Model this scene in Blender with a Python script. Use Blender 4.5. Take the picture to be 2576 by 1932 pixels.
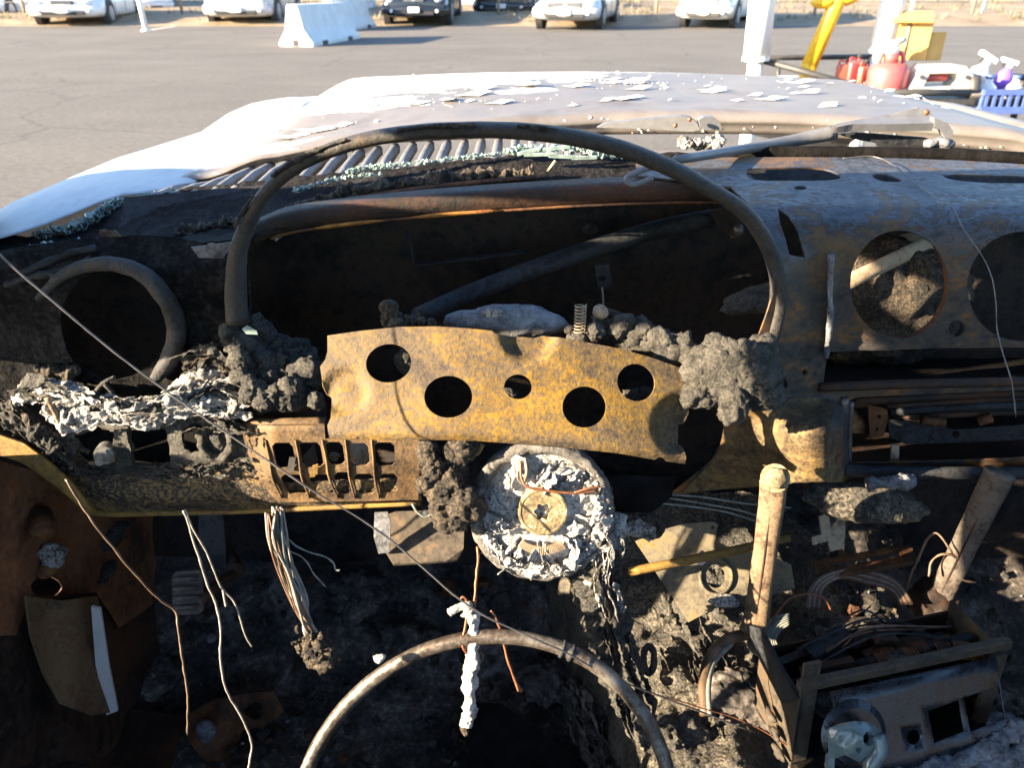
import bpy, bmesh, math, random
from mathutils import Vector, Matrix, noise
from mathutils.geometry import delaunay_2d_cdt
R = math.radians
random.seed(7)
scn = bpy.context.scene
for o in list(bpy.data.objects):
    bpy.data.objects.remove(o, do_unlink=True)
COL = scn.collection

# ------------------------------------------------------------------ camera, sky, sun, exposure
PITCH = R(27.3)
CAM = Vector((0, 0, 1.2))
FPX = 1946.0                      # focal length in pixels of the 2576 px wide photograph
cam_d = bpy.data.cameras.new('camera')
cam_d.sensor_width = 36.0
cam_d.lens = 36.0 * FPX / 2576.0
cam_d.clip_start = 0.02
cam_d.clip_end = 600
cam_d.dof.use_dof = True
cam_d.dof.focus_distance = 0.80
cam_d.dof.aperture_fstop = 10
cam = bpy.data.objects.new('camera', cam_d)
COL.objects.link(cam)
cam.location = CAM
cam.rotation_euler = (math.pi / 2 - PITCH, 0, 0)
scn.camera = cam

SUN_EL = R(17.0)
SH = Vector((0.94, 0.342, 0)).normalized()          # horizontal travel of the light
TRAVEL = (SH * math.cos(SUN_EL) + Vector((0, 0, -math.sin(SUN_EL)))).normalized()
w = bpy.data.worlds.new('World')
scn.world = w
w.use_nodes = True
nt = w.node_tree
nt.nodes.clear()
sky = nt.nodes.new('ShaderNodeTexSky')
sky.sky_type = 'NISHITA'
sky.sun_disc = False
sky.sun_elevation = SUN_EL
sky.sun_rotation = math.atan2(-SH.x, -SH.y)
sky.altitude = 300
sky.ozone_density = 3.0
bg = nt.nodes.new('ShaderNodeBackground')
bg.inputs['Strength'].default_value = 0.088
wo = nt.nodes.new('ShaderNodeOutputWorld')
nt.links.new(sky.outputs[0], bg.inputs['Color'])
nt.links.new(bg.outputs[0], wo.inputs['Surface'])
sd = bpy.data.lights.new('sun', 'SUN')
sd.energy = 5.0
sd.angle = R(0.5)
sd.color = (1.0, 0.82, 0.58)
sun = bpy.data.objects.new('sun', sd)
COL.objects.link(sun)
sun.rotation_euler = TRAVEL.to_track_quat('-Z', 'Y').to_euler()
sun.location = (-6, -2, 5)
vs = scn.view_settings
vs.view_transform = 'Standard'
vs.look = 'None'
vs.exposure = 2.8
vs.gamma = 1
vs.use_curve_mapping = False
scn.render.engine = 'CYCLES'
scn.render.resolution_x = 1024
scn.render.resolution_y = 769
scn.cycles.max_bounces = 5
scn.cycles.diffuse_bounces = 3
scn.cycles.glossy_bounces = 3
scn.cycles.transmission_bounces = 5

# ------------------------------------------------------------------ pixel rays
CP, SP = math.cos(PITCH), math.sin(PITCH)
def ray(px, py):
    u = (px - 1288.0) / FPX
    v = (966.0 - py) / FPX
    return Vector((u, CP + v * SP, -SP + v * CP))
def PT(px, py, t):
    return CAM + ray(px, py) * t
def PY(px, py, y):
    d = ray(px, py)
    return CAM + d * (y / d.y)
def PZ(px, py, z):
    d = ray(px, py)
    return CAM + d * ((z - CAM.z) / d.z)
def PX(px, py, x):
    d = ray(px, py)
    return CAM + d * (x / d.x)

def lerp(a, b, f):
    return a + (b - a) * f
def sstep(a, b, x):
    f = min(1, max(0, (x - a) / (b - a)))
    return f * f * (3 - 2 * f)
def pl(pts, x):                       # piecewise linear
    if x <= pts[0][0]:
        return pts[0][1]
    for (a, fa), (b, fb) in zip(pts, pts[1:]):
        if x <= b:
            return fa + (fb - fa) * (x - a) / (b - a)
    return pts[-1][1]
def fr(v, H=0.9, oc=5):
    return noise.fractal(v, H, 2.1, oc)

# ------------------------------------------------------------------ materials
def nodes_of(m):
    m.use_nodes = True
    t = m.node_tree
    return t, t.nodes, t.links, t.nodes['Principled BSDF']

def ramp(t, fac, stops):
    r = t.nodes.new('ShaderNodeValToRGB')
    while len(r.color_ramp.elements) < len(stops):
        r.color_ramp.elements.new(0.5)
    for e, (p, c) in zip(r.color_ramp.elements, stops):
        e.position = p
        e.color = (c[0], c[1], c[2], 1)
    t.links.new(fac, r.inputs[0])
    return r.outputs[0]

def noi(t, vec, scale, detail=6, rough=0.6, dist=0.0):
    n = t.nodes.new('ShaderNodeTexNoise')
    n.inputs['Scale'].default_value = scale
    n.inputs['Detail'].default_value = detail
    n.inputs['Roughness'].default_value = rough
    n.inputs['Distortion'].default_value = dist
    t.links.new(vec, n.inputs['Vector'])
    return n.outputs['Fac']

def mixc(t, fac, a, b, mode='MIX'):
    m = t.nodes.new('ShaderNodeMix')
    m.data_type = 'RGBA'
    m.blend_type = mode
    for sock, val in ((m.inputs[0], fac), (m.inputs[6], a), (m.inputs[7], b)):
        if hasattr(val, 'is_linked') or hasattr(val, 'links'):
            t.links.new(val, sock)
        elif isinstance(val, tuple):
            sock.default_value = (val[0], val[1], val[2], 1)
        else:
            sock.default_value = val
    return m.outputs[2]

def coord(t, scale=(1, 1, 1)):
    tc = t.nodes.new('ShaderNodeTexCoord')
    if scale == (1, 1, 1):
        return tc.outputs['Object']
    mp = t.nodes.new('ShaderNodeMapping')
    mp.inputs['Scale'].default_value = scale
    t.links.new(tc.outputs['Object'], mp.inputs['Vector'])
    return mp.outputs[0]

def bump(t, h, dist, strength=1.0, prev=None):
    b = t.nodes.new('ShaderNodeBump')
    b.inputs['Distance'].default_value = dist
    b.inputs['Strength'].default_value = strength
    t.links.new(h, b.inputs['Height'])
    if prev is not None:
        t.links.new(prev, b.inputs['Normal'])
    return b.outputs[0]

def simple(name, col, rough=0.6, metal=0.0, var=0.25, scale=30, bscale=None, bd=0.001, spec=0.5):
    m = bpy.data.materials.new(name)
    t, N, L, b = nodes_of(m)
    c = coord(t)
    n = noi(t, c, scale, 5)
    lo = tuple(max(0, x * (1 - var)) for x in col)
    hi = tuple(min(1, x * (1 + var)) for x in col)
    L.new(ramp(t, n, [(0.3, lo), (0.7, hi)]), b.inputs['Base Color'])
    b.inputs['Roughness'].default_value = rough
    b.inputs['Metallic'].default_value = metal
    b.inputs['Specular IOR Level'].default_value = spec
    if bscale:
        L.new(bump(t, noi(t, c, bscale, 6), bd), b.inputs['Normal'])
    return m

def patchy(name, cols, scale=14, fine=120, rough=(0.55, 0.9), bd=0.0012, metal=0.0, stretch=(1, 1, 1), spec=0.4, speck=None, dist=0.6, fwt=0.8, stain=0.0):
    """burnt metal: several colours in patches, broken up by fine grain"""
    m = bpy.data.materials.new(name)
    t, N, L, b = nodes_of(m)
    c = coord(t, stretch)
    n1 = noi(t, c, scale, 8, 0.65, dist)
    n2 = noi(t, c, fine, 6, 0.7)
    k = len(cols)
    a = N.new('ShaderNodeMath')
    a.operation = 'MULTIPLY_ADD'
    L.new(n2, a.inputs[0])
    a.inputs[1].default_value = fwt
    s = N.new('ShaderNodeMath')
    s.operation = 'ADD'
    L.new(n1, s.inputs[0])
    s.inputs[1].default_value = -fwt * 0.5
    L.new(s.outputs[0], a.inputs[2])
    stops = [(0.32 + 0.36 * i / (k - 1), cols[i]) for i in range(k)]
    colr = ramp(t, a.outputs[0], stops)
    if speck:
        n3 = noi(t, c, fine * 1.7, 3, 0.6)
        f = ramp(t, n3, [(0.60, (0, 0, 0)), (0.66, (1, 1, 1))])
        colr = mixc(t, f, colr, speck)
    if stain:                      # soot stains with their own outline
        n5 = noi(t, c, 5.5, 9, 0.7, 1.5)
        n6 = noi(t, c, 38, 6, 0.75, 0.6)
        q5 = N.new('ShaderNodeMath'); q5.operation = 'MULTIPLY_ADD'
        L.new(n6, q5.inputs[0]); q5.inputs[1].default_value = 0.5; L.new(n5, q5.inputs[2])
        f5 = ramp(t, q5.outputs[0], [(0.62, (0.25, 0.22, 0.20)), (0.74, (0.75, 0.72, 0.70)), (0.80, (1, 1, 1))])
        colr = mixc(t, stain, colr, f5, 'MULTIPLY')
    L.new(colr, b.inputs['Base Color'])
    L.new(ramp(t, n2, [(0.3, (rough[0],) * 3), (0.7, (rough[1],) * 3)]), b.inputs['Roughness'])
    b.inputs['Metallic'].default_value = metal
    b.inputs['Specular IOR Level'].default_value = spec
    L.new(bump(t, n2, bd, 0.9, bump(t, n1, bd * 1.5, 0.5)), b.inputs['Normal'])
    return m

M = {}
# burnt sheet metal
M['plate'] = patchy('scorched ochre steel', [(0.040, 0.029, 0.020), (0.085, 0.059, 0.034), (0.125, 0.082, 0.036), (0.18, 0.108, 0.022), (0.28, 0.150, 0.014)], scale=8, fine=230, bd=0.0012, fwt=.9, dist=1.4, stain=.45)
M['vent'] = patchy('heat tanned steel', [(0.05, 0.031, 0.018), (0.12, 0.076, 0.038), (0.17, 0.105, 0.048), (0.22, 0.115, 0.032)], scale=22, fine=260, bd=0.001, stain=.8)
M['rust'] = patchy('orange brown rust', [(0.018, 0.010, 0.007), (0.065, 0.026, 0.011), (0.11, 0.042, 0.014), (0.17, 0.075, 0.020)], scale=16, fine=170)
M['rust_dark'] = patchy('dark rust', [(0.010, 0.008, 0.007), (0.022, 0.013, 0.009), (0.045, 0.020, 0.010), (0.075, 0.030, 0.012)], scale=13, fine=150)
M['blue_steel'] = patchy('fire blued steel', [(0.022, 0.024, 0.028), (0.060, 0.058, 0.055), (0.040, 0.036, 0.032), (0.085, 0.085, 0.088), (0.115, 0.072, 0.035)], scale=8, fine=140, rough=(0.35, 0.7), bd=0.0008, spec=0.5, speck=(0.10, 0.12, 0.15))
M['dash'] = patchy('sooty blued steel with rust', [(0.022, 0.026, 0.034), (0.085, 0.100, 0.125), (0.036, 0.036, 0.039), (0.060, 0.052, 0.046), (0.125, 0.074, 0.035), (0.17, 0.068, 0.024)], scale=6.5, fine=90, rough=(0.35, 0.7), bd=0.001, stretch=(.8, 1, 1.4), fwt=.55, dist=1.0)
M['soot'] = patchy('sooty steel', [(0.008, 0.009, 0.011), (0.018, 0.019, 0.021), (0.036, 0.038, 0.043), (0.020, 0.018, 0.017)], scale=15, fine=140, rough=(0.45, 0.85), bd=0.0012, spec=0.22)
M['skin'] = patchy('blistered tan skin', [(0.014, 0.011, 0.009), (0.055, 0.042, 0.027), (0.12, 0.085, 0.048), (0.24, 0.145, 0.045)], scale=16, fine=230, bd=0.003, fwt=1.7)
M['black'] = simple('soot black', (0.009, 0.008, 0.0075), 0.85, 0, 0.6, 40, 120, 0.002, 0.06)
M['char'] = patchy('char foam', [(0.015, 0.014, 0.013), (0.034, 0.031, 0.028), (0.062, 0.057, 0.048), (0.105, 0.094, 0.076)], scale=40, fine=330, rough=(0.6, 0.9), bd=0.006, fwt=1.8)
M['char_grey'] = patchy('grey char foam', [(0.026, 0.024, 0.021), (0.068, 0.061, 0.051), (0.105, 0.095, 0.078), (0.15, 0.136, 0.112)], scale=50, fine=340, rough=(0.6, 0.9), bd=0.008, fwt=1.2)
M['char_brown'] = patchy('brown char', [(0.012, 0.010, 0.008), (0.035, 0.026, 0.018), (0.075, 0.055, 0.036), (0.13, 0.095, 0.06)], scale=55, fine=330, bd=0.006, fwt=1.8)
M['tar'] = patchy('melted tar', [(0.012, 0.010, 0.008), (0.035, 0.030, 0.022), (0.10, 0.083, 0.058), (0.20, 0.17, 0.125)], scale=22, fine=240, rough=(0.2, 0.6), bd=0.006, spec=0.6, fwt=1.6)
M['ash'] = patchy('white ash', [(0.22, 0.20, 0.185), (0.46, 0.435, 0.41), (0.60, 0.575, 0.545), (0.70, 0.68, 0.65)], scale=60, fine=330, rough=(0.7, 0.95), bd=0.006, fwt=1.5)
M['ash_silver'] = patchy('silver ash', [(0.07, 0.064, 0.058), (0.22, 0.205, 0.19), (0.42, 0.40, 0.37), (0.55, 0.53, 0.50)], scale=45, fine=300, rough=(0.4, 0.85), bd=0.006, fwt=1.6)
M['ash_blue'] = patchy('pale grey crust', [(0.05, 0.05, 0.055), (0.12, 0.12, 0.13), (0.19, 0.19, 0.20), (0.28, 0.28, 0.29)], scale=30, fine=220, bd=0.003)
M['bolt'] = patchy('ochre bolt steel', [(0.10, 0.075, 0.045), (0.21, 0.155, 0.075), (0.26, 0.195, 0.10), (0.42, 0.37, 0.29)], scale=60, fine=300, bd=0.0016, fwt=1.2)
M['tan'] = patchy('pale scaled steel', [(0.12, 0.07, 0.04), (0.30, 0.22, 0.145), (0.38, 0.29, 0.20), (0.28, 0.18, 0.10)], scale=20, fine=170, bd=0.001)
M['rim'] = patchy('bare wheel rim steel', [(0.06, 0.045, 0.035), (0.13, 0.105, 0.085), (0.22, 0.20, 0.17)], scale=30, fine=200, rough=(0.3, 0.55), metal=0.6, stretch=(1, 1, 1), bd=0.0006)
M['steel'] = simple('dull steel', (0.14, 0.13, 0.12), 0.45, 0.6, 0.3, 60, 200, 0.0004)
M['wire'] = simple('steel wire', (0.13, 0.12, 0.115), 0.45, 0.5, 0.3, 80)
M['copper'] = simple('scorched copper', (0.22, 0.085, 0.04), 0.5, 0.4, 0.4, 90)
M['verdigris'] = simple('verdigris wire', (0.15, 0.165, 0.145), 0.6, 0.1, 0.4, 90)
M['strand'] = simple('grey wire strand', (0.22, 0.20, 0.17), 0.55, 0.2, 0.45, 120)
M['wiper'] = simple('faded wiper paint', (0.14, 0.14, 0.146), 0.5, 0.1, 0.15, 40, 160, 0.0004)
M['cowl'] = patchy('scorched cowl paint', [(0.09, 0.075, 0.06), (0.15, 0.13, 0.11), (0.20, 0.17, 0.14), (0.12, 0.11, 0.105)], scale=12, fine=120, bd=0.0006)
M['slat'] = simple('pale grey slat paint', (0.13, 0.125, 0.125), 0.6, 0, 0.3, 60, 200, 0.0005)
M['flake'] = simple('white paint flake', (0.60, 0.58, 0.54), 0.6, 0, 0.1, 30)  # also on the sill flange, where its paleness imitates sunlight

def glass_mat():
    m = bpy.data.materials.new('crazed green glass')
    t, N, L, b = nodes_of(m)
    c = coord(t)
    n = noi(t, c, 120, 3)
    L.new(ramp(t, n, [(0.3, (0.25, 0.36, 0.33)), (0.65, (0.55, 0.66, 0.62))]), b.inputs['Base Color'])
    b.inputs['Transmission Weight'].default_value = 0.55
    b.inputs['Roughness'].default_value = 0.12
    b.inputs['IOR'].default_value = 1.5
    return m
M['glass'] = glass_mat()

def hood_mat():
    m = bpy.data.materials.new('flaking hood paint')
    t, N, L, b = nodes_of(m)
    c = coord(t)
    cs = coord(t, (0.55, 1.0, 1))
    base = ramp(t, noi(t, c, 9, 7, 0.6, 0.4), [(0.3, (0.115, 0.095, 0.078)), (0.5, (0.17, 0.15, 0.135)), (0.7, (0.13, 0.12, 0.115))])
    n = noi(t, cs, 7.5, 9, 0.62, 0.5)
    sx = N.new('ShaderNodeSeparateXYZ')
    L.new(c, sx.inputs[0])
    # paint is left on the part away from the fire: front and left of the hood
    a = N.new('ShaderNodeMath'); a.operation = 'MULTIPLY_ADD'
    L.new(sx.outputs['X'], a.inputs[0]); a.inputs[1].default_value = -0.46
    L.new(n, a.inputs[2])
    a2 = N.new('ShaderNodeMath'); a2.operation = 'MULTIPLY_ADD'
    L.new(sx.outputs['Y'], a2.inputs[0]); a2.inputs[1].default_value = 0.62
    L.new(a.outputs[0], a2.inputs[2])
    f = ramp(t, a2.outputs[0], [(0.0, (0, 0, 0)), (1.0, (1, 1, 1))])
    st = N.new('ShaderNodeMapRange')
    L.new(a2.outputs[0], st.inputs['Value'])
    st.inputs['From Min'].default_value = 1.465
    st.inputs['From Max'].default_value = 1.475
    L.new(mixc(t, st.outputs[0], base, (0.50, 0.475, 0.43)), b.inputs['Base Color'])
    b.inputs['Roughness'].default_value = 0.5
    nb = bump(t, st.outputs[0], 0.0015, 1.0)
    L.new(bump(t, noi(t, c, 160, 4), 0.0005, 0.6, nb), b.inputs['Normal'])
    return m
M['hood'] = hood_mat()

def paint(name, col, rough=0.28, scale=40):
    m = bpy.data.materials.new(name)
    t, N, L, b = nodes_of(m)
    c = coord(t)
    n = noi(t, c, scale, 6, 0.65)
    lo = tuple(x * 0.86 for x in col)
    L.new(ramp(t, n, [(0.35, lo), (0.6, col)]), b.inputs['Base Color'])
    b.inputs['Roughness'].default_value = rough
    b.inputs['Coat Weight'].default_value = 0.4
    return m
def fender_mat():
    m = bpy.data.materials.new('scuffed white fender paint')
    t, N, L, b = nodes_of(m)
    c = coord(t, (1, 0.35, 1))
    n = noi(t, c, 85, 4, 0.6)
    L.new(ramp(t, n, [(0.26, (0.16, 0.15, 0.13)), (0.33, (0.36, 0.38, 0.40)), (0.7, (0.43, 0.45, 0.47))]), b.inputs['Base Color'])
    b.inputs['Roughness'].default_value = 0.45
    return m
M['fender'] = fender_mat()
M['white'] = paint('white car paint', (0.72, 0.72, 0.72))
M['silver'] = paint('silver car paint', (0.42, 0.43, 0.45))
M['blackpaint'] = paint('black car paint', (0.015, 0.018, 0.025), 0.2)
M['tyre'] = simple('tyre rubber', (0.022, 0.022, 0.024), 0.85)
M['alloy'] = simple('alloy wheel', (0.38, 0.38, 0.40), 0.35, 0.6, 0.1)
M['trim'] = simple('black plastic trim', (0.025, 0.025, 0.028), 0.6)
M['lens'] = simple('headlamp lens', (0.62, 0.66, 0.70), 0.12, 0.2, 0.1, 20, None, 0.001, 0.8)
M['amber'] = simple('amber lens', (0.60, 0.20, 0.04), 0.2)
M['window'] = simple('dark car glass', (0.02, 0.03, 0.04), 0.08, 0, 0.1, 5, None, 0.001, 0.8)
M['concrete'] = simple('white painted concrete', (0.58, 0.58, 0.57), 0.8, 0, 0.11, 4, 60, 0.004)
M['whitepole'] = simple('white pole paint', (0.70, 0.68, 0.63), 0.5, 0, 0.05, 20)
M['yellow'] = simple('yellow paint', (0.72, 0.42, 0.02), 0.5, 0, 0.15, 30, 80, 0.002)
M['redplastic'] = simple('red plastic', (0.50, 0.085, 0.08), 0.4, 0, 0.1, 20)
M['orangeplastic'] = simple('red orange plastic', (0.42, 0.09, 0.055), 0.4, 0, 0.15, 20)
M['greyplastic'] = simple('pale grey plastic', (0.40, 0.39, 0.36), 0.5, 0, 0.08, 20)
M['whiteplastic'] = simple('white plastic', (0.68, 0.68, 0.68), 0.4, 0, 0.05, 20)
M['purple'] = simple('purple plastic', (0.20, 0.10, 0.55), 0.4, 0, 0.1, 20)
M['blueplastic'] = simple('blue plastic', (0.07, 0.11, 0.30), 0.45, 0, 0.15, 20)
M['cardboard'] = simple('cardboard', (0.50, 0.29, 0.085), 0.8, 0, 0.1, 20)
M['ironbar'] = simple('dark grey bar', (0.045, 0.043, 0.042), 0.55, 0.2, 0.2, 30)
M['wood'] = simple('weathered post', (0.26, 0.20, 0.14), 0.85, 0, 0.3, 14)

def asphalt():
    m = bpy.data.materials.new('dusty asphalt')
    t, N, L, b = nodes_of(m)
    c = coord(t)
    n1 = noi(t, c, 0.5, 6, 0.6)
    n2 = noi(t, c, 90, 4, 0.7)
    cs = coord(t, (0.12, 1.1, 1))
    n3 = noi(t, cs, 1.0, 5, 0.6)
    a = ramp(t, n1, [(0.3, (0.112, 0.102, 0.090)), (0.7, (0.146, 0.133, 0.118))])
    a = mixc(t, 0.75, a, ramp(t, n2, [(0.25, (0.28, 0.28, 0.28)), (0.55, (0.5, 0.5, 0.5)), (0.8, (0.80, 0.78, 0.74))]), 'OVERLAY')
    a = mixc(t, 0.22, a, ramp(t, n3, [(0.3, (0.36, 0.36, 0.38)), (0.6, (0.56, 0.55, 0.53))]), 'OVERLAY')
    n4 = noi(t, c, 16, 5, 0.75)
    a = mixc(t, 0.5, a, ramp(t, n4, [(0.3, (0.24, 0.24, 0.24)), (0.5, (0.5, 0.5, 0.5)), (0.7, (0.78, 0.76, 0.72))]), 'OVERLAY')
    vo = N.new('ShaderNodeTexVoronoi'); vo.feature = 'DISTANCE_TO_EDGE'; vo.inputs['Scale'].default_value = 0.33
    dn = N.new('ShaderNodeMixRGB'); dn.blend_type = 'ADD'; dn.inputs[0].default_value = 0.35
    nn_ = N.new('ShaderNodeTexNoise'); nn_.inputs['Scale'].default_value = 2.2; L.new(c, nn_.inputs['Vector'])
    L.new(c, dn.inputs[1]); L.new(nn_.outputs['Color'], dn.inputs[2]); L.new(dn.outputs[0], vo.inputs['Vector'])
    ck = ramp(t, vo.outputs[0], [(0.0, (1, 1, 1)), (0.010, (0, 0, 0))])
    a = mixc(t, mixc(t, 0.55, (0, 0, 0), ck), a, (0.06, 0.055, 0.05))
    L.new(a, b.inputs['Base Color'])
    b.inputs['Roughness'].default_value = 0.9
    b.inputs['Specular IOR Level'].default_value = 0.25
    L.new(bump(t, n2, 0.004), b.inputs['Normal'])
    return m
M['asphalt'] = asphalt()
M['verge'] = patchy('dry earth verge', [(0.16, 0.115, 0.07), (0.25, 0.19, 0.12), (0.32, 0.25, 0.16)], scale=0.8, fine=9, bd=0.05)
M['grass'] = simple('dry grass', (0.24, 0.20, 0.11), 0.8, 0, 0.5, 1.2)
M['line'] = simple('worn line paint', (0.52, 0.48, 0.42), 0.8, 0, 0.2, 8)

M['arch'] = patchy('sooty arch steel', [(0.012, 0.012, 0.013), (0.030, 0.028, 0.026), (0.050, 0.045, 0.040), (0.030, 0.028, 0.028), (0.075, 0.055, 0.038)], scale=22, fine=200, rough=(0.45, 0.8), bd=0.0015)
M['firewall'] = patchy('sooty firewall', [(0.008, 0.008, 0.009), (0.020, 0.019, 0.019), (0.045, 0.032, 0.024), (0.022, 0.020, 0.019)], scale=9, fine=70, bd=0.004, spec=0.2)
M['floor'] = patchy('soot and ash floor', [(0.014, 0.014, 0.014), (0.04, 0.036, 0.033), (0.09, 0.070, 0.056), (0.20, 0.18, 0.165)], scale=16, fine=120, bd=0.004)
M['ring'] = patchy('scorched vent ring', [(0.012, 0.011, 0.010), (0.028, 0.027, 0.027), (0.05, 0.05, 0.052), (0.09, 0.06, 0.035)], scale=20, fine=220, bd=0.0015)
M['edge'] = patchy('ochre rolled edge', [(0.07, 0.042, 0.02), (0.18, 0.105, 0.025), (0.25, 0.14, 0.025)], scale=18, fine=160)
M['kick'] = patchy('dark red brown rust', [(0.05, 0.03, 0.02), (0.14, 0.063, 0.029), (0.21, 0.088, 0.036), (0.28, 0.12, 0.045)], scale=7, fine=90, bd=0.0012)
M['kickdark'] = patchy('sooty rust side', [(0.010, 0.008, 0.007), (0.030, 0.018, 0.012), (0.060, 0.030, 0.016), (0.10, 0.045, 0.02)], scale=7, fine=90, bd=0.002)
M['post'] = patchy('brown scorched post', [(0.04, 0.028, 0.018), (0.10, 0.062, 0.032), (0.15, 0.092, 0.045), (0.11, 0.060, 0.03)], scale=12, fine=120)

M['chrome'] = simple('bright nut steel', (0.32, 0.31, 0.29), 0.3, 0.6, 0.3, 200)
M['hubrim'] = patchy('crusted hub rim', [(0.05, 0.045, 0.04), (0.11, 0.10, 0.09), (0.18, 0.165, 0.15), (0.24, 0.22, 0.2)], scale=60, fine=500, bd=0.003)
M['wirebrown'] = simple('browned wire', (0.12, 0.075, 0.045), 0.55, 0.2, 0.5, 60)
M['copper2'] = simple('rusty copper strand', (0.15, 0.075, 0.045), 0.6, 0.1, 0.5, 60)
M['pedal'] = patchy('burnt pedal', [(0.03, 0.028, 0.026), (0.06, 0.054, 0.048), (0.09, 0.08, 0.07)], scale=40, fine=200, bd=0.003)
M['pedalplate'] = patchy('spotted pedal steel', [(0.035, 0.028, 0.022), (0.075, 0.06, 0.045), (0.095, 0.075, 0.055), (0.15, 0.10, 0.06)], scale=30, fine=120)
M['brplate'] = patchy('yellowed bracket steel', [(0.045, 0.038, 0.028), (0.09, 0.075, 0.05), (0.14, 0.115, 0.075), (0.17, 0.115, 0.03)], scale=16, fine=150)
M['boxmetal'] = patchy('dull brown box metal', [(0.018, 0.014, 0.011), (0.04, 0.031, 0.022), (0.065, 0.050, 0.033), (0.085, 0.045, 0.022)], scale=20, fine=160)
M['gloss'] = patchy('glossy soot', [(0.006, 0.007, 0.009), (0.012, 0.014, 0.018), (0.022, 0.026, 0.034)], scale=14, fine=90, rough=(0.15, 0.4), bd=0.0006, spec=0.7)
M['steelsoot'] = patchy('smoked steel plate', [(0.03, 0.029, 0.028), (0.06, 0.058, 0.055), (0.09, 0.085, 0.08)], scale=16, fine=120, rough=(0.3, 0.6))
M['meltglass'] = simple('melted green glass', (0.125, 0.165, 0.158), 0.12, 0, 0.3, 40, 90, 0.001, 0.7)

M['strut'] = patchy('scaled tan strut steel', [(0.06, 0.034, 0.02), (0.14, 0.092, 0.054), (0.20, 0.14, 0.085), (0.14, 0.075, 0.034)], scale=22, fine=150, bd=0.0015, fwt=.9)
M['strut_dark'] = patchy('shaded brown strut steel', [(0.035, 0.026, 0.022), (0.085, 0.066, 0.052), (0.12, 0.10, 0.085), (0.09, 0.05, 0.03)], scale=18, fine=130, bd=0.0015, fwt=.9)  # darkened strut steel, the shade on that strut is in the colour
M['sunlip'] = patchy('sunlit orange rust', [(0.14, 0.05, 0.012), (0.30, 0.12, 0.02), (0.40, 0.17, 0.025)], scale=30, fine=200)  # sunlight on the crossmember lip put into the colour

M['charblack'] = patchy('crusted soot black', [(0.006, 0.006, 0.006), (0.012, 0.011, 0.011), (0.022, 0.020, 0.019), (0.035, 0.034, 0.036)], scale=24, fine=170, rough=(0.6, 0.9), bd=0.004, spec=0.06, fwt=1.2)
M['console_sun'] = patchy('scaled yellow tan steel', [(0.05, 0.036, 0.022), (0.13, 0.088, 0.042), (0.19, 0.13, 0.06), (0.28, 0.165, 0.04)], scale=14, fine=190, bd=0.0014, fwt=1.1, dist=1.2, stain=.8)  # yellowed and brightened so the console face looks sunlit

def dash_mat():
    """blued steel on the top roll, rust where the face below was hottest"""
    m = bpy.data.materials.new('blued and rusted dash steel')
    t, N, L, b = nodes_of(m)
    c = coord(t, (.8, 1, 1.3))
    n1 = noi(t, c, 7, 8, 0.65, 1.2)
    n2 = noi(t, c, 120, 6, 0.7)
    n3 = noi(t, c, 16, 7, 0.7, 0.8)
    def comb(a_, b_, k):
        q = N.new('ShaderNodeMath'); q.operation = 'MULTIPLY_ADD'
        L.new(b_, q.inputs[0]); q.inputs[1].default_value = k
        s_ = N.new('ShaderNodeMath'); s_.operation = 'ADD'; L.new(a_, s_.inputs[0]); s_.inputs[1].default_value = -k * .5
        L.new(s_.outputs[0], q.inputs[2]); return q.outputs[0]
    top = ramp(t, comb(n1, n2, .5), [(.30, (.014, .015, .018)), (.40, (.034, .038, .046)), (.47, (.072, .080, .096)), (.51, (.034, .030, .028)), (.57, (.095, .058, .028)), (.68, (.14, .075, .026))])
    face = ramp(t, comb(n3, n2, .6), [(.32, (.016, .016, .018)), (.43, (.042, .038, .036)), (.52, (.070, .052, .038)), (.60, (.15, .072, .026)), (.70, (.21, .088, .028))])
    sx = N.new('ShaderNodeSeparateXYZ'); tc = N.new('ShaderNodeTexCoord'); L.new(tc.outputs['Object'], sx.inputs[0])
    z = comb(sx.outputs['Z'], n1, .16)
    mr = N.new('ShaderNodeMapRange'); L.new(z, mr.inputs['Value'])
    mr.inputs['From Min'].default_value = .925; mr.inputs['From Max'].default_value = .985
    L.new(mixc(t, mr.outputs[0], face, top), b.inputs['Base Color'])
    L.new(ramp(t, n2, [(.3, (.35,) * 3), (.7, (.75,) * 3)]), b.inputs['Roughness'])
    b.inputs['Specular IOR Level'].default_value = .4
    L.new(bump(t, n2, .001, .9, bump(t, n3, .0015, .6)), b.inputs['Normal'])
    return m
M['dash'] = dash_mat()

# ------------------------------------------------------------------ object helpers
def link(name, me, mat=None, parent=None, smooth=False, label=None, cat=None, group=None, kind=None):
    o = bpy.data.objects.new(name, me)
    COL.objects.link(o)
    if mat is not None:
        me.materials.append(M[mat] if isinstance(mat, str) else mat)
    if smooth:
        for p in me.polygons:
            p.use_smooth = True
    if parent is not None:
        o.parent = parent
    tag(o, label, cat, group, kind)
    return o
def tag(o, label=None, cat=None, group=None, kind=None):
    if label: o['label'] = label
    if cat: o['category'] = cat
    if group: o['group'] = group
    if kind: o['kind'] = kind
    return o
def empty(name, loc=(0, 0, 0), rz=0, label=None, cat=None, group=None):
    o = bpy.data.objects.new(name, None)
    COL.objects.link(o)
    o.location = loc
    o.rotation_euler = (0, 0, rz)
    o.empty_display_size = 0.1
    return tag(o, label, cat, group)
def mesh(name, vs, fs):
    me = bpy.data.meshes.new(name)
    me.from_pydata([tuple(v) for v in vs], [], fs)
    me.update()
    return me
def bm_mesh(name, bm):
    me = bpy.data.meshes.new(name)
    bm.normal_update()
    bm.to_mesh(me)
    bm.free()
    return me

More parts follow.
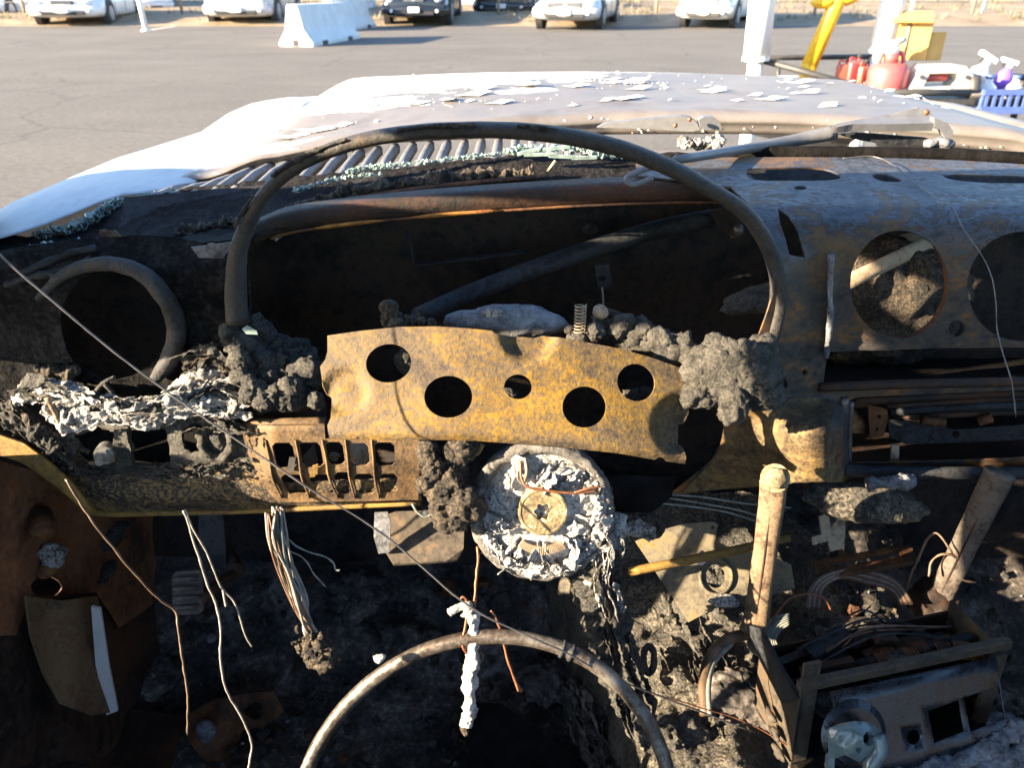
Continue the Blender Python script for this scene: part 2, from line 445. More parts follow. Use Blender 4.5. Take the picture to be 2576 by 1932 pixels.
def inpoly(x, y, p):
    c = False
    j = len(p) - 1
    for i in range(len(p)):
        xi, yi = p[i]; xj, yj = p[j]
        if (yi > y) != (yj > y) and x < (xj - xi) * (y - yi) / (yj - yi) + xi:
            c = not c
        j = i
    return c
def resample(poly, step, closed=True, jit=0):
    out = []
    n = len(poly)
    for i in range(n if closed else n - 1):
        a, b = Vector(poly[i]), Vector(poly[(i + 1) % n])
        k = max(1, int((b - a).length / step))
        for q in range(k):
            v = a.lerp(b, q / k)
            if jit and q:
                v += Vector((random.uniform(-jit, jit), random.uniform(-jit, jit)))
            out.append((v.x, v.y))
    if not closed:
        out.append(tuple(poly[-1]))
    return out
def catmull(pts, n=6, closed=False):
    P = [Vector(p) for p in pts]
    m = len(P)
    out = []
    rng = range(m) if closed else range(m - 1)
    for i in rng:
        if closed:
            p0, p1, p2, p3 = P[i - 1], P[i], P[(i + 1) % m], P[(i + 2) % m]
        else:
            p1, p2 = P[i], P[i + 1]
            p0 = P[i - 1] if i else p1 * 2 - p2
            p3 = P[i + 2] if i + 2 < m else p2 * 2 - p1
        for k in range(n):
            s = k / n
            out.append(0.5 * ((2 * p1) + (p2 - p0) * s + (2 * p0 - 5 * p1 + 4 * p2 - p3) * s * s + (3 * p1 - p0 - 3 * p2 + p3) * s ** 3))
    if not closed:
        out.append(P[-1])
    return out
def ell(cx, cy, rx, ry, n=40, rot=0, jit=0):
    c, s = math.cos(rot), math.sin(rot)
    o = []
    for i in range(n):
        a = 2 * math.pi * i / n
        j = 1 + random.uniform(-jit, jit)
        x, y = rx * math.cos(a) * j, ry * math.sin(a) * j
        o.append((cx + x * c - y * s, cy + x * s + y * c))
    return o

def sheet(name, outline, holes, mapf, mat, thick=0.0015, step=25, parent=None, smooth=True, edge=None, jit=0, **kw):
    """a metal sheet: outline and holes in photo pixels, laid on a real surface by mapf"""
    edge = edge or step * 0.6
    outl = resample(outline, edge, True, jit)
    hl = [resample(h, edge, True) for h in holes]
    vs = []; es = []
    for loop in [outl] + hl:
        b = len(vs)
        vs += [Vector(p) for p in loop]
        es += [(b + i, b + (i + 1) % len(loop)) for i in range(len(loop))]
    xs = [p[0] for p in outl]; ys = [p[1] for p in outl]
    y = min(ys) + step * 0.5
    row = 0
    bpts = list(vs)
    cell = {}
    for v in bpts:
        cell.setdefault((int(v.x // step), int(v.y // step)), []).append(v)
    while y < max(ys):
        x = min(xs) + step * (0.5 if row % 2 else 0.25)
        while x < max(xs):
            if inpoly(x, y, outl) and not any(inpoly(x, y, h) for h in hl):
                ok = True
                ci, cj = int(x // step), int(y // step)
                for a in (-1, 0, 1):
                    for b_ in (-1, 0, 1):
                        for v in cell.get((ci + a, cj + b_), ()):
                            if (v.x - x) ** 2 + (v.y - y) ** 2 < (step * 0.45) ** 2:
                                ok = False
                if ok:
                    vs.append(Vector((x, y)))
            x += step
        y += step * 0.87
        row += 1
    res = delaunay_2d_cdt(vs, es, [], 0, 1e-4)
    V, F = res[0], res[2]
    keep = []
    for f in F:
        cx = sum(V[i].x for i in f) / len(f)
        cy = sum(V[i].y for i in f) / len(f)
        if inpoly(cx, cy, outl) and not any(inpoly(cx, cy, h) for h in hl):
            keep.append(tuple(f))
    P3 = [mapf(v.x, v.y) for v in V]
    # face the camera
    me = mesh(name, P3, keep)
    bm = bmesh.new(); bm.from_mesh(me)
    loose = [v for v in bm.verts if not v.link_faces]
    bmesh.ops.delete(bm, geom=loose, context='VERTS')
    bmesh.ops.recalc_face_normals(bm, faces=bm.faces)
    s = sum((CAM - f.calc_center_median()).dot(f.normal) * f.calc_area() for f in bm.faces)
    if s < 0:
        bmesh.ops.reverse_faces(bm, faces=bm.faces)
    bm.to_mesh(me); bm.free()
    o = link(name, me, mat, parent, smooth, **kw)
    if thick:
        md = o.modifiers.new('thick', 'SOLIDIFY')
        md.thickness = thick
        md.offset = -1
        if smooth:
            es_ = o.modifiers.new('edges', 'EDGE_SPLIT')
            es_.split_angle = R(50)
    return o

def tube_bm(bm, pts, rad, seg=8, cap=True, squash=None, noise_amp=0, noise_f=60, seed=0):
    """rad: number or list. squash: (axis vector, factor) flattens the section along an axis"""
    P = [Vector(p) for p in pts]
    n = len(P)
    up = Vector((0, 0, 1))
    rings = []
    T0 = (P[1] - P[0]).normalized()
    nrm = T0.cross(up)
    if nrm.length < 1e-3:
        nrm = T0.cross(Vector((0, 1, 0)))
    nrm.normalize()
    for i in range(n):
        T = (P[min(n - 1, i + 1)] - P[max(0, i - 1)]).normalized()
        nrm = (nrm - T * nrm.dot(T))
        nrm.normalize()
        bi = T.cross(nrm)
        r = rad[i] if isinstance(rad, (list, tuple)) else rad
        ring = []
        for k in range(seg):
            a = 2 * math.pi * k / seg
            off = (nrm * math.cos(a) + bi * math.sin(a)) * r
            if squash:
                ax, f = squash
                off -= ax * off.dot(ax) * (1 - f)
            p = P[i] + off
            if noise_amp:
                q = p * noise_f + Vector((seed * 7.1, seed * 3.3, seed))
                p = P[i] + off * (1 + noise_amp * fr(q, 0.85, 4) * 1.1 + noise_amp * .35 * noise.noise(q * 3.7))
            ring.append(bm.verts.new(p))
        rings.append(ring)
    for a, b in zip(rings, rings[1:]):
        for k in range(seg):
            bm.faces.new((a[k], a[(k + 1) % seg], b[(k + 1) % seg], b[k]))
    if cap:
        bm.faces.new(rings[0][::-1])
        bm.faces.new(rings[-1])
def tube(name, pts, rad, mat, parent=None, seg=8, sm=5, **kw):
    tk = {k: kw.pop(k) for k in ('squash', 'noise_amp', 'noise_f', 'seed') if k in kw}
    if sm:
        n = len(pts)
        P = catmull(pts, sm)
        if isinstance(rad, (list, tuple)):
            rr = []
            for i in range(n - 1):
                for k in range(sm):
                    rr.append(lerp(rad[i], rad[i + 1], k / sm))
            rr.append(rad[-1])
            rad = rr
    else:
        P = pts
    bm = bmesh.new()
    tube_bm(bm, P, rad, seg, True, **tk)
    return link(name, bm_mesh(name, bm), mat, parent, True, **kw)

def box_bm(bm, c, s, rot=None, bev=0):
    r = bmesh.ops.create_cube(bm, size=1)
    vs = r['verts']
    m = Matrix.Translation(Vector(c))
    if rot is not None:
        m = m @ (rot if isinstance(rot, Matrix) else Matrix.Rotation(rot, 4, 'Z'))
    m = m @ Matrix.Diagonal((s[0], s[1], s[2], 1))
    bmesh.ops.transform(bm, matrix=m, verts=vs)
    if bev:
        es = list({e for v in vs for e in v.link_edges})
        bmesh.ops.bevel(bm, geom=es, offset=bev, segments=2, affect='EDGES', profile=0.6)
def box(name, c, s, mat, parent=None, rot=None, bev=0, **kw):
    bm = bmesh.new()
    box_bm(bm, c, s, rot, bev)
    return link(name, bm_mesh(name, bm), mat, parent, False, **kw)
def cyl_bm(bm, a, b, r1, r2=None, seg=20):
    tube_bm(bm, [a, b], [r1, r1 if r2 is None else r2], seg)

def flaky(name, pts, count, wmin, wmax, spread, mats, parent, seed, lmin=.012, lmax=.05, nm_f=70, crump=.004, **kw):
    """thin crumpled sheets of ash or char lying along a line"""
    r = random.Random(seed)
    P = catmull(pts, 24)
    cum = [0]
    for a, b in zip(P, P[1:]): cum.append(cum[-1] + (b - a).length)
    L_ = cum[-1]
    def at(s):
        s = min(max(s, 0), L_ - 1e-6)
        for i in range(len(P) - 1):
            if cum[i + 1] >= s: return P[i].lerp(P[i + 1], (s - cum[i]) / max(1e-9, cum[i + 1] - cum[i]))
        return P[-1]
    bms = [bmesh.new() for _ in mats]
    for q in range(count):
        bm = bms[r.randrange(len(mats))]
        ln = min(r.uniform(lmin, lmax), L_)
        s0 = r.uniform(-ln * .2, L_ - ln * .8)
        wd = r.uniform(wmin, wmax)
        off = Vector((r.gauss(0, spread), r.gauss(0, spread * .7), r.gauss(0, spread)))
        cross = Vector((r.uniform(-.6, .6), r.uniform(-1, .3), r.uniform(-.8, 1))).normalized()
        k = max(5, int(ln / .0016)); m = max(3, int(wd / .0016))
        rows = []
        for i in range(k + 1):
            f = i / k
            c = at(s0 + ln * f) + off
            ww = wd * (.35 + .65 * math.sin(math.pi * min(1, max(0, f))) ** .5) * (1 + .5 * noise.noise(Vector((f * 9, seed, q))))
            row = []
            for j in range(m + 1):
                p = c + cross * (j / m - .5) * ww
                d = noise.noise_vector(p * nm_f + Vector((q * 3.1, seed, 0))) + noise.noise_vector(p * nm_f * 2.7 + Vector((q, 5, seed))) * .5
                row.append(bm.verts.new(p + d * crump))
            rows.append(row)
        for a, b in zip(rows, rows[1:]):
            for j in range(m):
                bm.faces.new((a[j], b[j], b[j + 1], a[j + 1]))
    out = []
    for bm, mt in zip(bms, mats):
        o = link(name, bm_mesh(name, bm), mt, parent, False, kind='stuff', **kw)
        md = o.modifiers.new('t', 'SOLIDIFY'); md.thickness = .0007
        out.append(o)
    return out
def lump_bm(bm, c, rad, seed, amp=0.35, freq=18, sub=4, rot=None, fine=0.0, crumb=0.0):
    r = bmesh.ops.create_icosphere(bm, subdivisions=sub, radius=1)
    m3 = rot.to_3x3() if rot is not None else Matrix.Identity(3)
    for v in r['verts']:
        n = v.co.copy()
        p = m3 @ Vector((n.x * rad[0], n.y * rad[1], n.z * rad[2]))
        q = (p + Vector((seed * 1.7, seed * 0.9, seed * 2.3)))
        d = fr(q * freq, 0.8, 4) * amp
        if fine:
            d += fr(q * freq * 6, 0.6, 4) * fine
        if crumb:
            d += (abs(noise.noise(q * freq * 9)) - 0.25) * crumb
        v.co = Vector(c) + p * (1 + d)
def lump(name, c, rad, seed, mat, parent=None, **kw):
    lk = {k: kw.pop(k) for k in ('amp', 'freq', 'sub', 'rot', 'fine', 'crumb') if k in kw}
    bm = bmesh.new()
    lump_bm(bm, c, rad, seed, **lk)
    return link(name, bm_mesh(name, bm), mat, parent, True, **kw)

def shard_bm(bm, c, size, thick, rnd, nrm=None, flat=0.3):
    """one irregular crumb: a warped polygon with thickness"""
    n = rnd.randint(4, 6)
    if nrm is None:
        nrm = Vector((rnd.uniform(-1, 1), rnd.uniform(-1, 1), rnd.uniform(-1, 1)))
    else:
        nrm = nrm + Vector((rnd.uniform(-1, 1), rnd.uniform(-1, 1), rnd.uniform(-1, 1))) * flat
    nrm.normalize()
    q = nrm.to_track_quat('Z', 'Y')
    a0 = rnd.uniform(0, 6.28)
    lo, hi = [], []
    for i in range(n):
        a = a0 + 6.283 * i / n + rnd.uniform(-.3, .3)
        r = size * rnd.uniform(0.5, 1)
        x, y = math.cos(a) * r, math.sin(a) * r
        z = rnd.uniform(-.25, .25) * size * flat
        lo.append(bm.verts.new(Vector(c) + q @ Vector((x, y, z))))
        hi.append(bm.verts.new(Vector(c) + q @ Vector((x * .9, y * .9, z + thick))))
    bm.faces.new(lo[::-1]); bm.faces.new(hi)
    for i in range(n):
        bm.faces.new((lo[i], lo[(i + 1) % n], hi[(i + 1) % n], hi[i]))

# ================================================================== SETTING
def ground():
    vs = []; fs = []
    xs = [-300, -60, -30, -15, -6, 0, 6, 15, 30, 60, 300]
    ys = [-300, -30, -5, 0, 5, 10, 15, 22, 40, 80, 300]
    for y in ys:
        for x in xs:
            vs.append((x, y, 0))
    n = len(xs)
    for j in range(len(ys) - 1):
        for i in range(n - 1):
            fs.append((j * n + i, j * n + i + 1, (j + 1) * n + i + 1, (j + 1) * n + i))
    link('parking_lot_ground', mesh('parking_lot_ground', vs, fs), 'asphalt', kind='structure', label='dusty grey asphalt of the parking lot')
ground()

def verge():
    rnd = random.Random(3)
    vs = []; fs = []
    nx, ny = 160, 40
    for j in range(ny):
        for i in range(nx):
            x = -70 + 140 * i / (nx - 1)
            y = 27.2 + 60 * (j / (ny - 1)) ** 1.6
            e = sstep(27.2, 30.5, y)
            wob = 0.5 * fr(Vector((x * .2, y * .2, 3)), 1, 4)
            z = -0.05 + e * (0.28 + 0.25 * wob) + max(0, y - 31) * 0.035
            vs.append((x, y + wob * (1 if j == 0 else 0.3), z))
    for j in range(ny - 1):
        for i in range(nx - 1):
            a = j * nx + i
            fs.append((a, a + 1, a + nx + 1, a + nx))
    link('dry_verge', mesh('dry_verge', vs, fs), 'verge', smooth=True, kind='structure', label='bare tan earth verge beyond the asphalt')
    # dry grass and scrub on it
    gv = []; gf = []
    for k in range(2600):
        x = rnd.uniform(-45, 45)
        y = 29.0 + 14 * rnd.random() ** 1.5
        if fr(Vector((x * .35, y * .35, 9)), 1, 3) < -0.05 and rnd.random() < .8:
            continue
        z = sstep(27.2, 30.5, y) * 0.25 + max(0, y - 31) * 0.035
        for b in range(5):
            a = rnd.uniform(0, 6.28); h = rnd.uniform(.06, .24); l = rnd.uniform(.05, .3)
            x0, y0 = x + rnd.uniform(-.15, .15), y + rnd.uniform(-.15, .15)
            s = len(gv)
            wx, wy = math.cos(a + 1.57) * .02, math.sin(a + 1.57) * .02
            gv += [(x0 - wx, y0 - wy, z), (x0 + wx, y0 + wy, z), (x0 + math.cos(a) * l, y0 + math.sin(a) * l, z + h)]
            gf.append((s, s + 1, s + 2))
    link('dry_grass', mesh('dry_grass', gv, gf), 'grass', kind='stuff', label='dry yellow grass and scrub on the verge', cat='grass')
verge()

def stall_line(pts, wd):
    vs = []
    a, b = Vector(pts[0]), Vector(pts[1])
    d = (b - a).normalized(); n = Vector((-d.y, d.x, 0)) * wd / 2
    k = 8; fs = []
    for i in range(k + 1):
        p = a.lerp(b, i / k)
        vs += [p - n + Vector((0, 0, .004)), p + n + Vector((0, 0, .004))]
    for i in range(k):
        fs.append((2 * i, 2 * i + 1, 2 * i + 3, 2 * i + 2))
    return vs, fs
vs_, fs_ = stall_line((PZ(368, 76, 0), PZ(520, 52, 0)), 0.14)
link('parking_line', mesh('parking_line', vs_, fs_), 'line', kind='structure', label='worn white bay line on the asphalt by the thin pole')

# ------------------------------------------------------------------ fence on the verge
def fence():
    f = empty('wire_fence', (20, 31.5, 0), 0, 'thin wire fence with wooden posts along the dry verge', 'fence')
    rnd = random.Random(5)
    xs = [-44 + 2.9 * i for i in range(31)]
    for x in xs:
        z0 = .2 + .02
        tl = rnd.uniform(-.06, .06)
        tube('post', [Vector((x - 20, 0, z0 - .1)), Vector((x - 20 + tl, 0, z0 + 1.35))], .055, 'wood', f, 7, 0)
    for h in (.45, .85, 1.25):
        tube('strand', [Vector((xs[0] - 20, 0, .2 + h)), Vector((xs[-1] - 20, 0, .2 + h))], .008, 'wire', f, 5, 0)
fence()
def marker(px, py, h, label):
    p = PZ(px, py, .2)
    e = empty('marker_post', p, 0, label, 'post')
    tube('shaft', [Vector((0, 0, -.1)), Vector((.01, 0, h * .55)), Vector((.02, 0, h))], [.07, .065, .06], 'whitepole', e, 10, 0)
    tube('cap', [Vector((.02, 0, h)), Vector((.02, 0, h + .03))], [.065, .03], 'whitepole', e, 10, 0)
marker(2290, 36, 1.0, 'short white marker post on the verge just left of the cardboard box')
marker(2470, 38, .8, 'short white marker post on the verge right of the cardboard box')

# ------------------------------------------------------------------ concrete barriers
def barrier_mesh():
    prof = [(-.40, 0), (-.405, .07), (-.385, .10), (-.22, .34), (-.13, .80), (-.11, .83), (.11, .83), (.13, .80), (.22, .34), (.385, .10), (.405, .07), (.40, 0)]
    bm = bmesh.new()
    rings = []
    L = 3.0
    for y in (0, .03, .6, 1.2, 1.8, 2.4, L - .03, L):
        s = .975 if y in (0, L) else 1
        rings.append([bm.verts.new((x * s, y, z * (s if z > .1 else 1))) for x, z in prof])
    n = len(prof)
    for a, b in zip(rings, rings[1:]):
        for k in range(n):
            bm.faces.new((a[k], a[(k + 1) % n], b[(k + 1) % n], b[k]))
    bm.faces.new(rings[0][::-1]); bm.faces.new(rings[-1])
    # forklift slots: dark boxes added later stand in for shaded recesses
    return bm_mesh('barrier', bm)
bme = barrier_mesh()
bme.materials.append(M['concrete'])
for i, (px, py, lab) in enumerate(((745, 116, 'nearest white concrete barrier with a long shadow on the asphalt'),
                                   (830, 78, 'second white concrete barrier behind the nearest one'),
                                   (875, 50, 'farthest white concrete barrier at the end of the barrier row'))):
    p = PZ(px, py, 0)
    r = empty('concrete_barrier', p, -.17, lab, 'barrier', 'concrete barriers in a row')
    o = bpy.data.objects.new('barrier_body', bme); COL.objects.link(o); o.parent = r
    box('notch_shade_box', (0, .06, .07), (.15, .13, .14), 'trim', r, None, .02)  # dark box imitates the shade inside the end notch
    for s in (-.8, .8):
        box('slot_shade_box', (.0, 1.5 + s, .045), (.83, .28, .09), 'trim', r)  # dark box imitates the shade inside a forklift slot

# ------------------------------------------------------------------ parked vehicles
def car(label, front_px, front_py, paintm, W=1.78, L=4.5, zh=.78, clear=.20, roof=1.42, yaw=0, kind='sedan', grille='wide', lamp='wide', bumper=None, badge=True, wheel_r=.32, amber=False, plate=True, name='parked_car', cat='car'):
    p = PZ(front_px, front_py, 0)
    e = empty(name, (p.x, p.y, 0), yaw, label, cat, 'vehicles parked across the lot')
    e.scale = (1.16, 1.16, 1.16)
    hw = W / 2
    # lower body: lofted sections from the front bumper back (local +y)
    st = [(0.00, .74, .30, zh - .22), (.06, .90, .24, zh - .12), (.30, .97, .21, zh - .03), (.8, 1.0, clear, zh + .02), (1.25, 1.0, clear, zh + .09),
          (2.2, 1.0, clear, zh + .13), (3.2, 1.0, clear, zh + .13), (L - .9, 1.0, clear, zh + .15), (L - .3, .97, .24, zh + .10), (L - .05, .90, .28, zh - .05), (L, .78, .32, zh - .15)]
    bm = bmesh.new()
    rings = []
    for y, f, zb, zt in st:
        w_ = hw * f
        half = [(w_ * .80, zb), (w_ * .97, zb + .05), (w_, (zb + zt) * .48), (w_ * .985, zt - .14), (w_ * .90, zt - .03), (w_ * .55, zt + .02)]
        pts = [(x, z) for x, z in half] + [(-x, z) for x, z in half[::-1]]
        rings.append([bm.verts.new((x, y, z)) for x, z in pts])
    n = len(rings[0])
    for a, b in zip(rings, rings[1:]):
        for k in range(n):
            bm.faces.new((a[k], a[(k + 1) % n], b[(k + 1) % n], b[k]))
    bm.faces.new(rings[0][::-1]); bm.faces.new(rings[-1])
    o = link('body', bm_mesh('body', bm), paintm, e, True)
    o.modifiers.new('s', 'SUBSURF').levels = 2
    o.modifiers['s'].render_levels = 2
    # greenhouse
    y0 = 1.15 if kind != 'suv' else 1.0
    y1 = L - (.75 if kind == 'sedan' else .15)
    if kind == 'pickup': y1 = 3.1
    zt = zh + .10
    bm = bmesh.new()
    rr = []
    for y, f, z in ((y0, .86, zt), (y0 + .75, .68, roof - .03), (y0 + 1.2, .70, roof), (y1 - .7, .70, roof - .01), (y1 - .35, .68, roof - .08), (y1, .84, zt)):
        rr.append([bm.verts.new((hw * f, y, z)), bm.verts.new((-hw * f, y, z))])
    lo = [(bm.verts.new((hw * .90, y, zt)), bm.verts.new((-hw * .90, y, zt))) for y in (y0 + .3, y0 + 1.2, y1 - .7, y1 - .2)]
    for a, b in zip(rr, rr[1:]):
        bm.faces.new((a[0], a[1], b[1], b[0]))
    bm.faces.new([rr[0][0], rr[1][0], rr[2][0], rr[3][0], rr[4][0], rr[5][0]][::-1])
    bm.faces.new([rr[0][1], rr[1][1], rr[2][1], rr[3][1], rr[4][1], rr[5][1]])
    bmesh.ops.delete(bm, geom=[v for pr in lo for v in pr], context='VERTS')
    cab = link('cabin_glass', bm_mesh('cabin_glass', bm), 'window', e, False)
    box('roof_panel', (0, (y0 + 1.2 + y1 - .7) / 2, roof + .012), (hw * 1.36, (y1 - .7) - (y0 + 1.0), .03), paintm, e, None, .012)
    for s in (-1, 1):
        tube('windscreen_pillar', [Vector((s * hw * .865, y0, zt)), Vector((s * hw * .685, y0 + .75, roof - .02)), Vector((s * hw * .70, y0 + 1.2, roof))], .035, paintm, e, 6, 3)
    # wheels
    for wy in (.88, L - .95):
        for s in (-1, 1):
            bm = bmesh.new()
            cyl_bm(bm, Vector((s * (hw - .16), wy, wheel_r + .01)), Vector((s * (hw + .004), wy, wheel_r + .01)), wheel_r + .055, None, 26)
            link('wheel_arch', bm_mesh('wheel_arch', bm), 'trim', e, False)
            bm = bmesh.new()
            tube_bm(bm, [Vector((s * (hw - .19), wy, wheel_r)), Vector((s * (hw - .18), wy, wheel_r)), Vector((s * (hw - .01), wy, wheel_r)), Vector((s * (hw + .012), wy, wheel_r))], [wheel_r * .9, wheel_r, wheel_r, wheel_r * .88], 26)
            wh = link('wheel', bm_mesh('wheel', bm), 'tyre', e, False)
            bm = bmesh.new()
            cyl_bm(bm, Vector((s * (hw + .0), wy, wheel_r)), Vector((s * (hw + .018), wy, wheel_r)), wheel_r * .64, wheel_r * .6, 22)
            for q in range(5):
                a = q * 6.283 / 5
                box_bm(bm, (s * (hw + .02), wy + math.cos(a) * wheel_r * .32, wheel_r + math.sin(a) * wheel_r * .32), (.012, wheel_r * .5, .05), Matrix.Rotation(a, 4, 'X'))
            link('rim', bm_mesh('rim', bm), 'alloy', wh, False)
    # front end
    bmat = bumper or paintm
    bm = bmesh.new()
    tube_bm(bm, catmull([Vector((s * hw * .93, .22 - .22 * (1 - abs(s)) ** .5, .42)) for s in (-1, -.85, -.5, 0, .5, .85, 1)], 4), .115, 8, True, (Vector((0, 0, 1)), 1.25))
    link('front_bumper', bm_mesh('front_bumper', bm), bmat, e, True)
    box('lower_intake', (0, -.035, .34), (hw * 1.15, .09, .10), 'trim', e, None, .02)
    gw = {'wide': 1.0, 'narrow': .6, 'none': 0}[grille]
    if gw:
        g = box('grille', (0, .035, zh - .17), (hw * gw, .10, .15), 'trim', e, None, .03)
        for q in range(3):
            box('grille_bar', (0, -.018, zh - .215 + q * .045), (hw * gw * .92, .012, .012), 'alloy', g)
        if badge:
            bm = bmesh.new()
            cyl_bm(bm, Vector((0, -.035, zh - .17)), Vector((0, -.015, zh - .17)), .055, None, 18)
            link('badge', bm_mesh('badge', bm), 'alloy', e, False)
    for s in (-1, 1):
        bm = bmesh.new()
        bmesh.ops.create_icosphere(bm, subdivisions=3, radius=1)
        sx = {'wide': .20, 'round': .12, 'tall': .15}[lamp]; sz = {'wide': .085, 'round': .11, 'tall': .13}[lamp]
        bmesh.ops.transform(bm, matrix=Matrix.Translation((s * hw * .70, .10, zh - .17)) @ Matrix.Rotation(s * .45, 4, 'Z') @ Matrix.Diagonal((sx, .09, sz, 1)), verts=bm.verts)
        link('headlamp', bm_mesh('headlamp', bm), 'lens', e, True)
        if amber:
            box('turn_signal', (s * hw * .80, .075, .46), (.20, .06, .05), 'amber', e, -s * -.35, .01)
        bm = bmesh.new()
        cyl_bm(bm, Vector((s * hw * .66, -.07, .40)), Vector((s * hw * .66, .0, .40)), .045, None, 14)
        link('fog_lamp', bm_mesh('fog_lamp', bm), 'lens', e, False)
        bm = bmesh.new()
        box_bm(bm, (s * (hw + .09), 1.45, zh + .2), (.20, .09, .13), None, .03)
        link('door_mirror', bm_mesh('door_mirror', bm), paintm, e, False)
        for dy in (1.35, 2.35, 3.3):
            box('door_seam', (s * (hw * 1.0 - .001), dy, zh * .72), (.008, .008, zh * .62), 'trim', e)
        for dy in (2.2, 3.15):
            box('door_handle', (s * (hw + .004), dy, zh - .02), (.03, .16, .03), paintm, e, None, .008)
    if plate:
        box('number_plate', (0, -.122, .43), (.31, .012, .14), 'whiteplastic', e, None, .004)
    return e
car('white sedan with amber turn signals parked left behind the thin white pole', 168, 66, 'white', W=2.0, L=4.7, zh=.76, yaw=R(8), lamp='wide', grille='narrow', amber=True, badge=False)
car('silver SUV with dark lower bumper between the sedan and the barriers', 600, 64, 'silver', W=1.98, L=4.6, zh=.92, kind='suv', roof=1.7, yaw=R(2), wheel_r=.36, bumper='silver', lamp='tall')
car('black SUV with pale headlamps parked just right of the barriers', 1044, 66, 'blackpaint', W=1.92, L=4.6, zh=.86, kind='suv', roof=1.7, yaw=R(-2), wheel_r=.36, lamp='round', grille='narrow')
car('silver white sedan with dark grille and long shadow near picture centre', 1420, 76, 'silver', W=1.75, L=4.7, zh=.74, yaw=R(-14), lamp='wide')
car('white SUV parked alone left of the white pole', 1766, 72, 'white', W=1.5, L=4.3, zh=.90, kind='suv', roof=1.65, yaw=R(-24), wheel_r=.33, bumper='greyplastic', lamp='tall')
car('white pickup behind the white sedan, seen past the thin pole', 372, 44, 'white', W=1.9, L=5.0, zh=.95, kind='pickup', roof=1.75, yaw=R(20), wheel_r=.38, name='parked_pickup', cat='pickup')
car('white car cut off by the left edge of the picture', -75, 54, 'white', W=1.9, L=4.6, zh=.78, yaw=R(6), grille='narrow')
car('dark pickup parked in the back row left of the silver white sedan', 1262, 50, 'blackpaint', W=2.0, L=5.2, zh=.98, kind='pickup', roof=1.8, yaw=R(-8), wheel_r=.4, name='parked_pickup', cat='pickup')
car('white car in the back row beside the black SUV', 1160, 38, 'white', W=1.9, L=4.6, zh=.85, kind='suv', roof=1.65, yaw=R(-6))

# thin white pole by the sedan
p = PZ(368, 77, 0)
e = empty('lot_pole', p, 0, 'thin white pole standing beside the white sedan', 'pole')
tube('shaft', [Vector((0, 0, .02)), Vector((-.03, 0, .8)), Vector((-.09, 0, 2.2))], .075, 'whitepole', e, 12, 0)
tube('foot', [Vector((0, 0, 0)), Vector((0, 0, .05))], [.15, .12], 'whitepole', e, 12, 0)

# ------------------------------------------------------------------ yard cart with tools, right of the hood
CY = 5.0                                   # distance of the cart from the camera
def Q(px, py, dy=0):
    return PY(px, py, CY + dy)
def pole(name, label, px0, py0, px1, py1, wpx, mat, dy=0, low=None):
    a, b = Q(px0, py0, dy), Q(px1, py1, dy)
    d = (b - a).normalized()
    top = a - d * 1.1
    r = wpx * 0.5 * (CY + dy) / 1.05 / FPX
    e = empty(name, (b.x, b.y, 0), 0, label, 'pole')
    off = Vector((b.x, b.y, 0))
    tube('sleeve', [top - off, a - off, b - off], r, mat, e, 18, 0)
    g = b + d * ((b.z) / max(.2, -d.z))
    tube('lower_tube', [b - off, g - off], r * .62, low or mat, e, 12, 0)
    bm = bmesh.new()
    cyl_bm(bm, b - off - d * .01, b - off + d * .012, r * 1.06, None, 18)
    link('collar', bm_mesh('collar', bm), low or mat, e, False)
pole('padded_pole', 'white padded pole standing left of the yellow leaning pole', 1918, 0, 1902, 146, 62, 'whitepole')
pole('padded_pole', 'white padded pole leaning behind the red fuel can', 2248, 0, 2216, 128, 56, 'whitepole', .19)
pole('leaning_pole', 'yellow leaning pole with chipped paint between the white poles', 2108, 0, 2034, 168, 38, 'yellow', .1)
e = empty('pole_clamp', Q(2100, 4, .1), 0, 'yellow clamp collar wrapped round the top of the yellow pole', 'clamp')
for k, (dx, dz) in enumerate(((-.07, 0), (.07, .02))):
    lump('clamp_jaw', (dx, 0, dz), (.075, .05, .035), 20 + k, 'yellow', e, amp=.2, freq=10, sub=3)

cart = empty('utility_cart', (Q(2300, 235).x, CY, 0), 0, 'dark metal utility cart carrying fuel can, tool case and bottles', 'cart')
co = Vector((Q(2300, 235).x, CY, 0))
def crail(px0, py0, px1, py1, r, dy0=0, dy1=0, nm='rail'):
    tube(nm, [Q(px0, py0, dy0) - co, Q(px1, py1, dy1) - co], r, 'ironbar', cart, 8, 0)
crail(1900, 145, 2210, 141, .016, .2, .5)
crail(1915, 150, 2200, 228, .018, 0, -.25)
crail(2190, 232, 2460, 232, .020, -.12, -.12)
crail(2440, 238, 2720, 222, .022, -.12, -.12)
crail(2520, 190, 2720, 205, .02, .4, .4)
crail(2452, 190, 2448, 262, .035, -.1, -.1, 'upright')
crail(2196, 140, 2176, 215, .022, .5, .1, 'upright')
crail(1958, 170, 1958, 215, .012, -.05, -.05, 'upright')
bz = Q(2220, 236).z
box('deck', (Q(2330, 236).x - co.x, .25, bz - .03), (1.55, .75, .03), 'ironbar', cart)
for sx in (-.6, .62):
    for sy in (0, .5):
        bm = bmesh.new()
        cyl_bm(bm, Vector((sx, sy, .12)), Vector((sx + .05, sy, .12)), .12, None, 18)
        link('caster', bm_mesh('caster', bm), 'tyre', cart, False)
        tube('caster_leg', [Vector((sx + .025, sy, .1)), Vector((sx + .025, sy, bz - .04))], .02, 'ironbar', cart, 8, 0)

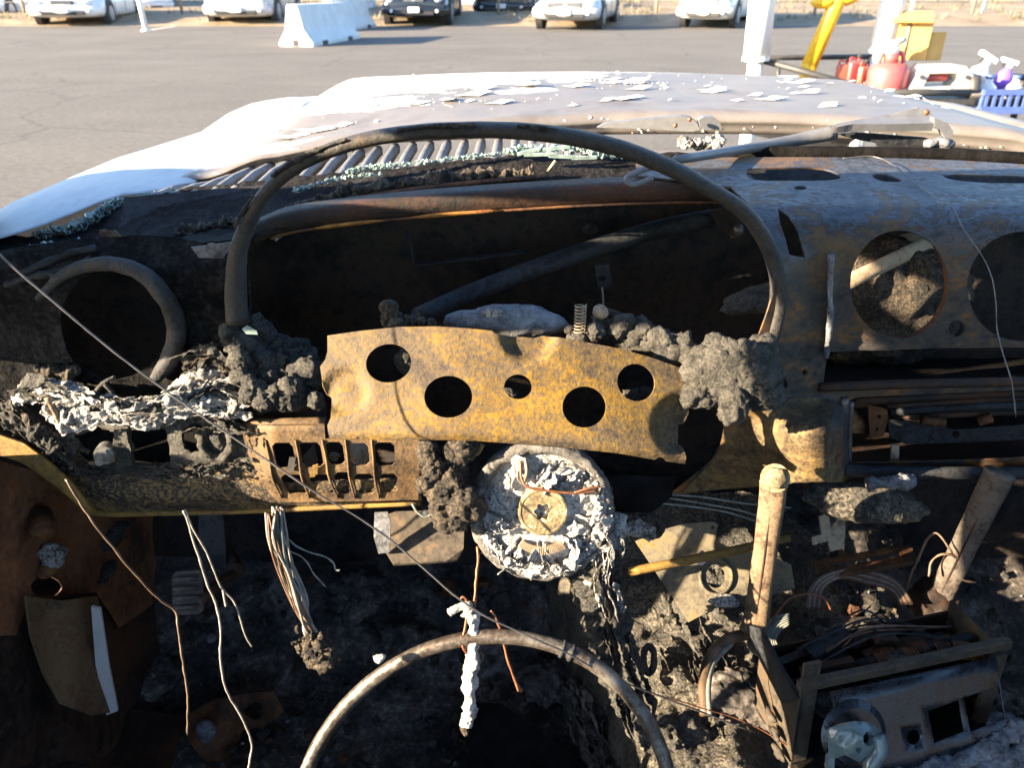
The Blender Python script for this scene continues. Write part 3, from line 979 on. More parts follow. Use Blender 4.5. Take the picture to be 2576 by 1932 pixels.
# red fuel can
def fuel_can():
    b = Q(2224, 234)
    top = Q(2224, 158)
    h = (top - b).length
    r = 47 * CY / 1.05 / FPX
    e = empty('fuel_can', b, 0, 'rounded red plastic fuel can with spout on the cart', 'fuel can')
    tube('tank', [Vector((0, 0, 0)), Vector((0, 0, .02)), Vector((0, 0, h * .75)), Vector((0, 0, h * .95)), Vector((0, 0, h * 1.02))], [r * .9, r, r, r * .8, r * .3], 'redplastic', e, 24, 0)
    tube('neck', [Vector((0, 0, h)), Vector((0, 0, h * 1.3))], r * .36, 'redplastic', e, 14, 0)
    tube('handle', [Vector((-.07, 0, h)), Vector((-.05, 0, h * 1.28)), Vector((.05, 0, h * 1.3)), Vector((.08, 0, h))], .014, 'redplastic', e, 8, 4)
    tube('spout', [Vector((0, 0, h * 1.25)), Vector((.0, -.01, h * 1.6)), Vector((.06, 0, h * 1.72))], [.03, .025, .015], 'greyplastic', e, 10, 3)
    lump('spout_cap', (-.01, 0, h * 1.42), (.045, .04, .05), 31, 'whiteplastic', e, amp=.15, sub=3)
fuel_can()
for i, (px, py0, py1, wpx, mat, lab) in enumerate(((2118, 205, 150, 30, 'orangeplastic', 'small red orange jug lying left of the fuel can'),
                                                   (2142, 205, 142, 34, 'redplastic', 'upright red jug with dark cap left of the fuel can'),
                                                   (2164, 210, 155, 30, 'orangeplastic', 'red orange jug touching the side of the fuel can'))):
    b = Q(px, py0, .15); t = Q(px, py1, .15)
    h = (t - b).length; r = wpx * CY / 1.0 / FPX / 2 * 1.15
    e = empty('oil_jug', b, R(20 * i), lab, 'jug', 'red jugs beside the fuel can')
    bm = bmesh.new()
    box_bm(bm, (0, 0, h * .40), (r * 2, r * 1.2, h * .8), None, r * .25)
    link('jug_body', bm_mesh('jug_body', bm), mat, e, True)
    tube('jug_neck', [Vector((r * .4, 0, h * .75)), Vector((r * .45, 0, h * .95))], r * .3, mat, e, 10, 0)
    tube('jug_cap', [Vector((r * .45, 0, h * .93)), Vector((r * .46, 0, h * 1.08))], r * .36, 'trim', e, 10, 0)
    tube('jug_handle', [Vector((-r * .7, 0, h * .7)), Vector((-r * .8, 0, h * .95)), Vector((r * .2, 0, h * .9))], r * .14, mat, e, 6, 4)

# cardboard box
a, b = Q(2222, 150, .12), Q(2345, 50, .12)
bw, bh = b.x - a.x, b.z - a.z
e = empty('cardboard_box', ((a.x + b.x) / 2, CY + .12, a.z), R(-18), 'tall yellow brown cardboard box behind the fuel can', 'box')
box('carton', (0, .12, bh / 2), (bw, .26, bh), 'cardboard', e, None, .006)
box('flap', (bw * .5 + .05, .05, bh * .35), (.10, .006, .16), 'cardboard', e, R(30))
box('flap', (0, -.02, bh + .02), (bw * .9, .10, .006), 'cardboard', e, Matrix.Rotation(R(35), 4, 'X'))
tube('tape_strip', [Vector((-bw * .02, -.012, 0)), Vector((-bw * .02, -.012, bh))], .012, 'tan', e, 4, 0, squash=(Vector((0, 1, 0)), .1))

# grey tool case with red inside
a, b = Q(2272, 228, -.02), Q(2440, 162, -.02)
cw, ch = b.x - a.x, b.z - a.z
e = empty('tool_case', ((a.x + b.x) / 2, CY - .02, a.z), 0, 'pale grey tool case with a carry handle opening on the cart', 'tool case')
def case_map(x, z):
    return Vector((x, -.06, z))
hx = cw / 2
sh = [(-hx, 0.02), (-hx + .04, ch * .75), (-hx * .6, ch), (hx * .62, ch), (hx, ch * .55), (hx * .9, .01)]
hole = [(-hx * .62, ch * .22), (-hx * .50, ch * .72), (hx * .38, ch * .74), (hx * .55, ch * .45), (hx * .5, ch * .22)]
def poly_prism(name, outline, holes, y0, y1, mat, parent):
    allv = [Vector(p) for p in outline]; es = [(i, (i + 1) % len(outline)) for i in range(len(outline))]
    for h in holes:
        b0 = len(allv); allv += [Vector(p) for p in h]; es += [(b0 + i, b0 + (i + 1) % len(h)) for i in range(len(h))]
    r = delaunay_2d_cdt(allv, es, [], 0, 1e-6)
    V, F = r[0], r[2]
    F = [f for f in F if inpoly(sum(V[i].x for i in f) / 3, sum(V[i].y for i in f) / 3, outline) and not any(inpoly(sum(V[i].x for i in f) / 3, sum(V[i].y for i in f) / 3, h) for h in holes)]
    bm = bmesh.new()
    vv = [bm.verts.new((v.x, y0, v.y)) for v in V]
    for f in F:
        bm.faces.new([vv[i] for i in f])
    bmesh.ops.recalc_face_normals(bm, faces=bm.faces)
    ex = bmesh.ops.extrude_face_region(bm, geom=bm.faces[:])
    for v in [g for g in ex['geom'] if isinstance(g, bmesh.types.BMVert)]:
        v.co.y = y1
    bmesh.ops.recalc_face_normals(bm, faces=bm.faces)
    return link(name, bm_mesh(name, bm), mat, parent, False)
poly_prism('shell', sh, [hole], -.09, .09, 'greyplastic', e)
tube('grip', [Vector((-hx * .52, 0, ch * .52)), Vector((hx * .3, 0, ch * .56))], .026, 'redplastic', e, 12, 0)
box('label_plate', (0, -.094, ch * .12), (cw * .3, .006, ch * .14), 'whiteplastic', e)
for s in (-.75, .72):
    bm = bmesh.new(); cyl_bm(bm, Vector((s * hx, -.10, ch * .6)), Vector((s * hx, -.088, ch * .6)), .012, None, 12)
    link('rivet', bm_mesh('rivet', bm), 'steel', e, False)

# spray bottles
def spray(px, py0, py1, wpx, mat, lab, tilt):
    b = Q(px, py0, .1); h = (Q(px, py1, .1) - b).length
    r = wpx * CY / 1.05 / FPX / 2
    e = empty('spray_bottle', b, 0, lab, 'bottle')
    e.rotation_euler = (0, tilt, 0)
    tube('bottle_body', [Vector((0, 0, 0)), Vector((0, 0, h * .45)), Vector((0, 0, h * .6)), Vector((0, 0, h * .7))], [r, r, r * .55, r * .35], mat, e, 16, 0)
    tube('spray_neck', [Vector((0, 0, h * .68)), Vector((0, 0, h * .8))], r * .42, 'whiteplastic', e, 12, 0)
    box('spray_head', (-r * .3, 0, h * .87), (r * 2.2, r * .8, h * .16), 'whiteplastic', e, None, r * .2)
    tube('trigger', [Vector((-r * .8, 0, h * .82)), Vector((-r * .9, 0, h * .68))], r * .14, 'trim', e, 6, 0)
spray(2440, 215, 128, 46, 'whiteplastic', 'white spray bottle tilted behind the tool case', R(28))
spray(2512, 222, 146, 40, 'purple', 'purple spray bottle with white head right of the tool case', R(14))

# blue crate with bottles
a, b = Q(2452, 282, -.1), Q(2640, 222, -.1)
w_, h_ = b.x - a.x, b.z - a.z
e = empty('blue_crate', ((a.x + b.x) / 2, CY, a.z), 0, 'blue plastic crate of bottles at the right end of the cart', 'crate')
for s in (-1, 1):
    box('crate_side', (s * w_ / 2, .0, h_ / 2), (.012, .3, h_), 'blueplastic', e)
    box('crate_rim', (0, s * .15, h_ - .015), (w_, .016, .03), 'blueplastic', e)
    box('crate_rim', (0, s * .15, .02), (w_, .016, .04), 'blueplastic', e)
    for k in range(9):
        box('crate_bar', (-w_ / 2 + w_ * (k + .5) / 9, s * .15, h_ / 2), (.016, .012, h_ * .95), 'blueplastic', e)
box('crate_floor', (0, 0, .006), (w_, .3, .012), 'blueplastic', e)
for k, (dx, m_) in enumerate(((-.11, 'whiteplastic'), (.03, 'whiteplastic'), (.13, 'cardboard'))):
    q = empty('bottle', ((a.x + b.x) / 2 + dx, CY - .04 * (k % 2), a.z + .014), 0, ['white bottle at the left end of the blue crate', 'white bottle in the middle of the blue crate', 'tan bottle at the right end of the blue crate'][k], 'bottle', 'bottles in the blue crate')
    tube('bottle_shell', [Vector((0, 0, 0)), Vector((0, 0, .12)), Vector((0, 0, .15)), Vector((0, 0, .17))], [.05, .05, .02, .02], m_, q, 14, 0)
    tube('bottle_cap', [Vector((0, 0, .168)), Vector((0, 0, .19))], .024, 'blueplastic', q, 10, 0)

# ================================================================== THE BURNT CAR
CARC = Vector((.2, 0, 0))
CAR = empty('burnt_car', (0, 0, 0), 0, 'burnt out white car whose gutted dashboard and flaking hood fill the picture', 'car')

# ------------------------------------------------------------------ hood and fender
def rear_y(x):
    return pl([(-.50, 1.135), (-.471, 1.15), (-.2, 1.205), (.15, 1.245), (.45, 1.22), (.74, 1.15), (1.0, 1.05)], x)
def hood_z(x, y):
    z = 1.033 - .05 * (x - .15) ** 2
    z -= .062 * sstep(-.34, -.475, x)
    z -= .05 * max(0, x - .72) / .3
    z -= .16 * max(0, (y - 1.75) / .6) ** 2
    z -= pl([(-.47, 0.0), (-.41, .020), (-.35, .041), (-.26, .030), (-.174, .022), (0, .013), (.13, .008), (.4, 0)], x) * (1 - sstep(1.15, 1.62, y))
    z -= .010 * sstep(-.36, -.40, x) * 0
    return z
def hood():
    bm = bmesh.new()
    nx, ny = 150, 60
    rows = []
    for i in range(nx + 1):
        x = lerp(-.485, 1.0, i / nx)
        yr = rear_y(x)
        col = []
        # rolled rear edge, from the inner lip upward
        lip = [(.030, -.034), (.010, -.034), (.003, -.033), (.000, -.026), (-.001, -.0185), (-.005, -.016), (-.006, -.0125), (-.003, -.0075), (.004, -.0025), (.014, -.0005)]
        for dy, dz in lip:
            z = hood_z(x, yr) + dz * pl([(-.48, .35), (-.2, .55), (.1, 1), (1, 1)], x)
            col.append(bm.verts.new((x, yr + dy, z)))
        for j in range(1, ny + 1):
            f = (j / ny) ** 1.3
            y = lerp(yr + .014, 2.45, f)
            z = hood_z(x, y) + .0016 * fr(Vector((x * 7, y * 7, 1)), 1, 3)
            col.append(bm.verts.new((x, y, z)))
        rows.append(col)
    for a, b in zip(rows, rows[1:]):
        for k in range(len(a) - 1):
            bm.faces.new((a[k], b[k], b[k + 1], a[k + 1]))
    h = link('hood', bm_mesh('hood', bm), 'hood', CAR, True, label='hood with white paint flaking off scorched bare metal')
    md = h.modifiers.new('t', 'SOLIDIFY'); md.thickness = .002; md.offset = -1
    # curled paint flakes
    rnd = random.Random(11)
    bm = bmesh.new()
    cl = [(rnd.uniform(-.3, .85), rnd.uniform(1.25, 1.8)) for _ in range(26)]
    for k in range(420):
        c_ = cl[int(rnd.random() ** 1.6 * 26)]
        x = c_[0] + rnd.gauss(0, .055); y = c_[1] + rnd.gauss(0, .05)
        if x > .98 or x < -.42: continue
        yr = rear_y(x)
        if y < yr + .02:
            continue
        v = fr(Vector((x * .55 * 7.5, y * 7.5, 0)), 1, 5) * .5 + .5 - .46 * x + .62 * y
        d = abs(v - 1.42)
        if rnd.random() > math.exp(-d * 5) * .7 + .03:
            continue
        s = .0012 + .009 * rnd.random() ** 3
        shard_bm(bm, (x, y, hood_z(x, y) + rnd.uniform(.0005, .004)), s, .0008, rnd, Vector((0, 0, 1)), .55)
    for k in range(80):                    # specks along the rolled edge
        x = rnd.uniform(.05, .95)
        yr = rear_y(x)
        shard_bm(bm, (x, yr - .004 + rnd.uniform(0, .004), hood_z(x, yr) - rnd.choice((.008, .012, .022, .028)) + rnd.uniform(-.003, .003)), rnd.uniform(.0008, .0035), .0005, rnd, Vector((0, -1, .5)), .3)
    link('paint_flakes', bm_mesh('paint_flakes', bm), 'flake', h, kind='stuff', label='curled flakes of white paint')
    rnd = random.Random(77)                 # large curled flakes one can pick out
    for k, (px, py, s) in enumerate(((1190, 240, .020), (1130, 252, .016), (1400, 190, .016), (1500, 196, .013), (1330, 215, .024), (1440, 218, .018), (1600, 208, .02), (1700, 212, .022), (1210, 225, .018),
                                     (1960, 200, .022), (2010, 208, .02), (1040, 262, .015), (880, 285, .016), (790, 330, .018), (740, 345, .016), (850, 318, .014), (1540, 200, .012), (1790, 228, .02)) + tuple((rnd.uniform(900, 2300), rnd.uniform(195, 270), rnd.uniform(.006, .016)) for _ in range(46))):
        d = ray(px, py)
        best = min((abs((CAM + d * (t_ / 200)).z - hood_z((CAM + d * (t_ / 200)).x, (CAM + d * (t_ / 200)).y)), t_) for t_ in range(220, 420))
        c = CAM + d * (best[1] / 200)
        if c.y < rear_y(c.x) + .02: c.y = rear_y(c.x) + .03
        bm = bmesh.new()
        n = 6; q = []
        a0 = rnd.gauss(0, .5)
        for i in range(n):
            for j in range(3):
                a = a0 + i * 1.047
                r_ = s * (j / 2) * rnd.uniform(.6, 1.2) * (1.9 if i in (0, 3) else 1)
                zz = (j / 2) ** 2 * s * (.35 if i in (0, 1) else .04)
                q.append(bm.verts.new(Vector((c.x + math.cos(a) * r_, c.y + math.sin(a) * r_, hood_z(c.x, c.y) + .0006 + zz))))
        for i in range(n):
            i2 = (i + 1) % n
            for j in range(2):
                bm.faces.new((q[i * 3 + j], q[i * 3 + j + 1], q[i2 * 3 + j + 1], q[i2 * 3 + j]))
        link('paint_curl', bm_mesh('paint_curl', bm), 'flake', h)
hood()

def fender():
    bm = bmesh.new()
    prof = [(-.462, -.050), (-.464, 0.0), (-.475, .004), (-.53, .006), (-.60, .002), (-.66, -.008), (-.70, -.020), (-.725, -.038), (-.742, -.066), (-.752, -.12), (-.757, -.22), (-.755, -.40)]
    prof2 = []
    for (a, b) in zip(prof, prof[1:]):
        for k in range(4):
            prof2.append((lerp(a[0], b[0], k / 4), lerp(a[1], b[1], k / 4)))
    prof2.append(prof[-1])
    cols = []
    NY = 70
    for x, dz in prof2:
        ye = pl([(-.757, .66), (-.72, .80), (-.59, .936), (-.538, 1.043), (-.50, 1.06), (-.46, 1.08)], x)
        col = []
        for j in range(NY + 1):
            y = lerp(ye, 2.5, (j / NY) ** 1.15)
            zb = pl([(.6, .925), (.93, .93), (1.08, .945), (1.4, .945), (1.8, .925), (2.0, .935), (2.2, .93), (2.5, .80)], y)
            zz = zb + dz * pl([(.9, .75), (1.8, 1.05), (2.2, .7), (2.6, .7)], y)
            if x > -.5: zz = min(zz, hood_z(-.47, y) - .001)
            col.append(bm.verts.new((x, y, zz)))
        cols.append(col)
    for a, b in zip(cols, cols[1:]):
        for k in range(NY):
            bm.faces.new((a[k], a[k + 1], b[k + 1], b[k]))
    bmesh.ops.recalc_face_normals(bm, faces=bm.faces)
    f = link('fender', bm_mesh('fender', bm), 'fender', CAR, True, label='white front fender with scuffed paint')
    md = f.modifiers.new('t', 'SOLIDIFY'); md.thickness = .002; md.offset = 0
    # right fender, mostly out of view
    bm = bmesh.new()
    cols = []
    for x, dz in ((.985, -.06), (1.0, 0), (1.06, -.005), (1.12, -.03), (1.155, -.08), (1.165, -.4)):
        cols.append([bm.verts.new((x, lerp(.95, 2.5, j / 20), .955 + dz - .14 * max(0, (lerp(.95, 2.5, j / 20) - 1.9) / .6) ** 2)) for j in range(21)])
    for a, b in zip(cols, cols[1:]):
        for k in range(20):
            bm.faces.new((a[k], b[k], b[k + 1], a[k + 1]))
    link('fender', bm_mesh('fender', bm), 'hood', CAR, True)
fender()

# torn, glassy edge of the windshield on the fender
def edge_glass():
    rnd = random.Random(4)
    pts = catmull([PT(90, 592, .972), PT(185, 568, .985), PT(232, 545, 1.0), PT(290, 512, 1.04), PT(335, 510, 1.045), PT(385, 495, 1.05), PT(440, 482, 1.06)], 8)
    bm = bmesh.new()
    for i in range(len(pts) - 1):
        for k in range(7):
            c = pts[i].lerp(pts[i + 1], rnd.random())
            shard_bm(bm, c + Vector((rnd.uniform(-.004, .004), rnd.uniform(-.006, .003), rnd.uniform(-.006, .005))), rnd.uniform(.002, .008), rnd.uniform(.001, .003), rnd)
    link('glass_edge', bm_mesh('glass_edge', bm), 'glass', CAR, kind='stuff', label='torn laminated glass edge with molten crumbs')
    tube('glass_bead', [p + Vector((0, -.002, -.003)) for p in pts], .0045, 'char_brown', CAR, 10, 0, noise_amp=.9, noise_f=180, seed=2)
edge_glass()

# ------------------------------------------------------------------ cowl and grille
def cowl_bottom(x):      # y, z of the windshield foot
    return pl([(-.5, 1.0), (-.22, 1.045), (.06, 1.08), (.4, 1.08), (.8, 1.03), (1.0, .97)], x), pl([(-.5, .955), (-.22, .97), (.06, .985), (.4, .992), (.8, .985), (1.0, .97)], x)
def cowl():
    # dark plenum under the grille
    vs = []; fs = []
    n = 40
    for i in range(n + 1):
        x = lerp(-.48, 1.0, i / n)
        y, z = cowl_bottom(x)
        vs += [(x, y - .01, z - .03), (x, rear_y(x) + .04, z - .045)]
    for i in range(n):
        fs.append((2 * i, 2 * i + 2, 2 * i + 3, 2 * i + 1))
    cp = link('cowl_panel', mesh('cowl_panel', vs, fs), 'black', CAR)
    # slats
    x = -.468
    k = 0
    while x < .135:
        y0, z0 = cowl_bottom(x)
        y1 = rear_y(x) + .012
        z1 = hood_z(x, y1) - pl([(-.48, .012), (-.2, .022), (.3, .040)], x)
        z1 = min(z1, z0 + .012)
        bm = bmesh.new()
        w2 = .0062
        P = []
        for f in (0, .12, .5, .88, 1):
            yy = lerp(y0, y1, f); zz = lerp(z0, z1, f) + .003 * math.sin(f * math.pi) + random.uniform(-.0008, .0008)
            sh = (f - .5) * .004
            prof = [(-w2, -.012), (-w2, -.002), (-w2 * .5, .0015), (w2 * .5, .0015), (w2, -.002), (w2, -.012)]
            P.append([bm.verts.new((x + sh + a, yy, zz + b)) for a, b in prof])
        for a, b in zip(P, P[1:]):
            for q in range(6):
                bm.faces.new((a[q], b[q], b[(q + 1) % 6], a[(q + 1) % 6]))
        bm.faces.new(P[0]); bm.faces.new(P[-1][::-1])
        bmesh.ops.recalc_face_normals(bm, faces=bm.faces)
        link('slat', bm_mesh('slat', bm), 'slat', cp, True)
        x += .0262
        k += 1
    # frame of the grille
    tube('grille_edge', [Vector((xx, cowl_bottom(xx)[0] - .004, cowl_bottom(xx)[1] - .008)) for xx in [lerp(-.49, .14, i / 20) for i in range(21)]], .0065, 'soot', cp, 8, 0)
    # solid right half of the cowl, scorched paint
    vs = []; fs = []
    n = 30; m = 8
    for i in range(n + 1):
        x = lerp(.125, 1.0, i / n)
        y0, z0 = cowl_bottom(x)
        y1 = rear_y(x) - .072
        for j in range(m + 1):
            f = j / m
            vs.append((x, lerp(y0, y1, f), z0 + .004 - .008 * f + .003 * math.sin(f * 3.1) + .0015 * fr(Vector((x * 14, f * 2, 2)), 1, 3)))
    for i in range(n):
        for j in range(m):
            a = i * (m + 1) + j
            fs.append((a, a + m + 1, a + m + 2, a + 1))
    link('cowl_sheet', mesh('cowl_sheet', vs, fs), 'cowl', cp, True)
    # firewall side wall below cowl front edge (black, seen as a strip)
    vs = []; fs = []
    for i in range(n + 1):
        x = lerp(-.5, 1.02, i / n)
        y0, z0 = cowl_bottom(x)
        vs += [(x, y0 - .004, z0 + .002), (x, y0 - .03, z0 - .025), (x, y0 - .05, z0 - .04)]
    for i in range(n):
        for j in range(2):
            a = i * 3 + j
            fs.append((a, a + 3, a + 4, a + 1))
    link('windshield_flange', mesh('windshield_flange', vs, fs), 'soot', cp, True)
cowl()

# ------------------------------------------------------------------ windshield channel (charred) under the cowl
def ch_top(px): return pl([(-120, 606), (90, 592), (200, 568), (300, 520), (400, 482), (620, 458), (870, 432), (1200, 400), (1400, 384), (1700, 384), (2000, 392), (2700, 410)], px)
def ch_bot(px): return pl([(-120, 690), (200, 668), (430, 632), (600, 600), (740, 560), (1100, 520), (1500, 486), (1900, 468), (2050, 440)], px)
def ch_map(px, py):
    t0, b0 = ch_top(px), ch_bot(px)
    f = min(1.1, max(-.1, (py - t0) / (b0 - t0)))
    yt = pl([(-120, .93), (90, .95), (300, 1.03), (400, 1.03), (870, 1.04), (1400, 1.055), (2000, 1.05)], px)
    yb = pl([(-120, .78), (430, .79), (740, .87), (2000, .90)], px)
    p = PY(px, py, lerp(yt, yb, f))
    p.z += -.012 * math.sin(min(1, max(0, f)) * math.pi) + .004 * fr(p * 30, .8, 4)
    return p
ol = [(x, ch_top(x)) for x in range(-120, 1960, 60)] + [(x, ch_bot(x)) for x in range(1950, -121, -60)]
sheet('windshield_channel', ol, [], ch_map, 'charblack', .002, 14, CAR, label='soot black windshield channel')

# crust and shards that lie in it
def crust(name, pts, rad, mat, seed, amp=.8, f=110, parent=CAR, n=14, seg=14, **kw):
    L_ = sum((Vector(b) - Vector(a)).length for a, b in zip(pts, pts[1:]))
    n = max(4, min(40, int(L_ / .0013 / (len(pts) - 1))))
    seg = max(14, min(44, int(6.3 * rad / .0013)))
    f = min(f, 110)
    amp = amp * .75
    P = catmull(pts, n)
    rr = [rad * (1 + .55 * fr(Vector((i * .05, seed, 0)), .8, 4)) for i in range(len(P))]
    rr[0] *= .4; rr[-1] *= .4
    bm = bmesh.new()
    tube_bm(bm, P, rr, seg, True, None, amp, f, seed)
    return link(name, bm_mesh(name, bm), mat, parent, True, **kw)
crust('burnt_sealant', [PY(440, 590, .90), PY(520, 580, .91), PY(600, 566, .915)], .010, 'char_brown', 3)
crust('burnt_sealant', [PY(640, 574, .915), PY(700, 545, .93), PY(780, 515, .94), PY(860, 492, .95)], .0065, 'char_brown', 4)
crust('burnt_sealant', [PY(850, 490, .955), PY(960, 474, .96), PY(1050, 460, .965), PY(1180, 446, .97), PY(1290, 442, .975), PY(1345, 438, .975)], .0085, 'char_brown', 5)
crust('burnt_sealant', [PY(262, 600, .88), PY(285, 592, .89), PY(300, 598, .89)], .007, 'rust', 6, n=6)
tube('rusty_strip', [PY(640, 572, .92), PY(760, 528, .935), PY(900, 500, .945), PY(1100, 470, .955), PY(1350, 446, .965)], .004, 'rust', CAR, 6)
rnd = random.Random(8)
def glass_run(pts, n, smin, smax, spread, nm='broken_glass', mat='glass', label='row of broken green windshield glass', parent=CAR):
    P = catmull(pts, 10)
    bm = bmesh.new()
    for k in range(n):
        i = rnd.randrange(len(P) - 1)
        c = P[i].lerp(P[i + 1], rnd.random()) + Vector((rnd.gauss(0, spread), rnd.gauss(0, spread), rnd.gauss(0, spread * .6)))
        s = rnd.uniform(smin, smax)
        shard_bm(bm, c, s, s * rnd.uniform(.3, .9), rnd)
    return link(nm, bm_mesh(nm, bm), mat, parent, kind='stuff', label=label)
glass_run([PY(870, 432, 1.0), PY(920, 420, 1.01), PY(985, 416, 1.01), PY(1080, 405, 1.02), PY(1200, 392, 1.03), PY(1300, 380, 1.04)], 380, .001, .0034, .0020)
glass_run([PY(1280, 378, 1.03), PY(1360, 372, 1.03), PY(1450, 370, 1.03), PY(1500, 382, 1.03), PY(1540, 385, 1.03), PY(1640, 392, 1.03)], 260, .0015, .006, .003, label='shards of green windshield glass')
glass_run([PY(740, 480, .98), PY(800, 462, .99), PY(870, 446, 1.0), PY(960, 436, 1.0)], 160, .001, .0035, .002, label='pale crumbs of windshield glass')
glass_run([PY(1870, 385, 1.02), PY(1960, 380, 1.02), PY(2020, 390, 1.0)], 120, .001, .004, .002, label='glass crumbs by the wiper')
glass_run([PY(30, 640, .83), PY(120, 620, .86), PY(240, 612, .87), PY(330, 622, .86)], 200, .001, .004, .004, label='sooty glass crumbs in the left channel')
for k, (px, py, l, a) in enumerate(((1360, 388, .042, .02), (1430, 394, .05, -.05), (1470, 396, .032, .03), (1330, 380, .03, .25), (1400, 372, .035, .12))):
    box('glass_sliver', PY(px, py, 1.0), (l, .004, .0045), 'glass', CAR, Matrix.Rotation(-a, 4, 'Y'), .0008)
tube('glass_sliver', [PY(690, 603, .86), PY(745, 555, .88)], .0035, 'glass', CAR, 5, 0)
tube('yellow_sliver', [PY(1378, 432, .95), PY(1398, 404, .95)], .0022, 'tan', CAR, 4, 0)

# ------------------------------------------------------------------ wipers
def wiper_cover(name, pts_px, yy, label):
    pass
w1 = []
def wiper_left():
    e = sheet('wiper_arm', [(1520, 330), (1600, 322), (1715, 311), (1735, 316), (1752, 330), (1758, 346), (1740, 351), (1700, 349), (1640, 344), (1500, 341)], [], lambda px, py: PY(px, py, 1.035 - .02 * (px - 1500) / 250) + Vector((0, 0, .01)), 'wiper', .012, 14, CAR, label='left wiper arm with hinge cover')
    sheet('hinge_cover', [(1756, 322), (1770, 314), (1795, 315), (1808, 326), (1814, 346), (1770, 347), (1760, 342)], [], lambda px, py: PY(px, py, 1.01) + Vector((0, 0, .01)), 'wiper', .014, 10, e)
    for px, py in ((1733, 321), (1697, 336)):
        lump('rivet', PY(px, py, .998) + Vector((0, 0, .01)), (.003, .003, .003), 3, 'copper', e, amp=.05, sub=2)
    for k, (px, py) in enumerate(((1725, 357), (1760, 360), (1790, 360), (1805, 354))):
        lump('melted_pivot', PY(px, py, 1.02), (.009, .009, .007), 40 + k, 'ash_silver', e, amp=.7, freq=110, sub=4, crumb=.4)
wiper_left()
def wiper_right():
    # blade arm from the hook to the hinge cover
    a = tube('wiper_arm', [PY(1700, 402, .87), PY(1860, 376, .98), PY(2000, 352, 1.03), PY(2100, 333, 1.04)], [.0050, .0065, .008, .010], 'wiper', CAR, 8, label='right wiper arm ending in a hook')
    tube('hook', [PY(1700, 402, .87), PY(1620, 426, .865), PY(1590, 438, .86), PY(1576, 449, .858), PY(1582, 461, .857), PY(1602, 464, .857), PY(1642, 447, .86)], .0033, 'wiper', a, 8)
    sheet('hinge_cover', [(2092, 332), (2105, 326), (2200, 308), (2306, 287), (2335, 296), (2346, 312), (2347, 326), (2230, 328), (2140, 328), (2100, 336)], [], lambda px, py: PY(px, py, 1.045 - .03 * sstep(300, 336, py)) + Vector((0, 0, .008)), 'wiper', .010, 14, a)
    sheet('hinge_cover', [(2347, 312), (2380, 326), (2394, 345), (2392, 366), (2376, 368), (2366, 345), (2346, 336)], [], lambda px, py: PY(px, py, 1.02) + Vector((0, 0, .008)), 'wiper', .012, 10, a)
    sheet('arm_underside', [(2110, 338), (2150, 332), (2330, 346), (2388, 366), (2340, 367), (2220, 362), (2150, 350)], [], lambda px, py: PY(px, py, 1.035), 'soot', .006, 14, a)
    lump('rivet', PY(2327, 299, 1.005) + Vector((0, 0, .008)), (.0038, .003, .0038), 3, 'copper', a, amp=.05, sub=2)
    for k, px in enumerate((2345, 2365, 2380)):
        lump('melted_pivot', PY(px, 360, 1.025), (.011, .010, .007), 50 + k, 'ash_blue', a, amp=.4, freq=60, sub=3)
wiper_right()

# ------------------------------------------------------------------ dashboard shell, right half
def dash_y(px, py):
    y = pl([(380, 1.0), (400, .97), (440, .90), (480, .83), (520, .778), (560, .752), (610, .741), (700, .738), (870, .742), (1000, .745), (1130, .748), (1220, .765)], py)
    if py > 560:
        y -= .030 * sstep(2085, 1905, px) * sstep(560, 680, py) * sstep(1080, 1000, py)
        y -= .075 * sstep(1800, 2060, px) * sstep(2150, 2075, px) * sstep(1000, 1090, py)
        y -= .006 * math.exp(-((px - 2085) / 14) ** 2) * sstep(580, 680, py) * sstep(930, 860, py)
    return y
def dash_map(px, py):
    p = PY(px, py, dash_y(px, py))
    p.y += .0016 * fr(p * 14, 1, 3)
    return p
def rnd2(p):
    return [(v.x, v.y) for v in catmull([Vector(q) for q in p], 5, True)]
DASH = sheet('dashboard_shell',
    [(1600, 402), (1750, 396), (1990, 394), (2200, 396), (2400, 402), (2700, 420), (2700, 1196), (2400, 1200), (2260, 1206), (2230, 1214), (2000, 1214), (1960, 1222), (1740, 1238), (1700, 1250), (1688, 1240), (1790, 1160), (1812, 1120), (1820, 1082),
     (1812, 1040), (1830, 1024), (1940, 1030), (1985, 972), (1968, 930), (1945, 880), (1905, 850), (1925, 800), (1945, 740), (1952, 660), (1930, 590), (1890, 520), (1840, 470), (1700, 450), (1600, 440)],
    [ell(2263, 716, 124, 137, 48), ell(2580, 722, 146, 142, 44), ell(2407, 827, 20, 22, 20), ell(2026, 938, 7, 8, 10),
     [(2083, 886), (2360, 876), (2690, 874), (2690, 954), (2400, 962), (2072, 968)],
     [(2138, 1008), (2160, 1000), (2690, 976), (2690, 1148), (2400, 1160), (2150, 1166), (2128, 1150)],
     [(1957, 524), (1985, 542), (2008, 580), (2026, 648), (1985, 640), (1976, 600), (1962, 560)],
     rnd2([(1880, 428), (1900, 423), (2020, 421), (2080, 426), (2116, 443), (2090, 453), (1980, 454), (1890, 450)]),
     rnd2([(2194, 442), (2210, 437), (2240, 440), (2266, 452), (2255, 457), (2215, 454)]),
     rnd2([(2376, 440), (2450, 439), (2640, 446), (2650, 458), (2500, 460), (2400, 452)]),
     ell(2014, 472, 17, 5, 14)],
    dash_map, 'dash', .0018, 15, CAR, label='blued and rusty steel dashboard shell with round gauge holes')
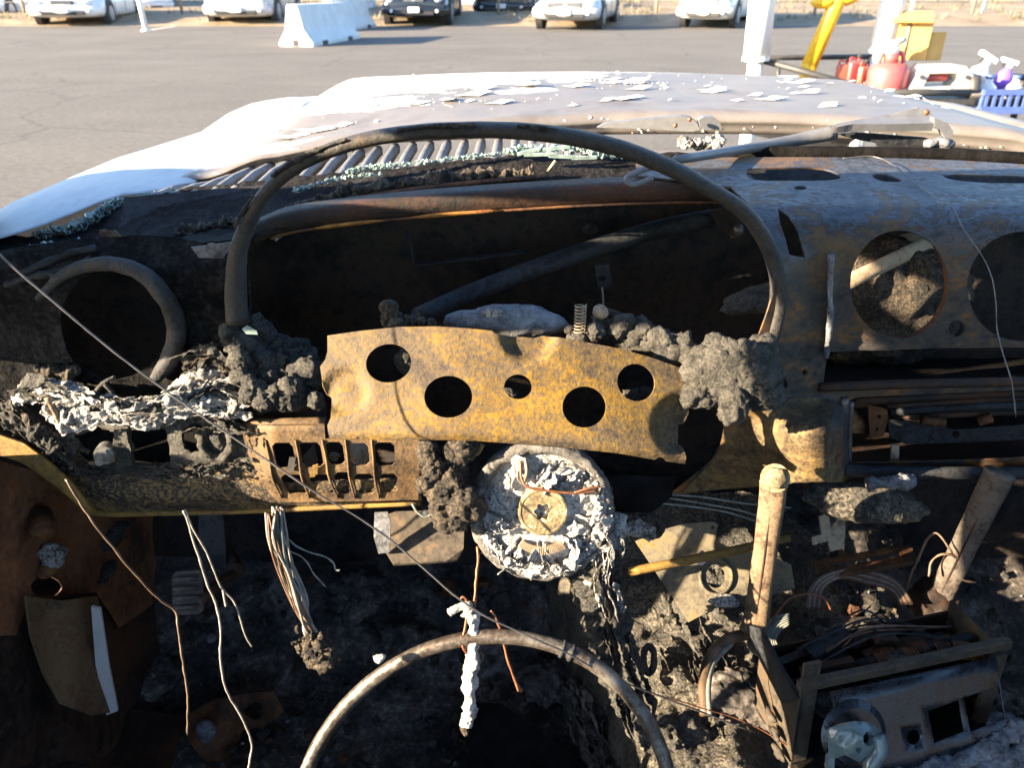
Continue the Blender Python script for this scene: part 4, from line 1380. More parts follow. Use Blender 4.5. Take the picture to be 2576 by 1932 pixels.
sheet('console_face', [(1822, 1080), (1816, 1044), (1834, 1032), (1940, 1036), (1996, 1000), (2060, 1000), (2092, 1030), (2100, 1165), (2130, 1190), (2236, 1207), (2226, 1211), (2000, 1212), (1960, 1219), (1742, 1236), (1706, 1246), (1792, 1162), (1814, 1122)],
    [], lambda px, py: dash_map(px, py) + (CAM - dash_map(px, py)).normalized() * .003, 'console_sun', .0015, 12, DASH)  # overlay on the dash carrying the sunlit yellow in its colour
# flanges round the two large holes and the rectangular openings
for cx, cy, rx, ry in ((2263, 716, 124, 137), (2580, 722, 146, 142)):
    P = [dash_map(x, y) + Vector((0, .003, 0)) for x, y in ell(cx, cy, rx + 2, ry + 2, 48)]
    bm = bmesh.new()
    a = [bm.verts.new(p) for p in P]; b = [bm.verts.new(p + Vector((0, .007, 0))) for p in P]
    for i in range(48):
        bm.faces.new((a[i], a[(i + 1) % 48], b[(i + 1) % 48], b[i]))
    link('hole_flange', bm_mesh('hole_flange', bm), 'rust', DASH, True)
tube('shelf_rail', [PY(2060, 975, .742), PY(2300, 966, .742), PY(2700, 958, .742)], .0055, 'rust_dark', DASH, 8)
tube('lower_rail', [PY(2120, 1180, .742), PY(2200, 1186, .738), PY(2400, 1190, .736), PY(2700, 1190, .736)], .0075, 'soot', DASH, 8)
tube('glovebox_edge', [PY(2125, 1000, .744), PY(2120, 1080, .744), PY(2122, 1170, .744)], .005, 'steel', DASH, 8)
tube('glovebox_edge', [PY(2142, 1010, .75), PY(2138, 1080, .75), PY(2136, 1160, .75)], .003, 'steel', DASH, 8)
tube('weld_bead', [PY(2090, 640, .732), PY(2088, 740, .730), PY(2086, 830, .731), PY(2078, 900, .733)], .003, 'ash_blue', DASH, 8, noise_amp=.5, noise_f=200)
lump('bolt_head', PY(2092, 1183, .742), (.014, .008, .012), 5, 'rust_dark', DASH, amp=.12, sub=3)
# shelf inside the slot and lining behind
def slab(name, px0, py0, px1, py1, y0, y1, mat, parent=CAR, dz=0, n=14, amp=.002, **kw):
    """roughly horizontal sheet from (px0..px1 at py0,y0) back to (py1,y1)"""
    vs = []; fs = []
    m = 8
    for i in range(n + 1):
        for j in range(m + 1):
            a = PY(lerp(px0, px1, i / n), lerp(py0, py1, j / m), lerp(y0, y1, j / m))
            a.z += dz + amp * fr(a * 25, .9, 4)
            vs.append(a)
    for i in range(n):
        for j in range(m):
            a = i * (m + 1) + j
            fs.append((a, a + 1, a + m + 2, a + m + 1))
    return link(name, mesh(name, vs, fs), mat, parent, True, **kw)
vs_ = []; fs_ = []
for i in range(13):
    x_ = lerp(.34, 1.1, i / 12)
    for j in range(5):
        vs_.append((x_, lerp(.885, 1.02, j / 4), .962))
for i in range(12):
    for j in range(4):
        a = i * 5 + j
        fs_.append((a, a + 5, a + 6, a + 1))
link('slot_dark_sheet', mesh('slot_dark_sheet', vs_, fs_), 'black', DASH)  # black sheet added so the dash top slots look dark
tube('groove_dark_tube', [PY(1860, 384, 1.01), PY(2000, 386, 1.0), PY(2200, 388, .995), PY(2400, 393, .99), PY(2700, 408, .98)], .0095, 'black', CAR, 10)  # black tube put in for the dark groove behind the dash top
slab('slot_shelf', 2050, 972, 2720, 900, .75, .92, 'black', DASH)
slab('glovebox_floor', 2110, 1172, 2720, 1090, .752, .90, 'rust_dark', DASH)
slab('glovebox_back', 2110, 1120, 2720, 960, .92, .93, 'black', DASH)
for k, (pa, pb, rr, mt) in enumerate((((2150, 1010), (2700, 985), .005, 'rust_dark'), ((2240, 1035), (2700, 1015), .006, 'soot'), ((2250, 1052), (2700, 1035), .004, 'rust_dark'), ((2230, 1022), (2700, 1000), .003, 'rust_dark'))):
    tube('glovebox_bar', [PY(pa[0], pa[1], .80), PY((pa[0] + pb[0]) / 2, (pa[1] + pb[1]) / 2 - 4, .79), PY(pb[0], pb[1], .80)], rr, mt, DASH, 8)
sheet('latch_plate', [(2235, 1056), (2330, 1066), (2400, 1082), (2560, 1070), (2700, 1052), (2700, 1100), (2500, 1110), (2280, 1118), (2238, 1100)], [ell(2404, 1092, 9, 9, 12)], lambda px, py: PY(px, py, .785), 'soot', .002, 18, DASH)
sheet('latch_bracket', [(2185, 1020), (2232, 1030), (2235, 1055), (2222, 1098), (2190, 1104)], [ell(2212, 1048, 5, 5, 8), ell(2206, 1080, 4, 5, 8)], lambda px, py: PY(px, py, .79), 'rust', .004, 12, DASH)
sheet('latch_tongue', [(2244, 1120), (2262, 1120), (2262, 1164), (2242, 1164)], [], lambda px, py: PY(px, py, .77), 'tan', .003, 12, DASH)
tube('glovebox_link', [PY(2320, 1056, .782), PY(2375, 1064, .78)], .006, 'rust', DASH, 8, 0)
tube('glovebox_link', [PY(2460, 1060, .782), PY(2495, 1050, .78)], .006, 'rust', DASH, 8, 0)

# ------------------------------------------------------------------ instrument hood: bent steel arch
def arch():
    out = [(566, 806), (564, 720), (572, 640), (588, 585), (630, 500), (690, 432), (770, 380), (880, 338), (1000, 315), (1150, 303), (1300, 304), (1450, 321), (1580, 352), (1700, 400), (1800, 455), (1890, 516), (1945, 590), (1975, 680), (1980, 760), (1962, 840), (1950, 885)]
    inn = [(628, 806), (622, 720), (622, 650), (632, 610), (668, 525), (720, 464), (792, 417), (895, 380), (1008, 358), (1150, 350), (1295, 352), (1435, 369), (1558, 399), (1670, 443), (1765, 491), (1850, 546), (1900, 612), (1932, 690), (1935, 760), (1913, 835), (1905, 862)]
    O = catmull([PY(x, y, .724) for x, y in out], 6)
    I = catmull([PY(x, y, .724) for x, y in inn], 6)
    bm = bmesh.new()
    rings = []
    seg = 14
    for i, (a, b) in enumerate(zip(O, I)):
        c = (a + b) / 2; h = (a - b) / 2 * .84
        ring = []
        for k in range(seg):
            an = 2 * math.pi * k / seg
            ca, sa = math.cos(an), math.sin(an)
            # rounded bar pressed from sheet, deeper than wide
            p = c + h * (abs(ca) ** .75 * (1 if ca > 0 else -1)) + Vector((0, .013 * (abs(sa) ** .75) * (1 if sa > 0 else -1), 0))
            p += (p - c) * .05 * fr(p * 60, .8, 4)
            ring.append(bm.verts.new(p))
        rings.append(ring)
    for a, b in zip(rings, rings[1:]):
        for k in range(seg):
            bm.faces.new((a[k], b[k], b[(k + 1) % seg], a[(k + 1) % seg]))
    bm.faces.new(rings[0]); bm.faces.new(rings[-1][::-1])
    bmesh.ops.recalc_face_normals(bm, faces=bm.faces)
    h = link('instrument_arch', bm_mesh('instrument_arch', bm), 'arch', CAR, True, label='sooty steel arch of the instrument hood')
    # remains of charred skin along its top
    for s, (i0, i1) in enumerate(((30, 44), (48, 58), (60, 66), (20, 27))):
        crust('charred_skin', [O[i] + Vector((0, -.012, -.002)) for i in range(i0, i1, 2)], .0017, 'char', 60 + s, .8, 200, h, 5, 10)
arch()

# ------------------------------------------------------------------ crossmember, cavity behind the arch
vs = []
CM = catmull([PY(640, 590, .85), PY(740, 556, .87), PY(1000, 524, .88), (PY(1300, 500, .885)), PY(1600, 484, .885), PY(1900, 480, .88)], 8)
bm = bmesh.new()
rings = []
for p in CM:
    rings.append([bm.verts.new(p + Vector((0, dy, dz))) for dy, dz in ((.03, .012), (.0, .011), (-.004, .008), (-.004, -.008), (.0, -.011), (.03, -.012))])
for a, b in zip(rings, rings[1:]):
    for k in range(6):
        bm.faces.new((a[k], b[k], b[(k + 1) % 6], a[(k + 1) % 6]))
bmesh.ops.recalc_face_normals(bm, faces=bm.faces)
cmx = link('dash_crossmember', bm_mesh('dash_crossmember', bm), 'rust_dark', CAR, True, label='rusty crossmember bar behind the arch')
tube('rust_and_sun_lip', [p + Vector((0, -.004, -.0115)) for p in CM[4:]], .0018, 'rust', cmx, 6, 0)
for i0, i1 in ((10, 16), (17, 24)):
    tube('rust_and_sun_lip', [p + Vector((0, -.006, -.0105)) for p in CM[i0:i1]], [.0008] + [.0024] * (i1 - i0 - 2) + [.0008], 'sunlip', cmx, 6, 0)  # brighter segments paint sun onto the rusty lip

# inner firewall, floor, side walls
def grid_sheet(name, fn, nu, nv, mat, parent=CAR, **kw):
    vs = [fn(i / nu, j / nv) for i in range(nu + 1) for j in range(nv + 1)]
    fs = [(i * (nv + 1) + j, i * (nv + 1) + j + 1, (i + 1) * (nv + 1) + j + 1, (i + 1) * (nv + 1) + j) for i in range(nu) for j in range(nv)]
    return link(name, mesh(name, vs, fs), mat, parent, True, **kw)
def fw(u, v):
    x = lerp(-.66, 1.1, u); z = lerp(.15, pl([(-.66, .86), (-.45, .88), (-.2, .93), (.1, .95), (1.1, .95)], x), v)
    y = 1.02 + .05 * sstep(.75, .4, z) + .012 * fr(Vector((x * 6, z * 6, 4)), .8, 5)
    return (x, y, z)
grid_sheet('firewall', fw, 60, 40, 'firewall', label='sooty firewall')
def fl(u, v):
    x = lerp(-.70, 1.1, u); y = lerp(-.9, 1.08, v)
    z = .20 + .022 * fr(Vector((x * 7, y * 7, 2)), .7, 5) + .10 * sstep(.85, 1.08, y)
    z += .16 * sstep(.16, .26, x) * sstep(.72, .55, x)
    return (x, y, z)
grid_sheet('floor_pan', fl, 120, 110, 'floor', label='floor pan buried in soot and ash')

# things seen in the dark cavity
tube('steering_brace', [PY(1050, 800, .80), PY(1200, 732, .86), PY(1420, 650, .91), PY(1640, 580, .95), PY(1790, 548, .97)], .0115, 'soot', CAR, 12, label='grey brace tube behind the arch')
sheet('brace_bracket', [(1785, 530), (1830, 520), (1870, 560), (1880, 590), (1840, 600), (1800, 560)], [ell(1835, 562, 7, 7, 10)], lambda px, py: PY(px, py, .95), 'rust_dark', .004, 14, CAR)
lump('bolt_head', PY(1857, 577, .945), (.008, .008, .008), 2, 'steel', CAR, amp=.1, sub=3)
tube('duct_edge', [PY(1022, 580, .95), PY(1034, 620, .95), PY(1044, 668, .95)], .0026, 'soot', CAR, 6)
tube('duct_edge', [PY(1044, 668, .95), PY(1150, 655, .95), PY(1332, 632, .95)], .0035, 'soot', CAR, 6)
lump('foam_scrap', PY(1484, 577, .99), (.011, .006, .007), 9, 'char_grey', CAR, amp=.25, freq=60, sub=3)
sheet('hanging_clip', [(1497, 668), (1530, 664), (1540, 708), (1528, 724), (1504, 722)], [ell(1516, 700, 9, 8, 10)], lambda px, py: PY(px, py, .90), 'soot', .006, 10, CAR)
tube('clip_lead', [PY(1515, 722, .90), PY(1518, 760, .89), PY(1512, 800, .88)], .0014, 'wire', CAR, 6)
lump('foam_scrap', PY(1910, 755, .86), (.05, .03, .012), 10, 'char_grey', CAR, amp=.3, freq=30, sub=4, rot=Matrix.Rotation(-.25, 4, 'Y'))
# insulation slab behind the round hole, with a flat stay across it
lump('insulation_slab', PY(2235, 765, .90), (.092, .05, .085), 12, 'char_brown', CAR, amp=.18, freq=20, sub=5, fine=.04, label='grey insulation slab behind the gauge hole')
bm = bmesh.new()
a_, b_ = PY(2100, 725, .83), PY(2380, 590, .90)
tube_bm(bm, [a_, a_.lerp(b_, .5), b_], .0105, 8, True, (Vector((0, 1, 0)), .35))
link('stay_bar', bm_mesh('stay_bar', bm), 'tan', CAR, True, label='flat steel stay behind the gauge hole')
sheet('inner_bracket', [(2180, 640), (2230, 600), (2300, 585), (2370, 590), (2375, 625), (2300, 650), (2220, 690), (2170, 690)], [], lambda px, py: PY(px, py, .93), 'tan', .003, 16, CAR)

# ------------------------------------------------------------------ left end of the dashboard
def ld_map(px, py):
    y = .735 + .035 * sstep(700, 560, py) + .0
    p = PY(px, py, y)
    p.y += .006 * fr(p * 22, .8, 4)
    return p
LD = sheet('left_dash_face', [(-140, 650), (60, 618), (200, 600), (330, 592), (440, 596), (560, 620), (626, 640), (632, 830), (560, 930), (520, 1010), (300, 1030), (60, 1010), (-140, 1000)], [ell(288, 812, 136, 142, 40)], ld_map, 'charblack', .002, 18, CAR, label='sooty left dash face with a round vent opening')
tube('vent_ring', [ld_map(x, y) + Vector((0, -.010, 0)) for x, y in ((110, 742), (160, 692), (225, 660), (300, 655), (370, 682), (425, 735), (449, 800), (446, 860), (425, 912), (398, 944))], [.003, .005, .0065, .0075, .0085, .009, .0095, .0095, .009, .006], 'ring', LD, 12, 6, noise_amp=.12, noise_f=120)
sheet('left_cheek', [(478, 640), (560, 655), (620, 640), (628, 800), (600, 812), (560, 800), (480, 850), (455, 800)], [], lambda px, py: PY(px, py, .738 + .0001 * (620 - px)), 'soot', .002, 18, CAR, label='bent steel cheek below the left end of the arch')
sheet('pale_tab', [(480, 622), (560, 612), (592, 606), (560, 650), (500, 648)], [], lambda px, py: PY(px, py, .74), 'ash_blue', .002, 14, CAR)
for k, pts in enumerate((((60, 690), (180, 640), (250, 625)), ((100, 700), (200, 668), (240, 650)), ((20, 720), (120, 690), (160, 700)))):
    tube('burnt_trim', [ld_map(x, y) + Vector((0, -.004, .002)) for x, y in pts], .004, 'soot', LD, 6, 5, noise_amp=.5, noise_f=150, seed=k)

# ------------------------------------------------------------------ lower dash skin and side of the footwell
def lo_map(px, py):
    yb = .70
    y = yb + .018 * sstep(1235, 1292, py) ** 2 + .012 * sstep(1180, 1090, py)
    p = PY(px, py, y)
    p.y += .003 * fr(p * 30, .8, 4)
    return p
LOW = sheet('lower_dash_skin', [(-140, 1060), (0, 1085), (60, 1112), (120, 1160), (165, 1195), (300, 1190), (620, 1182), (700, 1215), (1055, 1205), (1060, 1262), (850, 1274), (620, 1284), (400, 1290), (260, 1290), (222, 1276), (150, 1216), (60, 1152), (-30, 1132), (-140, 1120)], [], lo_map, 'skin', .002, 14, CAR, jit=1, label='blistered lower dash skin with a rolled yellow edge')
sheet('sunlit_flange', [(-140, 1070), (-10, 1092), (60, 1116), (125, 1164), (180, 1215), (232, 1282), (214, 1284), (140, 1222), (60, 1166), (-20, 1140), (-140, 1128)], [], lambda px, py: PY(px, py, .697 - .016 * sstep(-140, 230, px)), 'edge', .002, 12, LOW)
tube('rolled_edge', [lo_map(x, y) + Vector((0, -.001, -.001)) for x, y in ((-140, 1112), (-30, 1125), (60, 1148), (150, 1212), (222, 1274), (262, 1289), (400, 1289), (620, 1283), (850, 1273), (1058, 1262))], [.006, .006, .006, .0055, .005, .004, .0035, .003, .003, .003], 'edge', LOW, 8)

KX = -.555
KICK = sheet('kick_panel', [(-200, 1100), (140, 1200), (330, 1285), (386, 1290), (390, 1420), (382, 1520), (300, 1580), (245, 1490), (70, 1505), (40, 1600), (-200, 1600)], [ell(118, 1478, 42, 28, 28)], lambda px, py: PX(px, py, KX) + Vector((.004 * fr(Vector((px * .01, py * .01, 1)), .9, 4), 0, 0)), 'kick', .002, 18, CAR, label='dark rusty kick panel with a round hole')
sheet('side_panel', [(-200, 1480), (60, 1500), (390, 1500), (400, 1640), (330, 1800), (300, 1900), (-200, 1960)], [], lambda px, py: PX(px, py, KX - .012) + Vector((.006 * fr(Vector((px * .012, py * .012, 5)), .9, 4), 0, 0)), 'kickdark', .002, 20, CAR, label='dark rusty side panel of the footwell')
sheet('hinge_post', [(66, 1500), (160, 1512), (246, 1500), (252, 1535), (270, 1650), (292, 1792), (230, 1800), (150, 1772), (112, 1700), (80, 1600)], [ell(217, 1567, 4, 4, 10)], lambda px, py: PX(px, py, KX + .02 + .02 * sstep(100, 220, px)), 'post', .003, 18, CAR, label='bare steel hinge post under the kick panel')
# sill flange, its pale colour stands in for sunlight on it
def fl_map(px, py):
    p = PX(px, py, KX + .035)
    return p
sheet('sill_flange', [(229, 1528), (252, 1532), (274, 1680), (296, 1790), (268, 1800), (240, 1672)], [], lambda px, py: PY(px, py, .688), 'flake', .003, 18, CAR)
tube('hinge_stud', [PX(100, 1300, KX + .005), PX(108, 1345, KX + .03)], [.014, .011], 'rust', CAR, 12, 0)
lump('stud_nut', PX(104, 1322, KX + .012), (.016, .012, .010), 8, 'rust', CAR, amp=.15, sub=3)
lump('foil_scrap', PX(135, 1400, KX + .012), (.012, .016, .016), 14, 'ash_silver', CAR, amp=.5, freq=45, sub=4)
lump('stud_nut', PX(122, 1432, KX + .008), (.012, .014, .010), 15, 'rust', CAR, amp=.2, sub=3)
sheet('stud_plate', [(80, 1300), (138, 1300), (134, 1360), (90, 1355)], [], lambda px, py: PX(px, py, KX + .004), 'kick', .003, 14, CAR)
lump('soot_scab', PX(290, 1345, KX + .004), (.01, .03, .012), 16, 'char', CAR, amp=.5, freq=40, sub=4)
lump('soot_scab', PX(270, 1440, KX + .004), (.01, .024, .008), 17, 'char', CAR, amp=.5, freq=40, sub=4)

# ------------------------------------------------------------------ body around the cabin (outside the picture, some panels added or shaped only to shade the dash)
def panel_yz(name, poly, x0, x1, mat, label=None):
    bm = bmesh.new()
    a = [bm.verts.new((x0, y, z)) for y, z in poly]
    b = [bm.verts.new((x1, y, z)) for y, z in poly]
    n = len(poly)
    bm.faces.new(a); bm.faces.new(b[::-1])
    for i in range(n):
        bm.faces.new((a[i], b[i], b[(i + 1) % n], a[(i + 1) % n]))
    bmesh.ops.recalc_face_normals(bm, faces=bm.faces)
    return link(name, bm_mesh(name, bm), mat, CAR, False, label=label)
SX = -.70
panel_yz('front_body_side', [(.69, .15), (.69, .90), (.98, .90), (1.07, .88), (1.07, .15)], SX - .02, SX + .02, 'soot')
panel_yz('shade_sill', [(-.9, .15), (-.9, .62), (.35, .63), (.50, .59), (.57, .50), (.69, .50), (.69, .15)], SX - .02, SX + .06, 'soot')  # sill made taller to keep sun off the footwell and rim
panel_yz('upper_shade_panel', [(1.0, .955), (.69, .90), (.645, .915), (.40, 1.185), (.46, 1.26), (.60, 1.20)], SX - .012, SX + .012, 'soot')  # unseen panel added to shade the upper left dash
panel_yz('rear_shade_panel', [(-.9, .62), (.20, .625), (.14, .80), (.215, .89), (.26, 1.0), (.275, 1.08), (.30, 1.15), (.34, 1.22), (.40, 1.30), (-.3, 1.30), (-.9, .95)], SX - .02, SX + .02, 'soot')  # unseen panel, front edge shaped to bound the sun patch
tube('windscreen_pillar', [Vector((SX, 1.0, .95)), Vector((SX + .03, .77, 1.135)), Vector((SX + .08, .55, 1.30))], .03, 'soot', CAR, 8, 4)
tube('windscreen_pillar', [Vector((1.12, 1.0, .95)), Vector((1.09, .77, 1.135)), Vector((1.05, .55, 1.30))], .03, 'soot', CAR, 8, 4)
def roof_fn(u, v):
    x = lerp(-.68, 1.1, u); y = lerp(-.35, .555, v)
    return (x, y, 1.30 + .07 * math.sin(u * math.pi) + .03 * math.sin(v * math.pi))
tube('roof_rail', [Vector((SX, -.9, 1.0)), Vector((SX, -.4, 1.30)), Vector((SX, .1, 1.325)), Vector((SX + .02, .56, 1.305))], .04, 'soot', CAR, 8, 4)  # added along the roof edge to stop sun leaking onto the dash
rf = grid_sheet('roof_skin', roof_fn, 16, 12, 'soot')
rf.modifiers.new('t', 'SOLIDIFY').thickness = .01
panel_yz('passenger_side', [(-1.6, .25), (-1.6, .93), (.95, .93), (1.05, .90), (1.05, .25)], 1.12, 1.16, 'soot')
panel_yz('passenger_pillar', [(-.5, .93), (-.35, 1.3), (-.2, 1.3), (-.12, .93)], 1.10, 1.14, 'soot')
bm = bmesh.new(); box_bm(bm, (.2, -1.6, .55), (1.85, .04, .7))
link('rear_bulkhead', bm_mesh('rear_bulkhead', bm), 'black', CAR)
# open driver door, it shades the rear end of the fender
dr = box('open_door', (-1.28, .86, .60), (1.02, .09, .72), 'fender', CAR, R(0), .03)
bm = bmesh.new()
fp = [(-.79, .95), (-.79, 1.04), (-.92, 1.10), (-1.366, 1.245), (-1.75, 1.245), (-1.75, .95)]
fa = [bm.verts.new((x_, .845, z_)) for x_, z_ in fp]; fb = [bm.verts.new((x_, .875, z_)) for x_, z_ in fp]
bm.faces.new(fa); bm.faces.new(fb[::-1])
for i in range(6): bm.faces.new((fa[i], fb[i], fb[(i + 1) % 6], fa[(i + 1) % 6]))
bmesh.ops.recalc_face_normals(bm, faces=bm.faces)
link('door_window_frame', bm_mesh('door_window_frame', bm), 'soot', dr)

# ================================================================== LOOSE AND HANGING THINGS IN THE CABIN
# ------------------------------------------------------------------ perforated plate of the instrument cluster
def plate_map(px, py):
    p = PT(px, py, .735)
    # plane facing up and back at the driver
    n = Vector((0.02, -.86, .50)).normalized()
    o = PT(1280, 970, .735)
    d = ray(px, py)
    t = (o - CAM).dot(n) / d.dot(n)
    p = CAM + d * t
    # pressed dimples
    def dim(cx, cy, r, h):
        q = math.hypot(px - cx, py - cy) / r
        return h * sstep(1.15, .75, q)
    h = dim(860, 985, 60, -.006) + dim(1330, 838, 68, -.008) + dim(1730, 1070, 78, -.010)
    h += .012 * sstep(1085, 1120, py - (px - 1200) * .10 * (px > 1200)) ** 2 * -1
    h += .0009 * fr(p * 16, 1, 3)
    bend = -.02 * ((px - 1280) / 470) ** 2
    return p + n * (h + bend)
PLATE = sheet('instrument_plate',
    [(812, 838), (900, 828), (1000, 820), (1100, 820), (1180, 826), (1238, 832), (1246, 840), (1345, 848), (1366, 842), (1450, 855), (1560, 875), (1650, 898), (1745, 930), (1752, 980), (1752, 1040), (1738, 1066), (1724, 1068),
     (1722, 1118), (1738, 1130), (1743, 1172), (1690, 1164), (1680, 1155), (1668, 1152), (1660, 1160), (1560, 1142), (1450, 1130), (1330, 1120), (1200, 1110), (1060, 1107), (960, 1108), (900, 1105), (892, 1098), (884, 1105), (816, 1104), (812, 1070), (822, 1050), (820, 1000), (808, 990), (800, 970), (792, 918), (806, 900), (812, 880)],
    [ell(974, 912, 59, 49, 40, -.1), ell(1127, 998, 61, 53, 40), ell(1303, 973, 35, 31, 30), ell(1471, 1024, 56, 52, 40), ell(1605, 961, 50, 47, 36, .5)],
    plate_map, 'plate', .0016, 12, None, label='rusty yellow brown steel plate with five round holes below the arch', cat='metal plate')
wire_notch = None

# ------------------------------------------------------------------ vent panel at its left
def vent_map(px, py):
    y = .685 + .010 * sstep(700, 612, px) + .006 * sstep(1180, 1255, py) + .02 * sstep(1075, 1055, py)
    return PY(px, py, y)
def slit(x0, x1, y0, y1, sk=0):
    r = 9
    return [(x0 + r, y0), (x1 - r, y0), (x1, y0 + r), (x1 + sk, y1 - r), (x1 + sk - r, y1), (x0 + sk + r, y1), (x0 + sk, y1 - r), (x0, y0 + r)]
hs = [slit(684, 736, 1114, 1178, 10), slit(752, 806, 1113, 1176, 8), slit(818, 862, 1112, 1170, 6), slit(877, 926, 1115, 1172, 4), slit(942, 992, 1113, 1173, 2),
      slit(706, 766, 1194, 1243, 14), slit(776, 834, 1194, 1243, 12), slit(840, 884, 1188, 1243, 6), slit(890, 940, 1192, 1243, 5), slit(954, 1000, 1192, 1240, 2)]
VENT = sheet('vent_panel', [(610, 1080), (622, 1066), (660, 1060), (815, 1057), (818, 1104), (1054, 1106), (1055, 1180), (1052, 1258), (880, 1262), (700, 1264), (680, 1244), (650, 1205), (628, 1150), (614, 1110)], hs, vent_map, 'vent', .0025, 10, None, label='tan steel vent panel with two rows of slots left of the hub', cat='vent panel')
for x0, x1 in ((744, 772), (811, 842), (869, 888), (935, 950), (668, 700)):
    tube('rib', [vent_map(x0, 1106) + Vector((0, -.001, 0)), vent_map((x0 * 2 + x1) / 3, 1150) + Vector((0, -.0015, 0)), vent_map((x0 + x1 * 1.4) / 2.4, 1200) + Vector((0, -.0015, 0)), vent_map(x1 + (x1 - x0) * .3, 1252) + Vector((0, -.001, 0))], [.0010, .0015, .0014, .0010], 'vent', VENT, 7)
tube('top_roll', [vent_map(x, y) + Vector((0, .003, -.001)) for x, y in ((614, 1078), (650, 1068), (720, 1066), (815, 1064))], .0055, 'vent', VENT, 10)
# things seen through its slots
slab('vent_box_floor', 640, 1262, 1060, 1190, .71, .80, 'rust', CAR, 0, 12, .004)
slab('vent_box_back', 640, 1200, 1060, 1050, .80, .83, 'rust_dark', CAR, 0, 12, .004)
sheet('vent_flap', [(760, 1150), (790, 1118), (800, 1160), (770, 1180)], [], lambda px, py: PY(px, py, .73), 'steel', .001, 12, CAR)
bm = bmesh.new()
tube_bm(bm, [PY(840, 1150, .72) + Vector((math.cos(a * .5) * .006 * (1 - a / 40), 0, math.sin(a * .5) * .006 * (1 - a / 40))) for a in range(36)], .0012, 6)
link('vent_clip', bm_mesh('vent_clip', bm), 'steel', CAR, True)
lump('vent_roll', PY(900, 1140, .745), (.012, .02, .02), 71, 'tan', CAR, amp=.15, sub=3)
tube('vent_rod', [PY(700, 1225, .72), PY(830, 1218, .73), PY(960, 1210, .74)], .004, 'tan', CAR, 8)
lump('vent_scab', PY(730, 1215, .73), (.014, .01, .010), 72, 'rust', CAR, amp=.4, freq=50, sub=4)
sheet('vent_tab', [(728, 1150), (744, 1152), (738, 1188), (722, 1184)], [], lambda px, py: PY(px, py, .682), 'steel', .001, 12, VENT)
sheet('vent_tab', [(786, 1172), (800, 1168), (792, 1200), (778, 1202)], [], lambda px, py: PY(px, py, .682), 'edge', .001, 12, VENT)
sheet('upper_ledge', [(650, 1020), (820, 1010), (820, 1056), (700, 1054), (660, 1050)], [], lambda px, py: PY(px, py, .715 + .03 * sstep(1056, 1010, py)), 'rust', .002, 14, CAR)

# ------------------------------------------------------------------ switch panel with ash
def sw_map(px, py):
    p = PY(px, py, .698 + .02 * sstep(1120, 1040, py))
    p.y += .0035 * fr(p * 55, .7, 5)
    return p
SW = sheet('switch_panel', [(150, 1090), (200, 1060), (320, 1050), (480, 1045), (640, 1052), (650, 1100), (655, 1190), (560, 1200), (360, 1205), (230, 1196), (170, 1160)],
    [[(320, 1072), (416, 1070), (432, 1172), (334, 1176)], ell(488, 1102, 32, 38, 22, .1, .08), [(186, 1092), (240, 1070), (290, 1080), (286, 1110), (290, 1168), (230, 1180), (190, 1150)]],
    sw_map, 'char_grey', .006, 9, None, jit=2, label='charred switch panel with a square hole under the white ash', cat='switch panel')
tube('knob_ring', [sw_map(548 + 40 * math.cos(a), 1108 + 40 * math.sin(a)) + Vector((0, -.004, 0)) for a in [i * .42 for i in range(16)]], .0055, 'char_grey', SW, 8, 3, noise_amp=.4, noise_f=140)
lump('knob_core', sw_map(545, 1110) + Vector((0, .004, 0)), (.012, .010, .013), 81, 'char', SW, amp=.3, freq=60, sub=4)
bm = bmesh.new()
c = PY(262, 1145, .692); d = (PY(245, 1170, .67) - c).normalized()
cyl_bm(bm, c + d * .000, c + d * .007, .0085, None, 6)
cyl_bm(bm, c + d * .007, c + d * .017, .0042, None, 14)
cyl_bm(bm, c - d * .012, c + d * .001, .0105, None, 20)
link('switch_nut', bm_mesh('switch_nut', bm), 'chrome', SW, False)
sheet('switch_tab', [(285, 1085), (318, 1082), (322, 1116), (288, 1112)], [], lambda px, py: PY(px, py, .695), 'char_grey', .003, 10, SW)
slab('switch_well', 150, 1200, 660, 1080, .74, .80, 'black', CAR, 0, 10, .004)

def crumbs(name, pts, n, smin, smax, spread, mat, parent, label, seed=1, kind='stuff', cat=None):
    r = random.Random(seed)
    P = catmull(pts, 10)
    bm = bmesh.new()
    for k in range(n):
        i = r.randrange(len(P) - 1)
        c = P[i].lerp(P[i + 1], r.random()) + Vector((r.gauss(0, spread), r.gauss(0, spread * .7), r.gauss(0, spread * .8)))
        s = r.uniform(smin, smax)
        shard_bm(bm, c, s, s * r.uniform(.15, .7), r, None, .8)
    return link(name, bm_mesh(name, bm), mat, parent, kind=kind, label=label, cat=cat)

ASH = empty('ash_crust', PY(350, 1010, .69), 0, 'white and grey ash crust sagging over the left vent opening', 'ash')
ao = Vector(ASH.location)
def ash_run(pts, rad, mat, seed, amp=.8, f=90):
    return crust('ash_ridge', [p - ao for p in pts], rad, mat, seed, amp, f, ASH, 16, 18)
ash_run([PY(40, 1005, .715), PY(110, 975, .71), PY(170, 975, .70), PY(240, 1005, .695), PY(330, 1020, .69), PY(420, 1005, .69), PY(500, 975, .70), PY(560, 965, .705), PY(590, 990, .70)], .007, 'ash_silver', 21)
ash_run([PY(120, 1020, .695), PY(170, 1045, .69), PY(260, 1040, .688), PY(340, 1045, .685), PY(420, 1040, .688), PY(480, 1020, .69), PY(560, 1010, .695), PY(610, 1030, .695)], .0085, 'ash_silver', 22)
ash_run([PY(130, 1030, .69), PY(160, 1070, .685), PY(175, 1088, .685)], .006, 'ash', 23)
